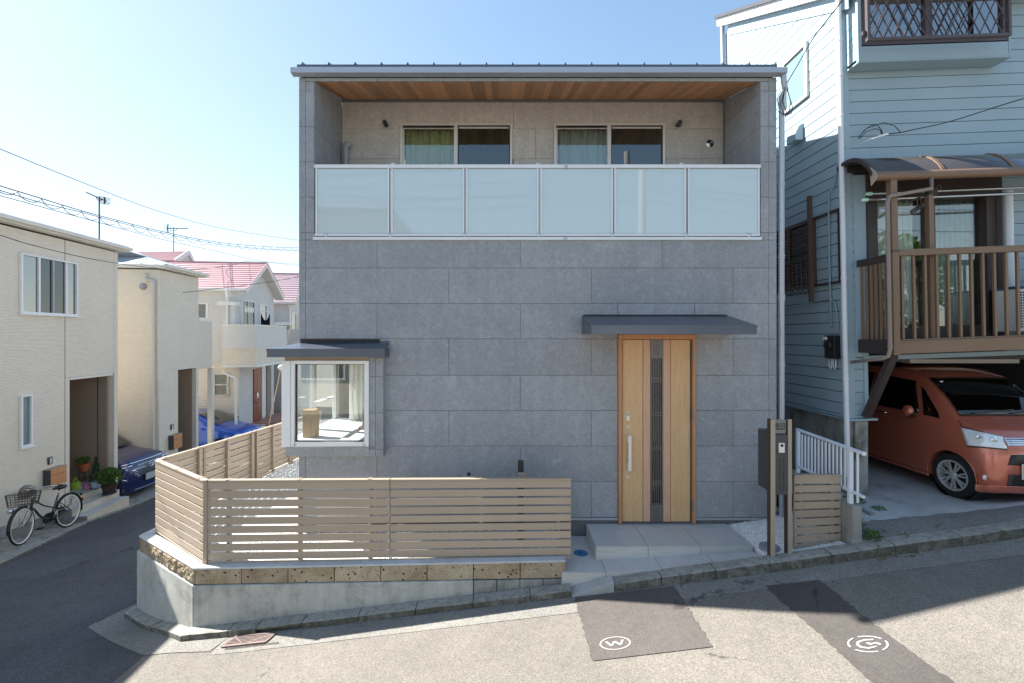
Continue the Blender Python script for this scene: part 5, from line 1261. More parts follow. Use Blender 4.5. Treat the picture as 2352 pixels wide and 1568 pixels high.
while x < gx1:
    for sgn in (1, -1):
        # line z = gz0 + (X - x)*sl_*sgn
        a, b = (Vector((x, YG, gz0 + .03)), Vector((x + 1.36 / sl_, YG, gz0 + 1.39))) if sgn > 0 else (Vector((x + 1.36 / sl_, YG, gz0 + .03)), Vector((x, YG, gz0 + 1.39)))
        lo_x, hi_x = gx0 + .03, gx1 - .03
        p, q = (a, b) if a.x < b.x else (b, a)
        if q.x > lo_x and p.x < hi_x:
            if p.x < lo_x: p = p.lerp(q, (lo_x - p.x) / (q.x - p.x))
            if q.x > hi_x: q = p.lerp(q, (hi_x - p.x) / (q.x - p.x))
            if (q - p).length > .05:
                o_ = Vector((0, .006 * sgn, 0)); NMB().beam(p + o_, q + o_, .009, .009, up=(0, 1, 0)).build('grille_bar', 'neigh_purple', Wn)
    x += st
# small side window, hood vent
m = NMB(); y0, y1, z0, z1 = 6.22, 6.71, ZC + 3.47, ZC + 4.2
m.box(XN - .035, XN - .001, y0 - .03, y0 + .02, z0 - .03, z1 + .03); m.box(XN - .035, XN - .001, y1 - .02, y1 + .03, z0 - .03, z1 + .03); m.box(XN - .035, XN - .001, y0 + .02, y1 - .02, z0 - .03, z0 + .01); m.box(XN - .035, XN - .001, y0 + .02, y1 - .02, z1 - .01, z1 + .03)
sw = m.build('side_window', 'pipe_cream', BH); NMB().box(XN - .014, XN - .010, y0 + .02, y1 - .02, z0 + .01, z1 - .01).build('pane', 'window_glass', sw); NMB().box(XN - .006, XN - .001, y0 + .02, y1 - .02, z0 + .01, z1 - .01).build('blind', 'pipe_blue', sw)
hv = NMB(); y, z = 6.42, ZC + 3.0
hv.prism([(XN - .001, y - .1, z - .13), (XN - .13, y - .1, z - .13), (XN - .12, y - .1, z - .02), (XN - .07, y - .1, z + .08), (XN - .001, y - .1, z + .12)], (0, .2, 0)); hv.build('vent_hood', 'blue_siding', BH, bevel=.006)
# louvred window on the side wall
lw = NMB(); y0, y1, z0, z1 = 6.11, 7.25, ZC + .69, ZC + 1.67
lw.box(XN - .05, XN - .001, y0 - .0, y0 + .05, z0, z1); lw.box(XN - .05, XN - .001, y1 - .05, y1, z0, z1); lw.box(XN - .05, XN - .001, y0 + .05, y1 - .05, z0, z0 + .05); lw.box(XN - .05, XN - .001, y0 + .05, y1 - .05, z1 - .05, z1); lw.box(XN - .05, XN - .001, 6.62, 6.67, z0 + .05, z1 - .05)
LW = lw.build('louvre_window', 'rust_louvre', BH)
n = 17
for i in range(n):
    zc2 = z0 + .07 + (z1 - z0 - .14) * i / (n - 1)
    for a, b in ((y0 + .05, 6.62), (6.67, y1 - .05)): NMB().hexa([(XN - .045, a, zc2 - .02), (XN - .045, b, zc2 - .02), (XN - .01, b, zc2 + .01), (XN - .01, a, zc2 + .01), (XN - .045, a, zc2 - .014), (XN - .045, b, zc2 - .014), (XN - .01, b, zc2 + .016), (XN - .01, a, zc2 + .016)]).build('louvre_slat', 'rust_louvre', LW)
NMB().box(XN - .035, XN - .001, 5.66, 6.109, z1 - .03, z1).build('shutter_track', 'neigh_dark', BH); NMB().box(XN - .035, XN - .001, 5.66, 6.109, z0 - .0, z0 + .03).build('shutter_track', 'neigh_dark', BH); NMB().box(XN - .03, XN - .001, 5.66, 5.68, z0 + .031, z1 - .031).build('shutter_track', 'neigh_dark', BH)
NMB().box(XN - .16, XN - .11, 6.02, 6.06, z0 - .22, z1 + .28).build('grille_post', 'rust_louvre', BH)
NMB().box(XN - .16, XN - .13, 6.07, 7.2, z0 + .38, z0 + .42).build('grille_rail', 'neigh_dark', BH)
for i in range(9): yb = 6.12 + i * .1; NMB().tube([(XN - .145, yb, z0 + .38), (XN - .145, yb, z0 + .0), (XN - .12, yb, z0 - .06), (XN - .06, yb, z0 - .08)], .006, 6).build('grille_rod', 'neigh_dark', BH)
# downpipe, conduit, meter
d_ = NMB().tube([(XN - .06, 5.55, ZC + 4.6), (XN - .06, 5.55, ZC - 1.8)], .030, 14).build('white_downpipe', 'pipe_white', BH, auto=50)
for py in (92, 173, 266, 449, 640, 742, 869, 1028): NMB().cyl((XN - .06, 5.55, nz(py, 5.55) - .02), (XN - .06, 5.55, nz(py, 5.55) + .02), .034, 14).build('collar', 'pipe_white', d_)
NMB().tube([(XN + .02, YN - .03, ZC + 2.42), (XN - .02, YN - .02, ZC + 2.40), (XN - .03, 5.66, ZC + 2.2), (XN - .03, 5.72, ZC + 2.0), (XN - .03, 5.82, ZC + 1.9), (XN - .03, 5.83, ZC + 1.0), (XN - .03, 5.82, ZC + .1)], .014, 8).build('conduit', 'pipe_blue', BH, smooth=True)
NMB().tube([(XN - .03, 6.9, ZC + .42), (XN - .03, 5.85, ZC + .50), (XN - .03, 5.75, ZC + .44), (XN - .03, 5.72, ZC + .3), (XN - .03, 5.70, ZC + .05)], .010, 8).build('conduit', 'pipe_blue', BH, smooth=True)
mt = NMB().box(XN - .09, XN - .002, 5.70, 5.88, ZC - .30, ZC + .0).build('meter_box', 'black_metal', BH, bevel=.01, seg=2); NMB().lathe([(0, -.135), (.05, -.13), (.06, -.09)], (XN - .0, 5.79, ZC - .12), 18, 'X', close=False).build('meter_dial', 'black_metal', mt)
NMB().box(XN - .11, XN - .0905, 5.82, 5.87, ZC - .06, ZC - .02).build('meter_label', 'off_white', mt)
for dy in (0, .07): NMB().tube([(XN - .04, 5.74 + dy, ZC - .3), (XN - .04, 5.74 + dy, ZC - .40), (XN - .04, 5.76 + dy, ZC - .44), (XN - .04, 5.785 + dy, ZC - .40), (XN - .04, 5.785 + dy, ZC - .3)], .010, 8).build('cable_loop', 'pipe_white', BH, smooth=True)

# ---- balcony sliding door
W2 = tag(thing('balcony_door', None, None, (5.5, YN, ZC + .8)), None); W2.parent = BH; W2.location = Vector((5.5, YN, ZC + .8)) - wloc(BH)
f = NMB(); f.box(xw0, nx(2016), YN - .03, YN + .08, win_bot, win_top); f.box(nx(2266), xw1, YN - .03, YN + .08, win_bot, win_top); f.box(nx(2016), nx(2266), YN - .03, YN + .08, nz(462), win_top); f.box(nx(2016), nx(2266), YN - .03, YN + .08, win_bot, nz(758)); f.box(nx(2131), nx(2152), YN - .01, YN + .08, nz(758), nz(462)); f.build('door_frame', 'neigh_dark', W2, bevel=.003)
f = NMB(); f.box(nx(2288), nx(2302), YN - .036, YN - .031, win_bot, nz(470)); f.build('jamb_cover', 'neigh_purple', W2)
NMB().box(nx(2016), nx(2131), YN + .03, YN + .036, nz(758), nz(462)).build('pane', 'window_glass', W2); NMB().box(nx(2152), nx(2266), YN + .045, YN + .051, nz(758), nz(462)).build('pane', 'window_glass', W2)
def tied(u, v):   # curtain gathered into a bundle, tied low
    w = .02 + .98 * (1 - .55 * sstep(v * 1.15 - .1)); x = nx(2075) + (u - .5) * (nx(2128) - nx(2018)) * w + .18 * sstep(v * 1.1 - .15); return (x, YN + .15 + .025 * math.sin(u * 52 + v * 3), nz(455) - (nz(455) - nz(752)) * v)
NMB().grid(tied, 80, 16).build('curtain', 'white_curtain', W2, smooth=True, solid=.002)
NMB().grid(lambda u, v: (nx(2150) + (nx(2268) - nx(2150)) * u, YN + .17 + .022 * math.sin(u * 60 + v), nz(455) - (nz(455) - nz(756)) * v), 90, 3).build('curtain', 'grey_curtain', W2, smooth=True, solid=.002)
NMB().box(XN + .13, XE, YN + 1.4, YN + 1.45, gar_top + .11, win_top + .5).build('room_back', 'room_wall', W2); NMB().box(XE - .2, XE - .1, YN + .13, YN + 1.39, gar_top + .11, win_top + .5).build('room_side', 'room_wall', W2); NMB().box(XN + .13, XE, YN + .13, YN + 1.5, win_top + .5, win_top + .55).build('room_ceiling', 'room_wall', W2); NMB().box(XN + .13, XE, YN + .151, YN + 1.39, win_bot - .05, win_bot - .01).build('room_floor', 'floor_wood', W2)
# ---- brown balcony
YBa = 5.07; ax = lambda px: PX(px, YBa); az = lambda py: PZ(py, YBa)
BA = tag(thing('brown_balcony', None, None, (5.4, 5.3, ZC + .0)), None); BA.parent = BH; BA.location = Vector((5.4, 5.3, ZC)) - wloc(BH)
XB0 = ax(2052); fz0, fz1 = az(813), az(782)
NMB().box(XB0 + .07, XE, YBa, YBa + .06, fz0, fz1).build('fascia', 'neigh_brown', BA, bevel=.004); NMB().box(XB0 + .07, XE, YBa - .004, YBa + .0, fz1 - .02, fz1 - .012).build('fascia_line', 'neigh_dark', BA)
NMB().box(XB0, XB0 + .05, YBa + .07, YN - .02, fz0, fz1).build('side_fascia', 'neigh_dark', BA, bevel=.004)
NMB().box(XB0 + .06, XE, YBa + .061, YN - .02, fz0 + .02, fz0 + .05).build('deck', 'neigh_dark', BA)
NMB().box(XB0 - .0, XB0 + .075, YBa - .01, YBa + .065, fz0 - .015, az(412)).build('post', 'neigh_brown', BA, bevel=.004)
NMB().box(XB0 - .005, XB0 + .082, YBa - .014, YBa + .07, az(581), az(576)).build('post_collar', 'neigh_purple', BA)
px_ = PX(2140, 5.15); NMB().box(px_, px_ + .06, 5.15, 5.21, fz0, az(447)).build('post', 'neigh_brown', BA, bevel=.004)
NMB().box(XB0 + .076, XE, YBa + .0, YBa + .055, az(590), az(575)).build('top_rail', 'neigh_brown', BA, bevel=.004)
NMB().hexa([(XB0, YBa + .07, az(600)), (XB0 + .05, YBa + .07, az(600)), (XB0 + .05, YN - .02, az(600)), (XB0, YN - .02, az(600)), (XB0, YBa + .07, az(583)), (XB0 + .05, YBa + .07, az(583)), (XB0 + .05, YN - .02, az(583)), (XB0, YN - .02, az(583))]).build('side_rail', 'neigh_dark', BA, bevel=.003)
x = ax(2079)
while x < XE:
    NMB().box(x - .014, x + .014, YBa + .015, YBa + .042, fz1, az(590)).build('baluster', 'neigh_brown', BA, bevel=.002); x += .1365
for i in range(6): y = YBa + .12 + i * .068; NMB().box(XB0 + .012, XB0 + .038, y - .012, y + .012, fz1, az(600)).build('baluster', 'neigh_brown', BA, bevel=.002)
br = NMB().beam((XB0 + .03, YBa + .04, fz0 - .01), (nx(1984, 5.56), 5.545, nz(955)), .07, .09, up=(1, 0, 0)).build('brace', 'neigh_dark', BA, bevel=.006)
# ---- curved canopy
CN = tag(thing('curved_canopy', None, None, (5.4, 5.3, ZC + 2)), None); CN.parent = BH; CN.location = Vector((5.4, 5.3, ZC + 2)) - wloc(BH)
cpf = [(5.60, 2.175), (5.52, 2.195), (5.43, 2.20), (5.34, 2.185), (5.26, 2.145), (5.19, 2.085), (5.13, 2.01), (5.09, 1.94), (5.07, 1.90)]
XC = 4.36
mb = NMB(); 
for i, (y, z) in enumerate(cpf): mb.v += [Vector((XC, y, ZC + z)), Vector((XE, y, ZC + z)), Vector((XE, y + .004, ZC + z - .006)), Vector((XC, y + .004, ZC + z - .006))]
for i in range(len(cpf) - 1):
    for k in range(4): mb.f.append((i * 4 + k, i * 4 + (k + 1) % 4, i * 4 + 4 + (k + 1) % 4, i * 4 + 4 + k))
mb.f += [(0, 3, 2, 1), tuple(len(cpf) * 4 - 4 + k for k in range(4))]
mb.build('roof_sheet', 'poly_roof', CN, smooth=True)
for x in (XC + .0, 5.19, 6.02, 6.85):
    mb = NMB(); w = .022
    for (y, z) in cpf: mb.v += [Vector((x - w, y - .004, ZC + z + .012)), Vector((x + w, y - .004, ZC + z + .012)), Vector((x + w, y + .012, ZC + z - .03)), Vector((x - w, y + .012, ZC + z - .03))]
    for i in range(len(cpf) - 1):
        for k in range(4): mb.f.append((i * 4 + k, i * 4 + (k + 1) % 4, i * 4 + 4 + (k + 1) % 4, i * 4 + 4 + k))
    mb.f += [(0, 3, 2, 1), tuple(len(cpf) * 4 - 4 + k for k in range(4))]
    mb.build('rib', 'neigh_brown' if x > XC + .1 else 'neigh_dark', CN, auto=50)
gp_ = [(5.075, 1.925), (5.04, 1.905), (5.025, 1.87), (5.035, 1.835), (5.06, 1.82), (5.09, 1.82), (5.095, 1.90)]
NMB().prism([(XC - .0, y, ZC + z) for y, z in gp_], (XE - XC, 0, 0)).build('gutter', 'neigh_brown', CN, auto=45)
NMB().prism([(XC - .016, y - .002, ZC + z) for y, z in [(5.11, 1.99), (5.05, 1.93), (5.02, 1.87), (5.035, 1.82), (5.10, 1.77)]], (.014, 0, 0)).build('end_cap', 'slat_brown', CN)
NMB().box(XC + .1, XE, YN - .05, YN - .001, ZC + 2.10, ZC + 2.17).build('wall_rail', 'neigh_dark', CN)
# drain pipe from the gutter
gpz = lambda py, Y=5.02: PZ(py, Y)
p0 = (PX(2147, 5.05), 5.055, ZC + 1.83)
dpz = NMB().tube([p0, (p0[0], 5.055, ZC + 1.70), (PX(2043, 5.02) + .03, 5.02, gpz(452) ), (PX(2043, 5.02), 5.015, gpz(468)), (PX(2043, 5.02), 5.015, gpz(800)), (PX(2043, 5.02) - .01, 5.03, gpz(818)), (PX(2043, 5.02) - .05, 5.05, gpz(822)), (XN - .02, 5.5, ZC - .33)], .021, 12).build('drain_pipe', 'pipe_brown', BH, smooth=True)
for py in (532, 680, 795): NMB().cyl((PX(2043, 5.02), 5.015, gpz(py) - .012), (PX(2043, 5.02), 5.015, gpz(py) + .012), .025, 12).build('collar', 'pipe_brown', dpz)
# laundry poles and bracket
lp = thing('laundry_pole', 'silver laundry pole under the curved canopy, the upper of two', 'laundry pole', (5.0, 5.3, ZC + 1.7), group='laundry poles')
def lpole(par, pa, pb, Y):
    a, b = P(pa[0], pa[1], Y), P(pb[0], pb[1], Y)
    MB().cyl(a, b, .0135, 10).build('pole', 'steel_bright', par, auto=50); d = (a - b).normalized()
    MB().tube([a - d * .01, a + d * .04, a + d * .055], [.022, .022, .014], 12).build('end_cap', 'plastic_green', par, auto=50)
lpole(lp, (2000, 446), (2440, 428), 5.33)
lp2 = thing('laundry_pole', 'silver laundry pole under the curved canopy, the lower of two', 'laundry pole', (5.0, 5.2, ZC + 1.6), group='laundry poles')
lpole(lp2, (1990, 460), (2440, 441), 5.22)
bk = NMB(); bk.beam(P(2098, 492, 5.18), P(2150, 462, 5.30), .02, .05); bk.box(PX(2140, 5.2), PX(2160, 5.2), 5.2, 5.26, PZ(455, 5.2), PZ(438, 5.2)); bk.build('pole_bracket', 'neigh_dark', BA, bevel=.004)
for q in ((2117, 474), (2148, 455), (2162, 446)): NMB().tube([P(q[0] - 4, q[1] + 4, 5.2), P(q[0] - 4, q[1] - 12, 5.2), P(q[0] + 1, q[1] - 17, 5.2), P(q[0] + 5, q[1] - 12, 5.2), P(q[0] + 5, q[1] - 2, 5.2)], .008, 6).build('hook', 'neigh_dark', BA, smooth=True)
# pipe cover and air conditioner
NMB().tube([(nx(2322, 5.5), 5.5, nz(452, 5.5)), (nx(2322, 5.5), 5.5, nz(776, 5.5)), (nx(2328, 5.48), 5.48, nz(786, 5.48)), (nx(2340, 5.45), 5.45, nz(786, 5.45))], .042, 14).build('pipe_cover', 'pipe_white', BH, auto=50)
ac = thing('air_conditioner', 'white outdoor air conditioner unit behind the brown balcony balusters at the right edge', 'air conditioner', (PX(2336, 5.28), 5.28, az(790)))
x0 = PX(2337, 5.25); z0 = PZ(775, 5.25); z1 = PZ(676, 5.25); bd = NMB().box(x0, x0 + .75, 5.25, 5.52, z0, z1).build('casing', 'ac_white', ac, bevel=.01, seg=2)
for i in range(6):
    for j in range(14): NMB().box(x0 + .03 + i * .045, x0 + .065 + i * .045, 5.2478, 5.2496, z0 + .05 + j * .032, z0 + .072 + j * .032).build('vent_slot', 'room_dark', bd) if i < 2 else None
NMB().box(x0 - .02, x0 + .79, 5.22, 5.54, z1 + .002, z1 + .03).build('cover', 'plastic_navy', ac, bevel=.008)

# ================================================================ driveway slab
mb = MB(); nX, nY = 40, 26
def dz(x, y):
    k = kerbY(x) + .14; zk = S(x, k) + kerb_h(x); zb = ZC - 2.065 + .035 * (x - 4.6)
    t = sstep((y - k) / (5.45 - k)); return zk * (1 - t) + zb * t
for i in range(nX + 1):
    for j in range(nY + 1):
        x = 3.802 + (8.55 - 3.802) * i / nX; y0 = kerbY(x) + .151; v = (j / nY) ** 1.5; y = y0 + (10.35 - y0) * v; mb.v.append(Vector((x, y, dz(x, y) - .002)))
mb.f = [(i * (nY + 1) + j, (i + 1) * (nY + 1) + j, (i + 1) * (nY + 1) + j + 1, i * (nY + 1) + j + 1) for i in range(nX) for j in range(nY)]
tag(mb.build('driveway', 'garage_slab', smooth=True), 'concrete driveway slab running into the dark garage', kind='structure')
rbd = MB(); a_ = [(3.802, kerbY(3.802) + .155), (8.5, kerbY(8.5) + .155)]
n = 60
for i in range(n + 1):
    x = 3.80 + 4.7 * i / n; y0 = kerbY(x) + .156
    for j in range(8):
        y = y0 + (.34 + .02 * math.sin(x * 3) + .012 * math.sin(x * 17) + .01 * math.sin(x * 41)) * j / 7; rbd.v.append(Vector((x, y, dz(x, y) + .003)))
rbd.f = [(i * 8 + j, (i + 1) * 8 + j, (i + 1) * 8 + j + 1, i * 8 + j + 1) for i in range(n) for j in range(7)]
tag(rbd.build('driveway_edge', 'gutter_concrete', smooth=True), 'coarse worn aggregate band at the street edge of the driveway', kind='structure')
# ================================================================ orange-red kei van in the garage
def boolcut(o, cutters, mat=None):
    for cmb in cutters:
        c = cmb.build('cutter', mat, None)
        if o.parent is not None: c.location = -wloc(o)*0
        md = o.modifiers.new('b', 'BOOLEAN'); md.operation = 'DIFFERENCE'; md.object = c; md.solver = 'EXACT'
        bpy.context.view_layer.update()
        me = bpy.data.meshes.new_from_object(o.evaluated_get(bpy.context.evaluated_depsgraph_get()))
        old = o.data; o.modifiers.remove(md); o.data = me; me.name = o.name
        bpy.data.objects.remove(c)
    return o
def wheel(par, c, r, wd, side, mat_rim='handle_silver', spokes=7, nm='wheel', white=False, rimf=.68):
    """axle along X, outer face towards side (-1/+1)"""
    c = Vector(c); W = MB(); pr = [(r * rimf, -wd / 2), (r * .93, -wd / 2), (r, -wd / 2 + .02), (r, wd / 2 - .02), (r * .93, wd / 2), (r * rimf, wd / 2)]
    ty = W.lathe(pr, c, 36, 'X', close=False).build(nm, 'rubber', par, auto=40)
    R_ = r * rimf; xo = c.x + side * wd / 2
    m = MB(); m.lathe([(R_ + .004, 0), (R_ + .004, side * .008), (R_ - .018, side * .004), (R_ - .022, -side * .05), (R_ - .02, -side * .10)], (xo, c.y, c.z), 36, 'X', close=False)
    for k in range(spokes):
        a = 2 * math.pi * k / spokes + .2
        for da in (-.10, .10):
            d1 = Vector((0, math.cos(a + da * .3), math.sin(a + da * .3))); d2 = Vector((0, math.cos(a + da * 1.5), math.sin(a + da * 1.5)))
            m.beam(Vector((xo - side * .01, c.y, c.z)) + d1 * .02, Vector((xo - side * .012, c.y, c.z)) + d2 * (R_ - .012), .018, .016, up=(1, 0, 0))
    m.lathe([(.0, side * .004), (.03, side * .002), (.05, -side * .012)], (xo, c.y, c.z), 20, 'X', close=False)
    m.build('rim', mat_rim, ty, auto=40)
    MB().lathe([(.0, -side * .07), (R_ - .02, -side * .07)], (xo, c.y, c.z), 24, 'X', close=False).build('brake_disc', 'black_metal', ty)
    return ty
GV = ZC - 2.022; VX = 5.60; VW = 1.42
VN = thing('kei_van', 'metallic orange-red small van parked nose-out in the dark garage', 'van', (VX + VW / 2, 6.6, GV))
st = [ # y, inset, zbottom, zbelt, ztop, topinset
 (4.965, .20, .27, .45, .60, .24), (4.985, .10, .22, .46, .70, .15), (5.03, .045, .19, .5, .80, .10), (5.10, .02, .18, .6, .885, .085), (5.22, .006, .18, .74, .95, .08), (5.40, 0, .18, .86, 1.015, .085),
 (5.62, 0, .18, .90, 1.235, .13), (5.90, 0, .18, .93, 1.475, .15), (6.15, 0, .18, .95, 1.555, .15), (6.9, 0, .18, .95, 1.60, .14), (7.8, 0, .18, .95, 1.58, .14), (8.15, .02, .2, .95, 1.50, .16), (8.30, .06, .25, .9, 1.2, .14)]
def vsec(s):
    y, i, zb, zm, zt, ti = s; L = [(VX + i + .06, zb), (VX + i, zb + .04), (VX + i - .012 * (i < .02), zb + (zm - zb) * .6), (VX + i, zm), (VX + ti * .55 + i * .3, zm + (zt - zm) * .55), (VX + ti, zt - .035), (VX + ti + .05, zt - .008), (VX + VW * .33, zt + .012 if s[0] > 5 else zt)]
    Rr = [(2 * VX + VW - x, z) for x, z in L[::-1]]
    return [Vector((x, y, GV + z)) for x, z in L + Rr]
mb = MB(); secs = [vsec(s) for s in st]; m = len(secs[0])
for s in secs: mb.v += s
for i in range(len(secs) - 1):
    for k in range(m): mb.f.append((i * m + k, i * m + (k + 1) % m, (i + 1) * m + (k + 1) % m, (i + 1) * m + k))
mb.f += [tuple(range(m)), tuple((len(secs) - 1) * m + k for k in range(m))]
body = mb.build('body', 'van_paint', VN, auto=38, bevel=0)
wy, wz, wr_ = 5.43, GV + .272, .272
cut = MB().cyl((VX - .2, wy, wz + .01), (VX + .24, wy, wz + .01), .298, 40); 
c2 = MB().cyl((VX - .2, 7.72, wz + .01), (VX + .24, 7.72, wz + .01), .298, 40)
def shift(mbx): mbx.v = [v for v in mbx.v]; return mbx
boolcut(body, [cut, c2]) if False else None
# world-space body location equals 0 offset from parent; do the cut with matching transforms
bpy.context.view_layer.update()
boolcut(body, [MB().cyl((VX - .2, wy, wz + .01), (VX + .24, wy, wz + .01), .298, 40), MB().cyl((VX - .2, 7.72, wz + .01), (VX + .24, 7.72, wz + .01), .298, 40)])
body.data.materials.clear(); body.data.materials.append(M['van_paint'])
MB().box(VX + .10, VX + VW - .10, 5.0, 8.2, GV + .2, GV + .5).build('underbody', 'van_black', VN)
for y in (wy, 7.72):
    MB().lathe([(.303, .002), (.303, .22), (.0, .23)], (VX + .02, y, wz + .01), 32, 'X', close=False).build('wheel_well', 'van_black', VN)
    wheel(VN, (VX + .10, y, wz), wr_, .165, -1, spokes=7); wheel(VN, (VX + VW - .10, y, wz), wr_, .165, 1, spokes=7)
mb = MB()   # arch lip
pts = [(VX - .004, wy + .30 * math.cos(a), wz + .01 + .30 * math.sin(a)) for a in [math.pi * (-.08 + 1.16 * i / 24) for i in range(25)]]
mb.tube(pts, .006, 6).build('arch_lip', 'van_paint', VN, smooth=True)
def on_side(y, z):  # x of the body side at height z (above ground)
    for a, b in zip(st, st[1:]):
        if a[0] <= y <= b[0]:
            t = (y - a[0]) / (b[0] - a[0]); s = [p + (q - p) * t for p, q in zip(a, b)]; break
    pr = [(VX + s[1], s[3]), (VX + s[5] * .55 + s[1] * .3, s[3] + (s[4] - s[3]) * .55), (VX + s[5], s[4] - .035)]
    if z <= pr[0][1]: return pr[0][0]
    for (x0, z0), (x1, z1) in zip(pr, pr[1:]):
        if z <= z1: return x0 + (x1 - x0) * (z - z0) / (z1 - z0)
    return pr[-1][0]
def side_patch(name, pts, mat, off=.004, n=8):
    """polygon given (y,z) as quad a b c d laid on the side"""
    a, b, c, d = pts
    def fn(u, v):
        y = (a[0] * (1 - u) + b[0] * u) * (1 - v) + (d[0] * (1 - u) + c[0] * u) * v; z = (a[1] * (1 - u) + b[1] * u) * (1 - v) + (d[1] * (1 - u) + c[1] * u) * v
        return (on_side(y, z) - off, y, GV + z)
    return MB().grid(fn, n, n).build(name, mat, VN, smooth=True, solid=.004)
side_patch('side_window', [(5.86, .98), (6.62, .98), (6.62, 1.45), (6.02, 1.40)], 'car_glass'); side_patch('side_window', [(6.68, .98), (7.6, .98), (7.55, 1.45), (6.68, 1.46)], 'car_glass')
side_patch('quarter_window', [(5.57, .955), (5.80, .97), (5.93, 1.34), (5.88, 1.30)], 'car_glass')
side_patch('door_gap', [(5.835, .30), (5.842, .30), (5.832, .95), (5.825, .95)], 'van_black', .001, 3); side_patch('door_gap', [(6.645, .30), (6.652, .30), (6.652, 1.45), (6.645, 1.45)], 'van_black', .002, 3)
MB().tube([(VX - .012, 6.50, GV + .90), (VX - .035, 6.47, GV + .905), (VX - .035, 6.36, GV + .905), (VX - .012, 6.33, GV + .90)], .012, 8).build('door_handle', 'chrome', VN, smooth=True)
MB().box(VX - .006, VX + .02, 5.72, 7.4, GV + .17, GV + .21).build('side_skirt', 'van_paint', VN, bevel=.006)
# windscreen
def ws(u, v):
    y = 5.415 + (5.875 - 5.415) * v; 
    for a, b in zip(st, st[1:]):
        if a[0] <= y <= b[0]: t = (y - a[0]) / (b[0] - a[0]); zt = a[4] + (b[4] - a[4]) * t; ti = a[5] + (b[5] - a[5]) * t; break
    x0 = VX + ti + .012; x1 = VX + VW - ti - .012; w = math.sin(math.pi * min(1, max(0, u)))
    return (x0 + (x1 - x0) * u, y - .006 - .02 * w, GV + zt + .006 + .008 * w)
MB().grid(ws, 14, 8).build('windscreen', 'car_glass', VN, smooth=True, solid=.004)
mb = MB(); mb.tube([ws(u / 10, 0) for u in range(11)], .012, 6); mb.build('cowl', 'van_black', VN, smooth=True)
for (u0, u1) in ((.12, .55), (.5, .92)): MB().beam(Vector(ws(u0, .01)) + Vector((0, -.01, .012)), Vector(ws(u1, .10)) + Vector((0, -.012, .012)), .012, .012).build('wiper', 'van_black', VN)
MB().box(*(lambda c: (c[0] - .02, c[0] + .02, c[1] - .002, c[1], c[2] - .015, c[2] + .015))(ws(.09, .86)), ).build('sticker', 'off_white', VN)
# interior hints
MB().box(VX + .2, VX + VW - .2, 5.5, 5.75, GV + .6, GV + .93).build('dashboard', 'van_black', VN); MB().box(VX + .2, VX + .62, 6.4, 6.5, GV + .5, GV + 1.25).build('seat_back', 'pipe_brown', VN, bevel=.04, seg=3); MB().box(VX + .8, VX + 1.22, 6.4, 6.5, GV + .5, GV + 1.25).build('seat_back', 'pipe_brown', VN, bevel=.04, seg=3)
# front face features; surface y by x on the nose
def ny_(x, z):
    u = (x - VX) / .34; i = max(0, 1 - max(0, u)); base = 4.972 + .30 * i ** 2.2
    return base + max(0, (z - .60)) * .42
def nose_patch(name, q, mat, off=.006, n=8, thick=.006):
    a, b, c, d = q
    def fn(u, v):
        x = (a[0] * (1 - u) + b[0] * u) * (1 - v) + (d[0] * (1 - u) + c[0] * u) * v; z = (a[1] * (1 - u) + b[1] * u) * (1 - v) + (d[1] * (1 - u) + c[1] * u) * v
        return (x, ny_(x, z) - off, GV + z)
    return MB().grid(fn, n, n).build(name, mat, VN, smooth=True, solid=thick)
from mathutils.bvhtree import BVHTree
_m = body.data; _off = wloc(VN); bvh = BVHTree.FromPolygons([v.co + _off for v in _m.vertices], [tuple(p.vertices) for p in _m.polygons])
CAMP = Vector((0, 0, ZC))
def vd(x, y):   # point on the van body under a spot of the photograph
    d = (P((2100 + x / 4.1275) * .9408, (880 + y / 4.1275) * .9408, 5) - CAMP).normalized(); h = bvh.ray_cast(CAMP, d)
    return (h[0], h[1] if h[1].dot(d) < 0 else -h[1]) if h[0] is not None else (CAMP + d * (5.0 / d.y), -d)
def vpatch(name, q, mat, off=.006, n=10, th=.006, par=None):
    a, b, c, d = q
    def fn(u, v):
        x = (a[0] * (1 - u) + b[0] * u) * (1 - v) + (d[0] * (1 - u) + c[0] * u) * v; y = (a[1] * (1 - u) + b[1] * u) * (1 - v) + (d[1] * (1 - u) + c[1] * u) * v
        p, nn = vd(x, y); return p + nn * off
    return MB().grid(fn, n, n).build(name, mat, par or VN, smooth=True, solid=th)
hl = vpatch('headlight', [(1085, 850), (1470, 885), (1425, 765), (1020, 672)], 'lens_clear', .008, 14, .012)
vpatch('lamp_edge', [(1080, 862), (1480, 897), (1472, 886), (1085, 851)], 'van_black', .006, 8)
for (x, y, r, m_) in ((1210, 768, .032, 'pipe_grey'), (1345, 800, .036, 'steel_bright')):
    p, nn = vd(x, y); MB().lathe([(.0, -.014), (r * .5, -.012), (r * .62, 0), (r, .004)], p + nn * .016, 20, 'Y', close=False).build('projector', 'chrome', hl, auto=60); MB().lathe([(.0, -.018), (r * .5, -.015)], p + nn * .016, 16, 'Y', close=False).build('bulb_lens', m_, hl)
for k in range(4): vpatch('grille_bar', [(1478 - k * 12, 852 - k * 20), (1900, 856 - k * 20), (1900, 842 - k * 20), (1470 - k * 12, 838 - k * 20)], 'chrome', .012 + .002 * k, 8)
vpatch('upper_intake', [(1487, 1048), (2100, 1055), (2080, 945), (1525, 945)], 'van_black', .006, 10)
vpatch('lower_intake', [(1478, 1258), (2100, 1268), (2080, 1140), (1500, 1142)], 'van_black', .006, 10)
for y in (975, 1010, 1180, 1220): vpatch('intake_slat', [(1505, y + 5), (2080, y + 5), (2080, y), (1505, y)], 'dark_metal', .012, 8)
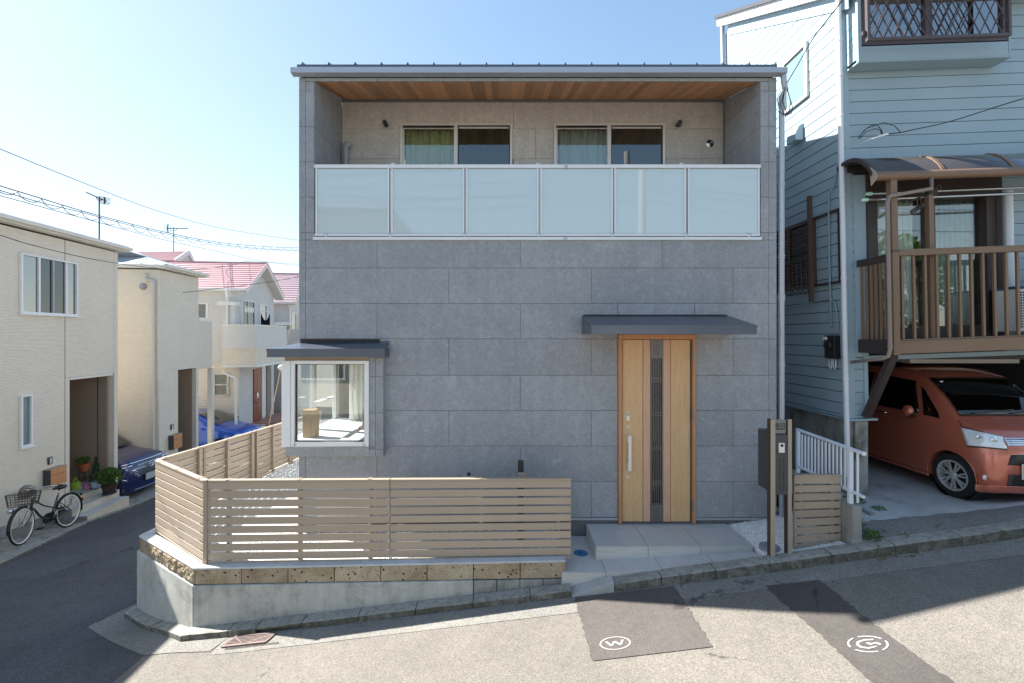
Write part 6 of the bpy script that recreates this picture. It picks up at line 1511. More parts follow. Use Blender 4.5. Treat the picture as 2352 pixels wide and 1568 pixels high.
vpatch('bumper_lip', [(1165, 1308), (2100, 1335), (2100, 1275), (1165, 1245)], 'van_paint', .014, 12, .018)
vpatch('bonnet_gap', [(990, 600), (1030, 672), (1036, 672), (996, 598)], 'van_black', .003, 5, .003); vpatch('bonnet_gap', [(1030, 668), (1430, 768), (1434, 762), (1034, 662)], 'van_black', .003, 8, .003)
p, nn = vd(1266, 1172)
fl = MB().lathe([(.050, .012), (.046, -.004), (.034, .0), (.030, .010)], p + nn * .004, 24, 'Y', close=False).build('fog_light', 'van_paint', VN, auto=40)
MB().lathe([(.0, -.006), (.02, -.004), (.031, .004)], p + nn * .006, 20, 'Y', close=False).build('fog_lens', 'lens_clear', fl, smooth=True)
p, nn = vd(1612, 1110); zc_p = p.z; xp = p.x; yp = p.y - .012
pl_ = MB().box(xp, xp + .33, yp - .006, yp, zc_p - .09, zc_p + .085).build('number_plate', 'plate_yellow', VN, bevel=.002); mbp = MB()
for q in ((0, .010, -.09, .085), (.32, .33, -.09, .085), (.01, .32, -.09, -.08), (.01, .32, .075, .085)): mbp.box(xp + q[0], xp + q[1], yp - .010, yp - .0065, zc_p + q[2], zc_p + q[3])
mbp.build('plate_frame', 'off_white', VN)
# mirror
mi = MB().ell((VX - .10, 5.90, GV + 1.0), (.055, .075, .085), 14, 10).build('mirror', 'van_paint', VN, smooth=True)
MB().ell((VX - .095, 5.885, GV + .985), (.05, .062, .07), 12, 8).build('mirror_shell', 'van_black', mi, smooth=True); MB().beam((VX - .08, 5.90, GV + .93), (VX + .02, 5.92, GV + .92), .04, .02).build('mirror_arm', 'van_black', mi)
# ================================================================ row of houses along the lane
NRM = math.hypot(1, .109); AV = Vector((-.109, 1, 0)) / NRM; NV = Vector((1, .109, 0)) / NRM
HX = lambda Y: -8.684 - .109 * Y
HO = Vector((HX(10), 10, ZC))
def hy(px, d=0):  # depth Y at which the pixel column meets the facade plane moved out by d
    return (-8.684 + d * NRM) / ((px - CX) / F + .109)
def hs(px, d=0):
    Y = hy(px, d); return (Y - 10 - d * NV.y) / AV.y
class HB(MB):   # coordinates (s along the lane, d out towards the lane, z relative to camera height)
    def build(s, *a, **k):
        s.v = [HO + AV * v.x + NV * v.y + Vector((0, 0, v.z)) for v in s.v]; return MB.build(s, *a, **k)
def hw(s, d, z): return HO + AV * s + NV * d + Vector((0, 0, z))
def hz(py, Y): return -(py - CY) / F * Y
def frame_rect(mb, s0, s1, z0, z1, d0, d1, w):
    mb.box(s0, s0 + w, d0, d1, z0, z1); mb.box(s1 - w, s1, d0, d1, z0, z1); mb.box(s0 + w, s1 - w, d0, d1, z0, z0 + w); mb.box(s0 + w, s1 - w, d0, d1, z1 - w, z1); return mb
def wallbox(par, s0, s1, z0, z1, m='cream_siding', d0=-.12, d1=0, nm='wall_panel'):
    return HB().box(s0 + .003, s1 - .003, d0, d1, z0, z1).build(nm, m, par)
def hip_roof(par, s0, s1, depth, ze, rise, over, m, fascia, run=None, name='roof', hip0=True, hip1=True):
    run = run or depth / 2; zf = ze - .10
    od = over; over = .06
    a, b, c, d = (s0 - over, od, ze), (s1 + over, od, ze), (s1 + over, -depth - over, ze), (s0 - over, -depth - over, ze)
    r0 = (s0 - over + (run if hip0 else 0), -run, ze + rise); r1 = (s1 + over - (run if hip1 else 0), -run, ze + rise)
    v = [a, b, c, d, r0, r1, (r0[0], -depth - over + run, ze + rise), (r1[0], -depth - over + run, ze + rise)]
    r = HB().add(v, [(0, 1, 5, 4), (1, 2, 7, 5), (2, 3, 6, 7), (3, 0, 4, 6), (4, 5, 7, 6), (3, 2, 1, 0)]).build(name, m, par)
    f = HB(); t = .03
    f.box(s0 - over, s1 + over, od, od + t, zf, ze + .01); f.box(s1 + over, s1 + over + t, -depth - over, od + t, zf, ze + .01); f.box(s0 - over - t, s0 - over, -depth - over, od + t, zf, ze + .01)
    f.build('fascia', fascia, par); HB().box(s0 - over, s1 + over, 0.001, od - .001, zf, zf + .015).build('eave_soffit', fascia, par)
    g = HB(); g.box(s0 - over - .02, s1 + over + .02, od + t + .001, od + t + .09, ze - .07, ze + .005); g.build('gutter', fascia, par, bevel=.01, seg=2)
    HB().box(s0 - over, s1 + over, od + .0, od + .025, ze + .012, ze + .035).build('roof_edge', 'roof_edge', par)
    return r
# ---- house one
h1 = thing('beige_house', 'beige ribbed-siding house with white sliding window and tiled steps at the left edge', 'house', hw(-2.5, 0, -4))
S1 = hs(270); SA, SB = hs(160), hs(258); zt = hz(872, hy(155)); EV = 2.10; gz = -3.75; SF = -4.5
wallbox(h1, SF, hs(149), gz, EV); wallbox(h1, hs(149), hs(262), zt + .06, EV); wallbox(h1, hs(149), SA, gz, zt + .055, nm='entrance_pier'); 
HB().box(hs(262), S1, -.12, .006, gz, EV).build('corner_trim', 'cream_siding', h1, bevel=.004)
HB().box(hs(262) - .0, S1, -5, -.121, gz, EV).build('gable_wall', 'cream_siding', h1)
HB().box(SF, SF + .12, -5, -.121, gz, EV).build('gable_wall', 'cream_siding', h1); HB().box(SF, S1, -5.1, -5.001, gz, EV).build('rear_wall', 'cream_siding', h1)
HB().box(SA, SB, -.10, .012, zt, zt + .055).build('entrance_lintel', 'cream_trim', h1)
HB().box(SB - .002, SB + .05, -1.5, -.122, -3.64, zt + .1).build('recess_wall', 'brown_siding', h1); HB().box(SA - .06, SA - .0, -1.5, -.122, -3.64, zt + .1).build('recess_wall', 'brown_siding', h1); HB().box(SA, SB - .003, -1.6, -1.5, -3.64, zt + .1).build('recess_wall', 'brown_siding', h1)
HB().box(SB - .22, SB - .21, -1.499, -.2, -3.64, zt).build('joint_strip', 'panel_gap', h1) if False else None
HB().box(SB - .006, SB - .0021, -.34, -.32, -3.62, zt).build('joint_strip', 'panel_gap', h1)
HB().box(SA, SB, -1.5, -.101, zt + .0, zt + .05).build('recess_soffit', 'cream_trim', h1)
HB().box(SF, SA - .062, -.10, -.01, -5.0, gz - .001).build('plinth', 'plinth_concrete', h1); HB().box(SB + .001, S1 - .01, -.11, -.01, -5.0, gz - .001).build('plinth', 'plinth_concrete', h1)
HB().box(SF, S1 + .0, -.0, .012, gz - .02, gz - .0).build('base_drip', 'roof_edge', h1) if False else None
hip_roof(h1, SF, S1, 5, EV + .13, .86, .19, 'grey_roof', 'cream_trim', run=2.5, hip1=True)
def h_window(par, pxa, pxb, z0, z1, divs, d=.03, fm='white_frame', nm='sliding_window', panes=None):
    s0, s1 = hs(pxa), hs(pxb); w = .035
    wn_ = frame_rect(HB(), s0, s1, z0, z1, .0005, d + .02, w).build(nm, fm, par, bevel=.003)
    HB().box(s0 - .03, s1 + .03, .0005, d + .05, z0 - .03, z0 - .001).build('sill', fm, wn_)
    xs_ = [s0 + w] + [s0 + (s1 - s0) * q for q in divs] + [s1 - w]
    for i, (a, b) in enumerate(zip(xs_, xs_[1:])):
        if i: HB().box(a - .018, a + .018, .001, d + .01, z0 + w, z1 - w).build('mullion', fm if i != 2 else 'pipe_grey', wn_)
        HB().box(a + .018 * (i > 0), b - .018 * (i < len(xs_) - 2), .004, .010, z0 + w, z1 - w).build('pane', (panes or ['mirror_glass'] * 9)[i], wn_)
        HB().box(a + .02, b - .02, -.0, .0035, z0 + w, z1 - w).build('backing', ('green_curtain' if i in (0,) else 'room_dark'), wn_)
    return wn_
h_window(h1, 43, 175, .44, 1.635, [.30, .54, .78], panes=['mirror_glass', 'dark_glass', 'dark_glass', 'mirror_glass'])
h_window(h1, 43, 70, -2.2, -1.17, [], nm='narrow_window', panes=['wired_glass'])
for px in (149.0,): s = hs(px); HB().box(s - .004, s + .004, .0005, .004, gz, EV).build('joint_bead', 'panel_gap', h1)
HB().tube([hwv for hwv in [(S1 - .3, -2.0, 0)]] * 1 + [(S1 - .3, -2.1, 0)], .01).build('stub', 'pipe_grey', h1) if False else None
def hood(par, px, py, r, d=.0):
    s, Y = hs(px), hy(px); z = hz(py, Y)
    mb = HB(); 
    prof = [(0, 0), (.5, .13), (.85, .11), (1, .05), (1.03, 0)]
    n = 14
    for i in range(n + 1):
        a = math.pi * i / n
        for (rr_, dd) in prof: mb.v.append(Vector((s + r * rr_ * math.cos(a), dd * r / .115, z + r * rr_ * math.sin(a) * 1.0)))
    k = len(prof)
    for i in range(n):
        for j in range(k - 1): mb.f.append((i * k + j, i * k + j + 1, (i + 1) * k + j + 1, (i + 1) * k + j))
    mb.build('vent_hood', 'brass_hood', par, smooth=True, solid=.004)
    m2 = HB(); m2.add([(s - r * 1.03, 0.001, z), (s - r * .85, .11 * r / .115, z), (s - r * .5, .13 * r / .115, z), (s + r * .5, .13 * r / .115, z), (s + r * .85, .11 * r / .115, z), (s + r * 1.03, 0.001, z), (s + r * 1.03, .001, z - r * .8), (s + r * .8, .1 * r / .115, z - r * .8), (s - r * .8, .1 * r / .115, z - r * .8), (s - r * 1.03, .001, z - r * .8)], [(0, 1, 8, 9), (1, 2, 3, 4, 7, 8), (4, 5, 6, 7)]).build('vent_skirt', 'brass_hood', par)
hood(h1, 57, 1128, .125)
def mailbox(lab, s0, s1, z0, z1, d1, par_loc):
    m = thing('wall_mailbox', lab, 'mailbox', par_loc)
    HB().box(s0, s1, .002, d1 - .012, z0, z1).build('casing', 'pipe_brown' if False else 'mailbox_black', m, bevel=.003); HB().box(s0 - .01, s1 + .01, .001, d1 + .004, z1 + .001, z1 + .012).build('lid', 'slat_back', m)
    zz = z0 + (z1 - z0) * .66
    HB().box(s0, s1, d1 - .011, d1, z0, zz - .005).build('front_panel', 'mailbox_wood', m); HB().box(s0, s1, d1 - .011, d1, zz + .005, z1).build('flap', 'mailbox_wood', m)
    return m
mailbox('wood-fronted grey letterbox on the nearest beige house beside its entrance', hs(98), hs(98) + .36, -3.15, -2.80, .16, hw(hs(110), 0, -3.15))
ic = HB().box(hs(108.5), hs(117), .001, .035, hz(1066, 9.1), hz(1049, 9.1)).build('intercom', 'mailbox_black', h1, bevel=.003); HB().box(hs(111), hs(114), .0355, .038, hz(1064, 9.1), hz(1051, 9.1)).build('intercom_face', 'off_white', ic)
pq = HB().box(S1 - .115, S1 - .01, .0065, .012, hz(1103, 10.9), hz(1094, 10.9)).build('number_plaque', 'off_white', h1); HB().box(S1 - .1, S1 - .03, .0125, .0135, hz(1101, 10.9), hz(1097, 10.9)).build('plaque_print', 'sticker_green', pq)
# steps of house one
st1 = thing('tiled_steps', 'three grey-topped steps with cream tiled risers at the nearest beige house', 'steps', hw(-.5, .3, -4.1))
def hstep(par, s0, s1, d0, d1, z0, z1, n, dark_left=True):
    HB().box(s0 + .012, s1 - .012, d0, d1 - .012, z0, z1 - .015).build('core', 'foundation', par)
    w = (s1 - s0) / n
    for i in range(n):
        a, b = s0 + w * i + .0025, s0 + w * (i + 1) - .0025
        HB().box(a, b, d0 + .001, d1, z1 - .014, z1).build('tread_tile', 'stone_tile', par); HB().box(a, b, d1 - .011, d1 - .001, z0, z1 - .016).build('riser_tile', 'cream_tile', par)
    HB().box(s0 + .0, s0 + .011, d0, d1 - .012, z0, z1 - .016).build('end_tile', 'dark_step_tile', par); HB().box(s1 - .011, s1, d0, d1 - .012, z0, z1 - .016).build('end_tile', 'cream_tile', par)
e0, e1 = (9.2 - 10) , (10.4 - 10)
hstep(st1, -.78, .40, .36, .66, -4.5, -3.875, 5); hstep(st1, -.78, .52, .06, .359, -4.5, -3.745, 5)
hstep(st1, SA + .001, SB - .004, -1.49, .059, -4.5, -3.615, 5)
# ---- house two
h2 = thing('beige_house', 'second beige ribbed house with grey downpipe and dark entrance recess, beyond the parked dark suv', 'house', hw(3, 0, -4))
S2, S2e, S2w = hs(365.5), hs(456), hs(487); SA2, SB2 = hs(409), hs(450); zt2 = hz(848, hy(409)); EV2 = 1.90
z20 = -4.4
wallbox(h2, S2 + .14, SA2, z20, zt2 + .05); wallbox(h2, S2 + .14, S2e, zt2 + .055, EV2); wallbox(h2, SB2, S2e, z20, zt2 + .05)
HB().box(S2, S2 + .137, -.12, .005, z20, EV2).build('corner_trim', 'cream_siding', h2, bevel=.004)
HB().box(S2 + .001, S2 + .13, -5, -.121, z20, EV2).build('gable_wall', 'cream_siding', h2); HB().box(S2, S2e, -5.1, -5.001, z20, EV2).build('rear_wall', 'cream_siding', h2)
HB().box(S2e - .12, S2e - .003, -5, -.121, z20, EV2).build('gable_wall', 'cream_siding', h2)
HB().box(S2e - .001, S2w, -.12, .0, hz(845, 14.7), hz(740, 14.7)).build('balcony_wall', 'cream_siding', h2); HB().box(S2e - .02, S2w + .03, -.16, .03, hz(740, 14.7) + .002, hz(733, 14.7)).build('balcony_coping', 'white_trim', h2)
HB().box(S2w - .06, S2w, -2.4, -.121, hz(845, 14.7), hz(740, 14.7)).build('balcony_wall', 'cream_siding', h2)
HB().box(S2e + .0, S2w, -2.4, -.121, hz(845, 14.7), hz(845, 14.7) + .08).build('balcony_floor', 'cream_trim', h2)
HB().box(S2w - .02, S2w + .14, -.14, .0, -4.5, hz(845, 14.7) - .002).build('carport_post', 'cream_trim', h2)
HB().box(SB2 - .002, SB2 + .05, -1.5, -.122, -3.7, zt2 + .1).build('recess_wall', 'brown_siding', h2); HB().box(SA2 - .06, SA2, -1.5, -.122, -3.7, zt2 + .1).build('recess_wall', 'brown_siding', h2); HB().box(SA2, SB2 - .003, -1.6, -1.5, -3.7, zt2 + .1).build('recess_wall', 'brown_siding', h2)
HB().box(SA2, SB2, -1.5, .05, -4.5, -3.72).build('porch_floor', 'dark_step_tile', h2); HB().box(SA2, SB2, -.10, .012, zt2, zt2 + .05).build('entrance_lintel', 'cream_trim', h2)
hip_roof(h2, S2, S2e, 4.0, EV2 + .13, .62, .19, 'grey_roof', 'cream_trim', run=1.6)
mailbox('wood-fronted grey letterbox on the second beige house, left of its dark recess', hs(386.5), hs(386.5) + .38, hz(1031, 12.9), hz(999, 12.9), .16, hw(hs(395), 0, -3.3))
ic = HB().box(hs(391), hs(397), .001, .03, hz(1001 - 16, 13), hz(1001 - 28, 13)).build('intercom', 'mailbox_black', h2); HB().box(hs(393), hs(395), .031, .034, hz(986, 13), hz(974, 13)).build('intercom_face', 'off_white', ic)
# downpipe and vent on its gable wall (faces the camera)
def gpt(px, py, s, off):   # point on plane s=const (gable wall) moved off towards the camera
    # solve for d so that the projected column is px
    lo_, hi_ = -6, 0.5
    for _ in range(40):
        m_ = (lo_ + hi_) / 2; p = hw(s - off, m_, 0); q = CX + F * p.x / p.y
        if q < px: lo_ = m_
        else: hi_ = m_
    p = hw(s - off, lo_, 0); return (s - off, lo_, hz(py, p.y))
a = gpt(352.5, 668, S2, .06); top = gpt(352.5, 642, S2, .06)
d2 = HB().tube([gpt(334, 628, S2, .1), gpt(334, 640, S2, .06), gpt(339, 644, S2, .06), gpt(350, 645, S2, .06), (a[0], a[1], top[2] - .04), (a[0], a[1], -4.5)], .042, 12).build('downpipe', 'pipe_cream', h2, auto=50)
for py in (760, 900, 960): HB().cyl((a[0], a[1], hz(py, 12.5) - .03), (a[0], a[1], hz(py, 12.5) + .03), .048, 12).build('collar', 'pipe_cream', d2)
v = gpt(330, 659, S2, 0); vm = HB(); vm.ell((v[0] - .03, v[1], v[2]), (.09, .085, .10), 14, 8); vm.build('vent_hood', 'pipe_grey', h2, smooth=True)
# gable band: brown narrow strip between downpipe and corner
# ---- white houses with gables towards the lane
def gable_house(name, label, s0, s1, ze, za, depth, roofm, wallm, over=.35, near=True):
    h = thing(name, label, 'house', hw((s0 + s1) / 2, -1, -4.3)); sm = (s0 + s1) / 2; zb = -4.5
    fw = HB(); fw.add([(s0, 0, zb), (s1, 0, zb), (s1, 0, ze), (sm, 0, za), (s0, 0, ze), (s0, -.12, zb), (s1, -.12, zb), (s1, -.12, ze), (sm, -.12, za), (s0, -.12, ze)], [(0, 1, 2, 3, 4), (9, 8, 7, 6, 5), (0, 5, 6, 1), (1, 6, 7, 2), (2, 7, 8, 3), (3, 8, 9, 4), (4, 9, 5, 0)]); fw.build('front_wall', wallm, h)
    HB().box(s0, s0 + .12, -depth, -.121, zb, ze).build('side_wall', wallm, h); HB().box(s1 - .12, s1, -depth, -.121, zb, ze).build('side_wall', wallm, h)
    sl = (za - ze) / (sm - s0); t = .10
    for (sa, sb, sg) in ((s0 - over * .6, sm, 1), (s1 + over * .6, sm, -1)):
        za_ = ze - over * .6 * sl + t; zb_ = za + t; D0, D1 = over, -depth - .2; n = 13; mb = HB()
        r = []
        for i in range(n):   # lapped metal courses
            u0, u1 = i / n, (i + 1) / n; x0, x1 = sa + (sb - sa) * u0, sa + (sb - sa) * u1; w0, w1 = za_ + (zb_ - za_) * u0, za_ + (zb_ - za_) * u1
            mb.add([(x0, D0, w0 + .028), (x1, D0, w1), (x1, D1, w1), (x0, D1, w0 + .028), (x0, D0, w0 - .06), (x1, D0, w1 - .06), (x1, D1, w1 - .06), (x0, D1, w0 - .06)], [(0, 1, 2, 3), (4, 7, 6, 5), (0, 4, 5, 1), (1, 5, 6, 2), (2, 6, 7, 3), (3, 7, 4, 0)])
        rf_ = mb.build('roof', roofm, h)
        # barge board
        bb_ = HB(); bb_.add([(sa, D0 + .001, za_ - .16), (sb, D0 + .001, zb_ - .16), (sb, D0 + .001, zb_ - .0), (sa, D0 + .001, za_ + .0), (sa, D0 + .03, za_ - .16), (sb, D0 + .03, zb_ - .16), (sb, D0 + .03, zb_), (sa, D0 + .03, za_)], [(0, 3, 2, 1), (4, 5, 6, 7), (0, 1, 5, 4), (1, 2, 6, 5), (2, 3, 7, 6), (3, 0, 4, 7)]); bb_.build('barge_board', 'white_trim', h)
        sf_ = HB(); sf_.add([(sa, .002, za_ - .16), (sb, .002, zb_ - .16), (sb, D0, zb_ - .16), (sa, D0, za_ - .16), (sa, .002, za_ - .13), (sb, .002, zb_ - .13), (sb, D0, zb_ - .13), (sa, D0, za_ - .13)], [(0, 3, 2, 1), (4, 5, 6, 7), (0, 1, 5, 4), (1, 2, 6, 5), (2, 3, 7, 6), (3, 0, 4, 7)]); sf_.build('verge_soffit', 'cream_trim', h)
        HB().beam((sa, D0 + .035, za_ + .03), (sb, D0 + .035, zb_ + .03), .03, .03).build('roof_verge', roofm, h)
    HB().box(s0 - over * .6 - .06, s0 - over * .6, -depth, over, ze - .12, ze - .02).build('eave_gutter', 'white_trim', h); HB().box(s0 - over * .6, s0 - .001, -depth, over * .9, ze - .14, ze - .10).build('eave_soffit', 'white_trim', h)
    HB().beam((sm, over + .02, za + t + .03), (sm, -depth, za + t + .03), .06, .05).build('ridge_cap', roofm, h)
    return h, sm
S3, S3e = hs(550), hs(629)
h3, sm3 = gable_house('white_house', 'white gabled house with red metal roof and solid balcony over a red-brown door', S3, S3e, 1.86, 3.0, 6.5, 'red_roof', 'white_siding')
# snow guards
for px, py in ((498, 649), (512, 652), (540, 648), (561, 651)):
    HB().box(hs(px, .3) + .35 - .35, hs(px, .3) + .08, -.0, .12, 0, 0.001) if False else None
HB().box(S3 + .0, S3 - .45, -.6, .03, 1.15, 1.30).build('cornice', 'white_trim', h3); HB().box(S3 - .06, S3 - .0, -.5, .02, -1.0, 1.149).build('pilaster', 'white_siding', h3)
HB().box(S3 - .35, S3 - .0, -.45, -.0, -1.0, 1.149).build('side_bay', 'white_siding', h3)
HB().tube([(S3 - .40, -.25, 1.8), (S3 - .40, -.25, -1.2)], .045, 10).build('downpipe', 'white_trim', h3, auto=50)
sB = 16.4 - 10; bz1, bz0, bz2 = hz(749, 16.4), hz(798, 16.4), hz(836, 16.4); eB = hs(653, .8)
HB().box(sB, sB + .1, -.3, .799, bz0, bz1).build('balcony_side', 'white_stucco', h3); HB().box(sB + .0, eB, .8, .9, bz0, bz1).build('balcony_front', 'white_stucco', h3); HB().box(sB - .02, eB, -.3, .93, bz1 + .001, bz1 + .05).build('balcony_coping', 'white_trim', h3)
HB().box(sB + .02, sB + .1, -.3, .80, bz2, bz0 - .03).build('balcony_apron', 'cream_siding_two', h3); HB().box(sB + .02, eB, .801, .88, bz2, bz0 - .03).build('balcony_apron', 'cream_siding_two', h3); HB().box(sB, eB, -.3, .91, bz0 - .029, bz0 - .001).build('balcony_band', 'cream_trim', h3)
HB().box(sB - .03, eB, -.3, .95, bz2 - .10, bz2 - .001).build('balcony_band', 'white_trim', h3)
HB().box(sB - .55, sB - .001, -2.6, -.1, bz2 + .2, bz0 + .02).build('side_parapet', 'cream_siding_two', h3) if False else None
# upper window and laundry
h_window(h3, 554, 584, bz1 + .0, bz1 + 1.05, [.5], panes=['dark_glass', 'dark_glass'])
h_window(h3, 595, 612, bz1 + .0, bz1 + 1.0, [], panes=['mirror_glass'])
lw_ = gpt(461, 700, S3, 0)
HB().box(S3 - .02, S3 - .002, gpt(457, 700, S3, 0)[1], gpt(478, 700, S3, 0)[1], hz(733, 17), hz(697, 17)).build('side_window', 'white_frame', h3); HB().box(S3 - .03, S3 - .021, gpt(457, 700, S3, 0)[1], gpt(473, 700, S3, 0)[1], hz(731, 17), hz(700, 17)).build('pane', 'dark_glass', h3)
lr = thing('hanging_net', 'black net hung out on the white balcony of the red-roofed house', 'net', hw(hs(610, .5), .5, bz1 + .6))
HB().grid(lambda u, v: (hs(599, .7) + (hs(620, .7) - hs(599, .7)) * u, .7, bz1 + .55 - .62 * v - .30 * (1 - v) * math.sin(math.pi * u)), 12, 6).build('net', 'net_black', lr, solid=.004)
HB().tube([(hs(548, .75), .75, bz1 + .74), (hs(622, .75), .75, bz1 + .60)], .014, 6).build('pole', 'steel_bright', lr)
for i in range(6): s_ = hs(563, .75) + i * .12; HB().box(s_, s_ + .05, .74, .76, bz1 + .50, bz1 + .68).build('clothes_peg', 'off_white', lr)
# ground floor of house three
zd0, zd1 = hz(966, 18.3), hz(846, 18.3)
dr = HB().box(hs(581), hs(599.5), .0, .05, zd0, zd1).build('front_door', 'red_door', h3, bevel=.006)
s0, s1 = hs(581), hs(599.5); HB().box(s0 + .4, s1 - .4, .051, .06, zd0 + 1.0, zd1 - .25).build('door_light', 'dark_glass', dr); HB().box(s0 + .25, s1 - .25, .051, .058, zd0 + .25, zd0 + .8).build('door_panel', 'red_door', dr, bevel=.003)
HB().tube([(s0 + .12, .06, zd0 + .8), (s0 + .12, .13, zd0 + .85), (s0 + .12, .13, zd0 + 1.2), (s0 + .12, .06, zd0 + 1.25)], .03, 8).build('door_handle', 'chrome', dr, smooth=True)
HB().box(hs(601), hs(609), .0, .02, zd0 + .05, bz2 - .11).build('wall_trim', 'white_trim', h3); HB().box(hs(611), hs(620), .0, .06, -4.0, bz2 - .11).build('stone_column', 'stone_cladding', h3)
HB().box(S3 - .02, S3, -3, -.001, -4.4, bz2 - .02).build('lower_side_wall', 'cream_siding_two', h3)
w0, w1 = gpt(491, 880, S3, .03), gpt(526, 880, S3, .03)
f = HB(); z0, z1 = hz(908, 16.9), hz(856, 16.9); s_ = S3 - .03
for q in ((w0[1], w0[1] + .06, z0, z1), (w1[1] - .06, w1[1], z0, z1), (w0[1], w1[1], z0, z0 + .05), (w0[1], w1[1], z1 - .05, z1), (w0[1], w1[1], (z0 + z1) / 2 - .02, (z0 + z1) / 2 + .02)): f.box(s_ - .05, s_, q[0], q[1], q[2], q[3])
gw = f.build('sash_window', 'cream_trim', h3); HB().box(s_ - .02, s_ - .01, w0[1] + .05, w1[1] - .05, z0 + .04, z1 - .04).build('pane', 'dark_glass', gw)
pq_ = gpt(542, 900, S3 - .9, .0); HB().tube([gpt(511, 852, S3 - .4, 0), gpt(520, 858, S3 - .6, 0), gpt(540, 866, S3 - .8, 0), (pq_[0], pq_[1], hz(870, 16)), (pq_[0], pq_[1], -4.4)], .045, 10).build('downpipe', 'white_trim', h3, auto=50)
v = gpt(535, 953, S3, .03); HB().ell((v[0] - .03, v[1], v[2]), (.08, .08, .07), 10, 6).build('vent_cap', 'slat_back', h3, smooth=True)
mbp = thing('brick_porch', 'terracotta brick porch floor in front of the red-brown door', 'porch', hw(hs(590), .6, -3.6))
for i in range(9):
    for j in range(5): HB().box(hs(575) + i * .42, hs(575) + i * .42 + .41, .002 + j * .3, .002 + j * .3 + .29, -4.3, zd0 - .02).build('brick', 'terracotta_tile', mbp)
# far recess with stone blocks
h4, sm4 = gable_house('white_house', 'farther white gabled house with dull plum roof, half hidden behind the grey house', hs(663), hs(663) + 4.2, 1.72, 3.3, 6.5, 'plum_roof', 'white_siding')
HB().box(hs(655) - .2, hs(663) + .0, -.6, .3, .5, .65).build('cornice', 'white_trim', h4); 
h_window(h4, 668, 690, .0, 1.2, [.5], panes=['mirror_glass', 'dark_glass'])
HB().box(hs(663) - .9, hs(663) - .001, -.5, 1.0, -.45, .30).build('balcony_wall', 'white_stucco', h4); HB().box(S3e + .001, hs(663) - .002, -1.6, -1.5, -4.4, 1.2).build('link_wall', 'white_siding', h4)
HB().tube([(hs(663) - .05, .08, 1.4), (hs(663) - .05, .08, -1)], .05, 8).build('downpipe', 'white_trim', h4, auto=50)
rw_ = thing('stone_garden_wall', 'grey-brown stone block wall with a narrow window, beyond the red-brown door', 'wall', hw(hs(640), -.9, -3.8))
zz = -3.9
for r in range(16):
    ofs = (r % 2) * .22
    for c in range(7):
        s0 = hs(618) + .0 + c * .44 - ofs + .2; HB().box(max(s0, S3e + .05), s0 + .425, -.62 - .01 * ((r * 7 + c * 3) % 3), -.5, zz, zz + .165).build('stone', 'stone_cladding', rw_) if s0 + .4 > S3e + .1 and s0 < hs(652) else None
    zz += .175
HB().box(S3e + .35, S3e + .75, -.5, -.46, -2.9, -1.5).build('window', 'dark_glass', rw_)
# low white mesh fence
mf = thing('mesh_fence', 'low white mesh fence between the blue car and the brick porch', 'fence', (-9.2, 16.2, ZC - 4)); a, b = P(497, 974, 16.9), P(610, 974, 16.9)
for k in range(29): p = a.lerp(b, k / 28); MB().cyl((p.x, p.y, p.z), (p.x, p.y, p.z - .5), .008, 5).build('wire', 'white_trim', mf)
for k in range(4): MB().cyl(a - Vector((0, 0, .13 * k)), b - Vector((0, 0, .13 * k)), .010, 5).build('rail', 'white_trim', mf)
# ---- far red-roofed house
h5 = thing('far_house', 'distant house whose pinkish red roof and small gable rise above the second beige house', 'house', (-18, 23, ZC - 4))
Y5 = 22.0; ap, fl, fr, rl_ = P(432, 577.5, Y5), P(400, 606.5, Y5 - 1.2), P(451, 610, Y5 + 1.3), P(255, 577.5, Y5 + .3); el = P(200, 606.5, Y5 - 1.0)
fl.z = fr.z = (fl.z + fr.z) / 2; el.z = fl.z; rl_.z = ap.z
n = 9; mb = MB()
for i in range(n):
    u0, u1 = i / n, (i + 1) / n; A_, B_, C_, D_ = el.lerp(rl_, u0), fl.lerp(ap, u0), fl.lerp(ap, u1), el.lerp(rl_, u1); up = Vector((0, 0, .035))
    mb.hexa([A_ - up * 2, B_ - up * 2, C_ - up * 2, D_ - up * 2, A_ + up, B_ + up, C_, D_])
mb.build('roof', 'red_roof', h5)
mb = MB(); mb.hexa([fr - Vector((0, 0, .08)), fr + Vector((-8, -.5, -.08)), rl_ - Vector((0, 0, .08)), ap - Vector((0, 0, .08)), fr, fr + Vector((-8, -.5, 0)), rl_, ap]); mb.build('roof', 'red_roof', h5)
MB().prism([fl + Vector((.0, 0, -.1)), fr + Vector((0, 0, -.1)), ap + Vector((0, 0, -.1))], (-.1, 0, 0)).build('gable_wall', 'white_stucco', h5)
for q in (fl, fr): MB().beam(q + Vector((.05, 0, -.05)), ap + Vector((.05, 0, -.05)), .05, .22).build('barge_board', 'white_trim', h5)
MB().box(-27, fl.x - .3, Y5 - 1.0, Y5 + 1, ZC - 4.5, fl.z - .1).build('wall', 'white_stucco', h5)

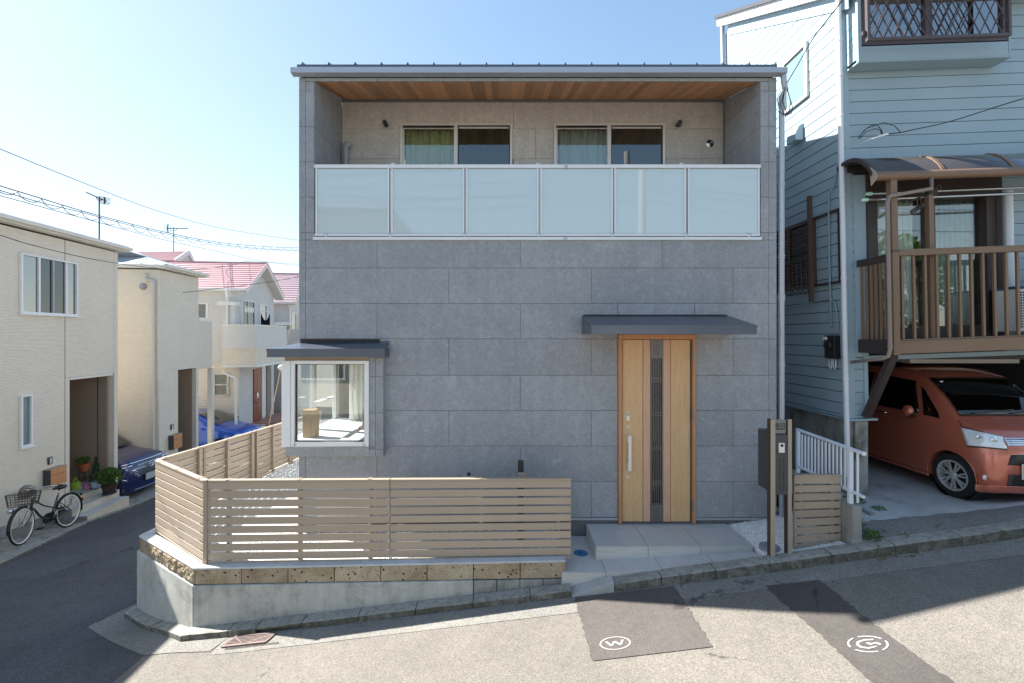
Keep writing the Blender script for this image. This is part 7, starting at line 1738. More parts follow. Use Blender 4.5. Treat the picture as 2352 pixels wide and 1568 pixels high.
# ================================================================ lane edging
lk = [(-9.6, 14.5), (-9.2, 11.6), (-9.06, 10.4), (-8.93, 9.2), (-8.5, 7.9), (-8.19, 6.97), (-7.95, 6.2), (-7.9, 5.2), (-8.2, 4)]
ribbon('lane_pavement', lk, [(x - 1.1, y + .1) for x, y in lk], .012, 'concrete_old', 'worn concrete strip between the lane and the beige houses', n=120, m=10)
lkb = tag(thing('lane_kerb', 'narrow stained concrete edging along the lane', None, (-8.8, 9, ZC - 4)), kind='structure')
pts = resample(lk, 16)
for a, b in zip(pts, pts[1:]):
    d = (b - a).normalized(); o_ = Vector((d.y, -d.x, 0)) * .13; a2, b2 = a + d * .004, b - d * .004
    z = lambda q, h: (q.x, q.y, S(q.x, q.y) + h)
    MB().hexa([z(a2, -.05), z(b2, -.05), z(b2 - o_ * -1, -.05), z(a2 + o_, -.05), z(a2, .045), z(b2, .045), z(b2 + o_, .05), z(a2 + o_, .05)]).build('kerb_stone', 'kerb_concrete', lkb, bevel=.006)

# ================================================================ antennas
def antenna(label, px, ptop, pbase, Y, s, dirx):
    t = thing('tv_antenna', label, 'antenna', P(px, pbase, Y)); a, b = P(px, pbase, Y), P(px, ptop, Y)
    MB().cyl(a - Vector((0, 0, .5)), b, .018, 8).build('mast', 'dark_metal', t)
    c = b + Vector((0, 0, -.05)); e0, e1 = c + Vector((-.75 * s * dirx[0], 0, .75 * s * dirx[1])), c + Vector((.35 * s * dirx[0], 0, -.35 * s * dirx[1]))
    MB().beam(e0, e1, .025, .03).build('boom', 'dark_metal', t)
    for i in range(13): p = e0.lerp(e1, i / 12); MB().cyl(p + Vector((0, -.12 * s, 0)), p + Vector((0, .12 * s, 0)), .006, 4).build('element', 'dark_metal', t)
    for sg in (1, -1):
        q = e1 + Vector((.12 * s * abs(dirx[0]) * (1 if dirx[0] > 0 else -1) * 0, 0, sg * .22 * s)); MB().beam(e1 - Vector((.0, 0, 0)), q - Vector((.05 * s * dirx[0], 0, 0)), .03, .03).build('reflector_arm', 'dark_metal', t)
        for i in range(4): r = e1.lerp(q, (i + .7) / 4); MB().cyl(r + Vector((-.14 * s, -.1, 0)), r + Vector((.14 * s, .1, 0)), .006, 4).build('reflector_rod', 'dark_metal', t)
    MB().tube([c + Vector((-.2 * s * dirx[0], 0, .2 * s * dirx[1])), c + Vector((-.1 * s * dirx[0], 0, -.12 * s)), c + Vector((.1 * s * dirx[0], 0, -.12 * s)), c + Vector((.18 * s * dirx[0], 0, -.1 * s))], .012, 6).build('cradle', 'dark_metal', t)
antenna('dark tv antenna on a tall mast above the nearest beige house', 228, 452, 548, 13.0, .50, (1, .45))
antenna('smaller tv antenna with a horizontal boom above the far red roof', 399, 523, 577, 22.0, .95, (-1, 0.0))
# ================================================================ overhead wires
def c1(x, y): return x / 3.136 * .9408, (330 + y / 3.136) * .9408
def wire(label, pts, r=.011, name='overhead_wire', mat='cable', grp=None):
    """pts (px,py,Y)"""
    V = [P(*p) for p in pts]; out = []
    for i in range(len(V) - 1):   # catmull-rom
        p0, p1, p2, p3 = V[max(0, i - 1)], V[i], V[i + 1], V[min(len(V) - 1, i + 2)]
        for k in range(6):
            t = k / 6; out.append(.5 * ((2 * p1) + (-p0 + p2) * t + (2 * p0 - 5 * p1 + 4 * p2 - p3) * t * t + (-p0 + 3 * p1 - 3 * p2 + p3) * t ** 3))
    out.append(V[-1]); o = MB().tube(out, r, 6).build(name, mat, smooth=True); return tag(o, label, 'wire', grp)
def yy(px): return 9 + 15 * (px / 684) ** 1.3 if px > 0 else 9 + px / 684 * 12
def W1(lst, k=1.0): 
    o = []
    for x, y in lst: px, py = c1(x, y); o.append((px, py, yy(px) * k))
    return o
wire('highest single overhead wire across the left sky', W1([(-300, -10), (0, 108), (600, 352), (1200, 580), (1700, 715), (2275, 805), (2500, 820)]), .009)
mess = [(-300, 285), (0, 390), (320, 488), (620, 580), (900, 655), (1240, 740), (1600, 812), (1950, 850), (2275, 865), (2500, 868)]
wire('upper strand of the looped communication cable in the left sky', W1(mess), .012)
wire('lower strand of the looped communication cable in the left sky', W1([(-300, 330), (0, 425), (320, 520), (620, 592), (900, 668), (1240, 752), (1600, 825), (1950, 868), (2275, 884), (2500, 884)]), .010)
knots = [-60, 130, 318, 475, 622, 760, 897, 1013, 1127, 1232, 1330, 1427, 1518, 1600, 1675, 1752, 1822, 1888, 1952, 2015, 2072, 2125, 2178, 2230, 2280]
mm = sorted(mess)
def my(x):
    for (a, b), (c, d) in zip(mm, mm[1:]):
        if a <= x <= c: return b + (d - b) * (x - a) / (c - a)
    return mm[-1][1]
lp_ = []
for a, b in zip(knots, knots[1:]):
    h = 42 * min(1, (b - a) / 120) + 6
    for k in range(6): t = k / 6; x = a + (b - a) * t; lp_.append((x, my(x) + h * (1 - (2 * t - 1) ** 2) ** .7 + 4))
V = [P(*c1(x, y), yy(c1(x, y)[0])) for x, y in lp_]
tag(MB().tube(V, .009, 6).build('looped_cable', 'cable', smooth=True), 'scalloped loops of cable lashed under the overhead strand', 'cable')
wire('straight overhead wire just below the looped cable', W1([(-300, 375), (0, 465), (600, 628), (1200, 790), (1650, 890), (2000, 965), (2275, 990), (2500, 1000)]), .009)
wire('thin wire crossing in front of the nearest beige house wall', W1([(-300, 690), (0, 768), (225, 838), (600, 930), (905, 985), (1150, 1015), (1450, 1030), (1750, 1005), (1915, 968), (2275, 1000), (2500, 1010)], .80), .007)
wire('thin wire rising to the right past the red roof', W1([(1400, 1208), (1530, 1193), (2040, 1130), (2280, 1088), (2500, 1050)], .75), .009)
gw_ = thing('guy_wire', 'thin slanting guy wire with a round white insulator beside the corner bay window', 'guy wire', P(646, 843, 11))
MB().tube([P(686, 665, 11), P(655, 805, 11), P(647, 842, 11)], .007, 6).build('upper_strand', 'rope_tan', gw_); MB().tube([P(646, 842, 11), P(619, 968, 11), P(612, 1010, 11)], .012, 6).build('lower_strand', 'rope_tan', gw_)
MB().ell(P(645.5, 843, 11), (.075, .075, .08), 12, 8).build('insulator', 'ceramic', gw_, smooth=True)
# wires on the right
sd_ = [(1965, -60, 3.3), (1935, 0, 3.7), (1897, 50, 4.1), (1865, 93, 4.5), (1835, 145, 5.0), (1812, 184, 5.38), (1805, 194, 5.44)]
wire('black service cable descending to the top right corner of the grey house', sd_, .006); 
cl = thing('cable_bundle', 'loops of black cable strapped to the downpipe of the grey house', 'cable', P(1795, 240, 5.46))
for i, (pp) in enumerate([[(1805, 194), (1800, 215), (1793, 240), (1800, 262), (1812, 262), (1816, 235), (1806, 196)], [(1806, 196), (1812, 220), (1820, 245), (1818, 262), (1800, 264), (1787, 256)], [(1803, 198), (1798, 235), (1808, 263), (1815, 250)], [(1787, 248), (1786, 225), (1795, 205), (1804, 196)]]):
    MB().tube([P(x, y, 5.44 + .01 * i) for x, y in pp], .0045, 6).build('loop', 'cable', cl, smooth=True)
wire('black drop wire sloping to the blue house wall above the curved canopy', [(2500, 195, 4.6), (2352, 227, 4.8), (2188, 278, 5.1), (2100, 298, 5.3), (2069, 305, 5.36), (2040, 308, 5.4)], .006)
iq = thing('wire_clamp', 'white clamp with stray black wire loops on the blue house wall', 'wire clamp', P(2030, 311, 5.42))
MB().beam(P(2016, 315, 5.46), P(2041, 308, 5.40), .022, .022).build('clamp', 'ceramic', iq, bevel=.004)
MB().tube([P(1975, 333, 5.57), P(1995, 322, 5.52), P(2008, 318, 5.48), P(2016, 315, 5.46)], .004, 6).build('tail', 'ceramic', iq, smooth=True)
for pp in ([(1972, 316), (1990, 296), (2030, 282), (2055, 290), (2068, 304)], [(1974, 320), (1990, 303), (2010, 296), (2022, 300), (2026, 312)], [(1972, 318), (1985, 300), (2000, 289), (2015, 288), (2025, 300), (2027, 310)]): MB().tube([P(x, y, 5.54 - .012 * i) for i, (x, y) in enumerate(pp)], .0045, 6).build('loop', 'cable', iq, smooth=True)
# ================================================================ cars in local space: nose towards -Y, ground z=0
def car_body(par, st, W, mat, sub=0):
    secs = []
    for (y, i, zb, zm, zt, ti) in st:
        h = W / 2; L = [(-h + i + .07, zb), (-h + i, zb + .05), (-h + i - .015, zb + (zm - zb) * .6), (-h + i + .01, zm), (-h + ti * .6 + i * .4, zm + (zt - zm) * .5), (-h + ti, zt - .05), (-h + ti + .12, zt - .01), (-.18 * W, zt + .012)]
        secs.append([Vector((x, y, z)) for x, z in L + [(-x, z) for x, z in L[::-1]]])
    mb = MB(); m = len(secs[0])
    for s in secs: mb.v += s
    for i in range(len(secs) - 1):
        for k in range(m): mb.f.append((i * m + k, i * m + (k + 1) % m, (i + 1) * m + (k + 1) % m, (i + 1) * m + k))
    mb.f += [tuple(range(m)), tuple((len(secs) - 1) * m + k for k in range(m))]
    return mb.build('body', mat, par, auto=35 if not sub else 60, local=True, sub=sub)
def interp(st, y):
    for a, b in zip(st, st[1:]):
        if a[0] <= y <= b[0]:
            t = (y - a[0]) / (b[0] - a[0]); return [p + (q - p) * t for p, q in zip(a, b)]
    return st[-1]
def screen(par, st, W, y0, y1, nm, mat='car_glass'):
    def fn(u, v):
        y = y0 + (y1 - y0) * v; s = interp(st, y); x = (-W / 2 + s[5] + .03) * (1 - 2 * u)
        return (x, y - .01 - .02 * math.sin(math.pi * u), s[4] + .012 + .006 * math.sin(math.pi * u))
    return MB().grid(fn, 12, 8).build(nm, mat, par, smooth=True, solid=.004, local=True)
def side_glass(par, st, W, y0, y1, sg, mat='car_glass'):
    def fn(u, v):
        y = y0 + (y1 - y0) * u; s = interp(st, y); z0, z1 = s[3] + .04, s[4] - .09; z = z0 + (z1 - z0) * v
        xm = -W / 2 + s[5] * .6 + s[1] * .4; zmid = s[3] + (s[4] - s[3]) * .5
        x = (-W / 2 + s[1] + .01) + (xm - (-W / 2 + s[1] + .01)) * (z - s[3]) / max(.01, zmid - s[3]) if z < zmid else xm + (-W / 2 + s[5] - xm) * (z - zmid) / max(.01, s[4] - .05 - zmid)
        return (sg * -(x - .008), y, z) if sg > 0 else (x - .008, y, z)
    return MB().grid(fn, 8, 6).build('side_window', mat, par, smooth=True, solid=.004, local=True)
# ---- dark blue suv
gS = S(-9.9, 11.6)
suv = thing('suv', 'dark blue suv with slatted chrome grille, parked nose-out between the two beige houses', 'car', (-9.70, 11.72, gS - .02), (0, 0, math.radians(90)))
WS = 1.56
sts = [(0, .22, .26, .5, .74, .26), (.03, .12, .22, .55, .86, .18), (.09, .06, .2, .62, .965, .13), (.2, .03, .2, .75, 1.02, .12), (.5, .0, .2, .85, 1.08, .13), (.95, 0, .2, .95, 1.16, .15), (1.35, 0, .2, 1.0, 1.45, .2), (1.75, 0, .2, 1.03, 1.66, .24), (2.1, 0, .2, 1.04, 1.72, .24), (3.4, 0, .2, 1.05, 1.70, .25), (4.2, .03, .25, 1.04, 1.5, .26), (4.4, .1, .3, .9, 1.1, .2)]
bd_ = car_body(suv, sts, WS, 'suv_paint')
screen(suv, sts, WS, .99, 1.72, 'windscreen', 'car_dark_glass')
for sg in (-1, 1): side_glass(suv, sts, WS, 1.6, 3.9, sg, 'car_dark_glass')
def nose(u, z, off=0):   # u in -1..1 across
    x = u * WS / 2; y = .012 + .10 * abs(u) ** 2.4 + max(0, z - .74) * .30 + max(0, .45 - z) * .15
    return Vector((x, y - off, z))
def npatch(par, nm, mat, u0, u1, z0, z1, off=.012, tw=0, n=10, th=.008):
    def fn(a, b): z = z0 + (z1 - z0) * b; return nose((u0 + (u1 - u0) * a), z + tw * a, off)
    return MB().grid(fn, n, 4).build(nm, mat, par, smooth=True, solid=th, local=True)
npatch(suv, 'hood_front', 'suv_paint', -.9, .9, .955, .965, .0)
gr = npatch(suv, 'grille', 'van_black', -.62, .62, .56, .93, .014)
for i in range(8): z = .585 + i * .045; w = .36 + .035 * i; npatch(gr, 'grille_slat', 'pipe_grey' if i % 2 else 'chrome', -w, w, z, z + .008, .03, th=.006)
npatch(suv, 'chrome_strip', 'chrome', -.95, .95, .935, .952, .024)
for sg in (-1, 1):
    for i in range(6):
        z = .90 - i * .062; u0 = .62 - i * .045; u1 = .93 - i * .085
        npatch(suv, 'lamp_blade', 'lens_clear' if i < 2 else 'chrome', sg * u0, sg * u1, z - .03, z - .003, .034, th=.014)
    npatch(suv, 'bumper_vent', 'van_black', sg * .74, sg * .97, .30, .58, .016)
    pts = [nose(sg * .97, .60, .03), nose(sg * .80, .52, .035), nose(sg * .84, .36, .035), nose(sg * .95, .28, .03)]
    MB().tube(pts, .014, 6).build('vent_trim', 'chrome', suv, local=True, smooth=True)
    npatch(suv, 'bumper_facet', 'suv_paint', sg * .60, sg * .74, .26, .56, .03, th=.02)
npatch(suv, 'lower_intake', 'van_black', -.55, .55, .28, .50, .015); npatch(suv, 'bumper_lip', 'suv_paint', -.95, .95, .20, .25, .04, th=.03)
npatch(suv, 'lip_chrome', 'chrome', -.6, .6, .235, .25, .065, th=.01)
MB().box(-.19, .19, -.062, -.052, .42, .585).build('number_plate', 'plate_blank', suv, local=True)
em = MB().lathe([(.055, 0), (.066, -.010), (.072, 0)], (0, -.045, .80), 28, 'Y', close=False); em.box(-.078, .078, -.062, -.050, .787, .813); em.build('emblem', 'chrome', suv, local=True)
MB().ell((-.9, 1.55, 1.08), (.10, .08, .08), 12, 8).build('mirror', 'suv_paint', suv, smooth=True, local=True); MB().ell((.9, 1.55, 1.08), (.10, .08, .08), 12, 8).build('mirror', 'suv_paint', suv, smooth=True, local=True)
def lwheel(par, x, y, r, sg):
    ty = MB().lathe([(r * .7, -.09), (r * .95, -.09), (r, -.07), (r, .07), (r * .95, .09), (r * .7, .09)], (x, y, r), 28, 'X', close=False).build('wheel', 'rubber', par, local=True, auto=40)
    m = MB(); xo = x + sg * .09; m.lathe([(r * .7, 0), (r * .66, -sg * .01), (r * .6, -sg * .06)], (xo, y, r), 28, 'X', close=False); m.lathe([(0, -sg * .0), (.06, -sg * .01)], (xo, y, r), 12, 'X', close=False)
    for k in range(5): a = k * 1.2566; m.beam((xo - sg * .012, y, r), (xo - sg * .02, y + math.cos(a) * r * .66, r + math.sin(a) * r * .66), .05, .02, up=(1, 0, 0))
    m.build('rim', 'steel_bright', ty, local=True)
for y in (.85, 3.5):
    for sg in (-1, 1): lwheel(suv, sg * (WS / 2 - .06), y, .34, sg)
# ---- bright blue car
gB = S(-10, 15.4)
bc = thing('blue_car', 'bright blue car, bonnet and windscreen showing, under the carport past the second beige house', 'car', (-9.4, 16.1, gB - .02), (0, 0, math.radians(84)))
WB = 1.5
stb = [(0, .3, .28, .45, .62, .34), (.06, .14, .22, .5, .72, .24), (.2, .05, .2, .6, .82, .18), (.45, .0, .2, .72, .90, .16), (1.0, 0, .2, .85, 1.0, .16), (1.5, 0, .2, .9, 1.25, .24), (1.95, 0, .2, .94, 1.44, .28), (2.5, 0, .2, .96, 1.49, .29), (3.4, 0, .2, .98, 1.44, .3), (4.0, .05, .25, .95, 1.15, .28), (4.2, .12, .3, .8, .9, .22)]
car_body(bc, stb, WB, 'blue_paint', 2); screen(bc, stb, WB, 1.03, 1.93, 'windscreen', 'car_dark_glass')
for sg in (-1, 1): side_glass(bc, stb, WB, 1.8, 3.7, sg, 'car_dark_glass')
for sg in (-1, 1):
    MB().ell((sg * .66, .16, .70), (.15, .12, .07), 12, 8).build('headlight', 'lens_clear', bc, smooth=True, local=True)
    MB().ell((sg * .90, 1.6, 1.02), (.10, .07, .07), 12, 8).build('mirror', 'blue_paint', bc, smooth=True, local=True)
    for y in (.8, 3.35): lwheel(bc, sg * (WB / 2 - .06), y, .31, sg)
MB().box(-.6, .6, -.01, .06, .4, .56).build('grille', 'van_black', bc, local=True, bevel=.02); MB().box(-.17, .17, -.03, -.011, .44, .6).build('number_plate', 'off_white', bc, local=True)
for u in (-.3, .25): MB().beam((u, 1.05, 1.03), (u + .45, 1.2, 1.11), .02, .02).build('wiper', 'van_black', bc, local=True)

# ================================================================ bicycle (x forward, z up, y left)
bk_d = Vector((.20, -1.05, 0)).normalized(); rearp = Vector((-9.13, 8.98, 0)); gR, gF = S(-9.13, 8.98) + .014, S(-8.93, 7.95) + .014
by = thing('bicycle', 'dark green city bicycle with wire front basket leaning on its stand by the beige house', 'bicycle', (rearp.x, rearp.y, gR), (math.radians(4), -math.atan2(gR - gF, 1.05) * -1, math.atan2(bk_d.y, bk_d.x)))
Rw, WBK = .335, 1.07
def bt(nm, pts, r, mat, par=by, n=8, sm=True): return MB().tube(pts, r, n).build(nm, mat, par, smooth=sm, local=True)
def bwheel(x, yaw=0):
    t = MB(); n = 40; pts = [(x + Rw * .955 * math.cos(2 * math.pi * i / n) * math.cos(yaw), Rw * .955 * math.cos(2 * math.pi * i / n) * math.sin(yaw), Rw + Rw * .955 * math.sin(2 * math.pi * i / n)) for i in range(n)]
    w = t.tube(pts, .0175, 10, closed=True).build('wheel', 'rubber', by, smooth=True, local=True)
    f = .90; p2 = [(x + Rw * f * math.cos(2 * math.pi * i / n) * math.cos(yaw), Rw * f * math.cos(2 * math.pi * i / n) * math.sin(yaw), Rw + Rw * f * math.sin(2 * math.pi * i / n)) for i in range(n)]
    MB().tube(p2, .014, 8, closed=True).build('rim', 'white_wall_tyre', w, smooth=True, local=True)
    s = MB()
    for i in range(28):
        a = 2 * math.pi * i / 28; b = a + (.5 if i % 2 else -.5); sy = .028 if i % 4 < 2 else -.028
        s.tube([(x + .02 * math.cos(b), sy, Rw + .02 * math.sin(b)), (x + Rw * .88 * math.cos(a) * math.cos(yaw), Rw * .88 * math.cos(a) * math.sin(yaw), Rw + Rw * .88 * math.sin(a))], .0013, 3, cap=False)
    s.build('spokes', 'steel_bright', w, local=True, kind='stuff'); MB().cyl((x, -.045, Rw), (x, .045, Rw), .02, 12).build('hub', 'steel_bright', w, local=True)
    return w
bwheel(0); bwheel(WBK, .16)
def fender(x, a0, a1, yaw=0):
    mb = MB(); n = 22; R = Rw + .022
    for i in range(n + 1):
        a = math.radians(a0 + (a1 - a0) * i / n)
        for (dy, dr) in ((-.026, -.012), (-.014, .002), (.014, .002), (.026, -.012)): mb.v.append(Vector((x + (R + dr) * math.cos(a) * math.cos(yaw) - dy * math.sin(yaw), (R + dr) * math.cos(a) * math.sin(yaw) + dy * math.cos(yaw), Rw + (R + dr) * math.sin(a))))
    for i in range(n):
        for k in range(3): mb.f.append((i * 4 + k, i * 4 + k + 1, i * 4 + 5 + k, i * 4 + 4 + k))
    mb.build('mudguard', 'black_metal', by, smooth=True, local=True, solid=.002)
fender(0, 20, 195); fender(WBK, -12, 118, .16)
bb, seatc, headt, headb = (.44, 0, .30), (.27, 0, .70), (.84, 0, .74), (.88, 0, .62)
bt('seat_tube', [bb, seatc], .016, 'bike_green'); bt('down_tube', [headb, (.80, 0, .55), (.70, 0, .42), (.58, 0, .33), bb], .019, 'bike_green'); bt('top_tube', [headt, (.6, 0, .58), (.36, 0, .48)], .014, 'bike_green'); bt('head_tube', [(.825, 0, .79), (.89, 0, .60)], .019, 'bike_green')
for sy in (-.045, .045):
    bt('chain_stay', [(bb[0], sy * .5, bb[2]), (0, sy, Rw)], .009, 'bike_green'); bt('seat_stay', [(.30, sy * .4, .60), (0, sy, Rw)], .008, 'bike_green')
    bt('fork_blade', [(.895, sy * .9, .60), (.93, sy, .50), (1.0, sy, .38), (WBK, sy, Rw)], .010, 'bike_green')
    bt('fender_stay', [(0, sy * 1.05, Rw), (-.33, sy * .6, Rw + .14)], .0035, 'steel_bright')
bt('seat_post', [seatc, (.235, 0, .82)], .0125, 'steel_bright'); bt('stem', [(.825, 0, .79), (.785, 0, .92), (.83, 0, .945)], .012, 'steel_bright')
sd2 = MB(); sd2.ell((.20, 0, .85), (.125, .085, .045), 18, 10); sd2.ell((.31, 0, .853), (.10, .035, .03), 12, 8); sd2.build('saddle', 'van_black', by, smooth=True, local=True)
bt('handlebar', [(.56, -.27, .93), (.68, -.27, .95), (.80, -.20, .965), (.845, -.06, .95), (.845, .06, .95), (.80, .20, .965), (.68, .27, .95), (.56, .27, .93)], .0105, 'steel_bright')
for sy in (-.27, .27):
    bt('grip', [(.55, sy, .928), (.67, sy, .948)], .0165, 'black_metal'); bt('brake_lever', [(.72, sy * .98, .93), (.64, sy * 1.04, .90), (.58, sy * 1.06, .885)], .006, 'black_metal')
bt('brake_cable', [(.72, -.26, .95), (.86, -.16, 1.0), (.95, -.02, .93), (.90, 0, .78)], .003, 'black_metal')
cg = MB(); cg.prism([(.44 + .10 * math.cos(a), -.045, .30 + .10 * math.sin(a)) for a in [math.radians(q) for q in range(-90, 91, 15)]] + [(.0, -.045, Rw + .045), (-.04, -.045, Rw), (.0, -.045, Rw - .045)], (0, -.02, 0)); cg.build('chain_guard', 'black_metal', by, local=True, bevel=.005)
bt('crank', [(.44, -.075, .30), (.50, -.08, .14)], .009, 'steel_bright'); MB().box(.45, .55, -.17, -.085, .125, .15).build('pedal', 'rubber', by, local=True); bt('crank', [(.44, .06, .30), (.38, .065, .46)], .009, 'steel_bright'); MB().box(.33, .43, .08, .165, .45, .475).build('pedal', 'rubber', by, local=True)
bt('kickstand', [(.02, -.06, Rw - .02), (-.06, -.16, .18), (-.14, -.27, .01)], .009, 'steel_bright')
MB().box(-.365, -.345, -.03, .03, Rw + .10, Rw + .17).build('rear_reflector', 'red_door', by, local=True); MB().ell((-.345, 0, Rw + .25), (.03, .025, .03), 10, 6).build('tail_lamp', 'black_metal', by, smooth=True, local=True)
# basket
def brim(t, z):  # rounded rectangle loop
    w, l = .17 + .03 * t, .13 + .02 * t; pts = []
    for (cx, cy, a0) in ((1, 1, 0), (-1, 1, 90), (-1, -1, 180), (1, -1, 270)):
        for k in range(4): a = math.radians(a0 + 30 * k); pts.append((1.05 + cx * (l - .05) + .05 * math.cos(a), cy * (w - .05) + .05 * math.sin(a), z))
    return pts
bs = tag(thing('basket', None, None, (0, 0, 0)), None); bs.parent = by
for i, z in enumerate((.70, .745, .79, .835, .88, .92)): MB().tube(brim(i / 5, z), .0035 if i < 5 else .006, 5, closed=True).build('basket_hoop', 'black_metal', bs, local=True)
b0, b1 = brim(0, .70), brim(1, .92)
mb = MB()
for p, q in zip(b0, b1): mb.tube([p, q], .003, 4)
for k in range(1, 6): y = -.15 + k * .05; mb.tube([(.92, y, .70), (1.18, y, .70)], .003, 4)
for k in range(1, 5):
    for sg in (-1, 1):
        mb.tube([(.93 + k * .05, sg * .17, .70), (.92 + k * .052, sg * .20, .92)], .003, 4); mb.tube([(1.05 + sg * .13, -.14 + k * .056, .70), (1.05 + sg * .15, -.16 + k * .064, .92)], .003, 4)
mb.build('basket_wires', 'black_metal', bs, local=True)
bt('basket_stay', [(1.0, -.06, .70), (WBK, -.055, Rw)], .005, 'steel_bright'); bt('basket_stay', [(1.0, .06, .70), (WBK, .055, Rw)], .005, 'steel_bright')
MB().lathe([(0, .05), (.04, .045), (.045, 0), (.0, -.02)], (1.16, -.10, .64), 16, 'X', close=False).build('headlamp', 'chrome', by, smooth=True, local=True)
# parts left with origins at the bicycle: they are local already

# ================================================================ plants and pots
def leafy(par, nm, c, rad, n, ls, mat, seed, squash=1.0, up=.3, cone=False):
    rr = random.Random(seed); mb = MB(); c = Vector(c)
    for _ in range(n):
        while True:
            q = Vector((rr.uniform(-1, 1), rr.uniform(-1, 1), rr.uniform(-1, 1)))
            if q.length < 1: break
        q = q.normalized() * (q.length ** .6) if not cone else q
        if cone:
            h = rr.random() ** 1.3; a = rr.random() * 6.28; r = (1 - h) ** .8 * rad * (.55 + .45 * rr.random()); p = c + Vector((r * math.cos(a), r * math.sin(a), h * squash))
        else: p = c + Vector((q.x * rad, q.y * rad, q.z * rad * squash))
        d = (p - c).normalized() * .6 + Vector((rr.uniform(-1, 1), rr.uniform(-1, 1), rr.uniform(-.3, 1) + up)); d.normalize()
        s = d.cross(Vector((rr.uniform(-1, 1), rr.uniform(-1, 1), rr.uniform(-1, 1)))).normalized(); L = ls * rr.uniform(.6, 1.3); w = L * (.38 if not cone else .2); nn = d.cross(s) * L * .12
        mb.add([p, p + d * L * .4 + s * w + nn, p + d * L, p + d * L * .4 - s * w + nn], [(0, 1, 2, 3)])
    return mb.build(nm, mat, par)
def pot(par, c, r0, r1, h, mat, rim=.01):
    c = Vector(c); p = MB().lathe([(0, 0), (r0, 0), (r1, h * .86), (r1 + rim, h * .86), (r1 + rim, h), (r1 - .01, h), (r1 - .014, h - .03), (0, h - .03)], c, 24, close=False).build('pot', mat, par, auto=40)
    MB().lathe([(0, h - .026), (r1 - .02, h - .026)], c, 20, close=False).build('soil', 'soil', par); return p
def floorpt(px, py, z):   # point on height z (relative) seen at pixel
    Y = -z * F / (py - CY); return Vector((PX(px, Y), Y, ZC + z))
b = floorpt(251, 1133, -3.735); t = thing('potted_shrub', 'bushy green shrub in a dark brown pot on a navy saucer on the middle step', 'potted plant', b)
MB().lathe([(0, 0), (.12, 0), (.14, .035), (.13, .035), (.11, .012), (0, .012)], b, 24, close=False).build('saucer', 'plastic_navy', t, auto=40); pot(t, b + Vector((0, 0, .013)), .105, .145, .21, 'plastic_brown'); leafy(t, 'foliage', b + Vector((0, 0, .42)), .21, 420, .075, 'leaf_green', 3, .85)
for k in range(7): a = k * .9; MB().tube([b + Vector((0, 0, .18)), b + Vector((.06 * math.cos(a), .06 * math.sin(a), .32)), b + Vector((.15 * math.cos(a), .15 * math.sin(a), .5))], .004, 4).build('stem', 'leaf_dark', t)
b = floorpt(220, 1120, -3.612); t = thing('potted_conifer', 'small pointed conifer in a pale blue pot at the beige house entrance', 'potted plant', b)
pot(t, b, .075, .095, .18, 'plastic_blue'); leafy(t, 'foliage', b + Vector((0, 0, .17)), .125, 900, .04, 'leaf_dark', 4, .56, up=1, cone=True)
MB().lathe([(0, 0), (.09, 0), (.10, .02)], b - Vector((0, 0, -.0)), 20, close=False).build('saucer', 'plastic_navy', t)
b = floorpt(193, 1109, -3.612); b.y += .0; t = thing('pot_stand', 'black wire plant stand holding the terracotta pot', 'plant stand', b)
for a in (.5, 2.1, 3.7, 5.3): MB().tube([b + Vector((.11 * math.cos(a), .11 * math.sin(a), 0)), b + Vector((.085 * math.cos(a), .085 * math.sin(a), .30))], .006, 5).build('leg', 'black_metal', t)
for z, r in ((.30, .09), (.12, .10)): MB().tube([b + Vector((r * math.cos(i * .524), r * math.sin(i * .524), z)) for i in range(12)], .006, 5, closed=True).build('ring', 'black_metal', t)
b2 = b + Vector((0, 0, .305)); t = thing('terracotta_pot', 'terracotta pot of small leafy plant standing on the black wire stand', 'potted plant', b2); pot(t, b2, .075, .11, .19, 'terracotta', .012); leafy(t, 'foliage', b2 + Vector((-.02, 0, .25)), .12, 110, .055, 'leaf_green', 6, .6)
b = floorpt(199, 1122, -3.612); t = thing('pink_bucket', 'small pink plastic bucket on the beige house porch', 'bucket', b); MB().lathe([(0, 0), (.062, 0), (.078, .125), (.084, .13), (.074, .13), (.058, .01)], b, 22, close=False).build('tub', 'plastic_pink', t, auto=40)
b = floorpt(174, 1122, -3.612); t = thing('watering_can', 'lime green watering can with upright handle on the beige house porch', 'watering can', b)
MB().lathe([(0, 0), (.085, 0), (.082, .15), (.07, .16), (.0, .16)], b, 24, close=False).build('can', 'plastic_lime', t, auto=40); MB().tube([b + Vector((0, -.05, .15)), b + Vector((0, -.045, .25)), b + Vector((0, .0, .27)), b + Vector((0, .06, .15))], .011, 8).build('handle', 'plastic_lime', t, smooth=True); MB().tube([b + Vector((-.08, 0, .05)), b + Vector((-.13, -.01, .12)), b + Vector((-.16, -.01, .19))], .013, 8).build('spout', 'plastic_lime', t, smooth=True)
b = floorpt(5, 1239, -3.86); t = thing('stone_weight', 'round grey post foot at the left edge by the bicycle', 'post foot', b); MB().ell(b + Vector((0, 0, .12)), (.13, .13, .14), 16, 10).build('ball', 'plinth_concrete', t, smooth=True); MB().cyl(b - Vector((0, 0, .05)), b + Vector((0, 0, .05)), .10, 16).build('collar', 'pipe_grey', t)
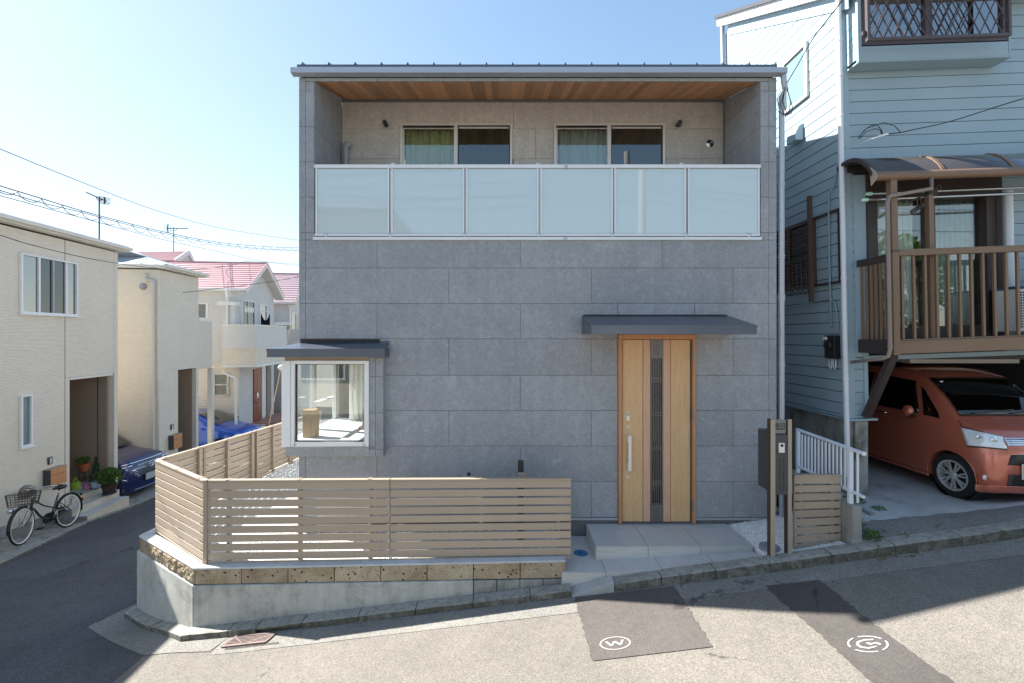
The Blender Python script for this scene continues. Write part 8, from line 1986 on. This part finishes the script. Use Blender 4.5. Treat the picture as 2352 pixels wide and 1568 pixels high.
# weeds by the pier
def weed(lab, c, r, n, ls, seed, flat=.5):
    c = Vector(c); t = thing('weed', lab, 'weed', c); leafy(t, 'leaves', c + Vector((0, 0, r * flat * .6)), r, n, ls, 'weed_leaf', seed, flat)
    for k in range(5): a = k * 1.3 + seed; MB().tube([c, c + Vector((r * .5 * math.cos(a), r * .5 * math.sin(a), r * flat * .8))], .002, 3).build('stem', 'leaf_green', t)
weed('bright green broad-leaved weed at the foot of the concrete pier by the kerb', (3.90, 4.60, ZC - 2.165), .065, 70, .04, 3, .8)
weed('taller green weed climbing beside the right face of the concrete pier', (3.86, 4.74, ZC - 2.10), .055, 80, .032, 5, 1.4)
weed('low green weed on the driveway beside the garage column foot', (4.46, 5.16, ZC - 2.08), .07, 110, .02, 8, .35)
weed('dark ivy spreading at the base of the garage corner column', (4.34, 5.38, ZC - 2.06), .11, 200, .025, 9, .5)
weed('small tuft of weed growing in the kerb joint of the driveway', (4.25, 4.55, ZC - 2.13), .05, 40, .03, 12, .3)
MB().box(4.24, 4.30, 5.02, 5.5, ZC - 2.16, ZC - 2.06).build('drain_edge', 'concrete_old').update_tag()
o = bpy.data.objects['drain_edge']; tag(o, 'short dark concrete edging beside the garage column', 'edging')
rr = random.Random(5)
mb = MB()
for _ in range(26):
    x = rr.choice([rr.uniform(3.2, 7.5), rr.uniform(3.5, 4.6), rr.uniform(3.8, 4.2)]); y = kerbY(x) - rr.uniform(-.02, .06) if rr.random() < .6 else kerbY(x) + .17 + rr.random() * .2; z = S(x, y) + .012 if y < kerbY(x) else dz(max(3.81, x), y) + .008
    L = rr.uniform(.015, .035); a = rr.random() * 6.28; d = Vector((math.cos(a), math.sin(a), 0)) * L; s = Vector((-d.y, d.x, rr.uniform(-.01, .01))) * .5; c = Vector((x, y, z)); mb.add([c - d, c + s, c + d, c - s], [(0, 1, 2, 3)])
tag(mb.build('fallen_leaves', 'dry_leaf'), 'dry fallen leaves scattered along the right-hand kerb', kind='stuff')
# ================================================================ what stands across the street, behind the viewpoint
cbh = thing('cream_house', 'cream house across the street seen only as a reflection in the glass', 'house', (-8, -5, S(-8, -4)))
gb = S(-7, -4.6) - .3
MB().box(-12, -4.6, -9, -5.0, gb, ZC + 4.6).build('wall', 'cream_siding_two', cbh)
for x0 in (-10.6, -7.6): 
    for z0 in (ZC - 1.6, ZC + 1.2): w_ = MB().box(x0, x0 + 1.7, -5.0 + .001, -4.96, z0, z0 + 1.2).build('window', 'white_frame', cbh); MB().box(x0 + .08, x0 + 1.62, -4.959, -4.955, z0 + .08, z0 + 1.12).build('pane', 'dark_glass', w_)
MB().box(-12.3, -4.3, -9.3, -4.6, ZC + 4.601, ZC + 4.8).build('roof', 'grey_roof', cbh)
for i in range(7): MB().box(-12, -4.6, -5 + .0008, -4.996, ZC - 2.6 + i * .95, ZC - 2.58 + i * .95).build('band', 'cream_trim', cbh)
h6 = thing('grey_roof_house', 'low white house across the street seen only as a reflection', 'house', (9, -7, S(9, -6)))
MB().box(5.5, 13, -12, -7, S(8, -6) - .3, ZC + 1.6).build('wall', 'white_stucco', h6); MB().prism([(5.1, -6.6, ZC + 1.601), (5.1, -12.4, ZC + 1.601), (5.1, -9.5, ZC + 3.2)], (8.2, 0, 0)).build('roof', 'roof_edge', h6)
up_ = thing('utility_pole', 'concrete utility pole across the street seen only as a reflection', 'utility pole', (4.6, -3.6, S(4.6, -3.6)))
MB().tube([(4.6, -3.6, S(4.6, -3.6) - .2), (4.6, -3.6, ZC + 7)], [.17, .11], 14).build('pole', 'light_concrete', up_, auto=40)
MB().beam((3.5, -3.6, ZC + 6.3), (5.7, -3.6, ZC + 6.3), .08, .08).build('cross_arm', 'pipe_grey', up_); MB().beam((3.8, -3.6, ZC + 5.6), (5.4, -3.6, ZC + 5.6), .08, .08).build('cross_arm', 'pipe_grey', up_)
for x in (3.6, 4.1, 5.1, 5.6): MB().lathe([(.03, 0), (.05, .05), (.03, .12)], (x, -3.6, ZC + 6.34), 10).build('insulator', 'ceramic', up_)
for i, (z, dz_) in enumerate(((6.4, .0), (6.4, -.4), (5.65, -.2), (5.2, -.5), (4.9, .1), (4.6, -.3))):
    n = 16; pts = []
    for k in range(n + 1):
        u = k / n; x = 4.6 + (u - .5) * 36; pts.append((x, -3.6 + (x - 4.6) * (.12 - .05 * i), ZC + z + dz_ * abs(u - .5) * 2 - 1.0 * (1 - (abs(u - .5) * 2 - .5) ** 2 * 4) * .5))
    tag(MB().tube(pts, .012, 5).build('street_wire', 'cable', smooth=True), f'street wire on the pole behind the viewpoint, {["topmost", "second from top", "third from top", "fourth from top", "fifth from top", "lowest"][i]}', 'wire')
tr = thing('street_tree', 'leafy tree across the street, seen only reflected in the balcony door glass', 'tree', (13.5, -4.5, S(9, -4)))
MB().tube([(13.5, -4.5, S(9, -4) - .2), (13.5, -4.4, ZC), (13.4, -4.5, ZC + 1.5)], [.16, .12, .06], 10).build('trunk', 'soil', tr, smooth=True)
leafy(tr, 'crown', (13.5, -4.5, ZC + 1.8), 2.0, 2600, .22, 'leaf_green', 21, .9)
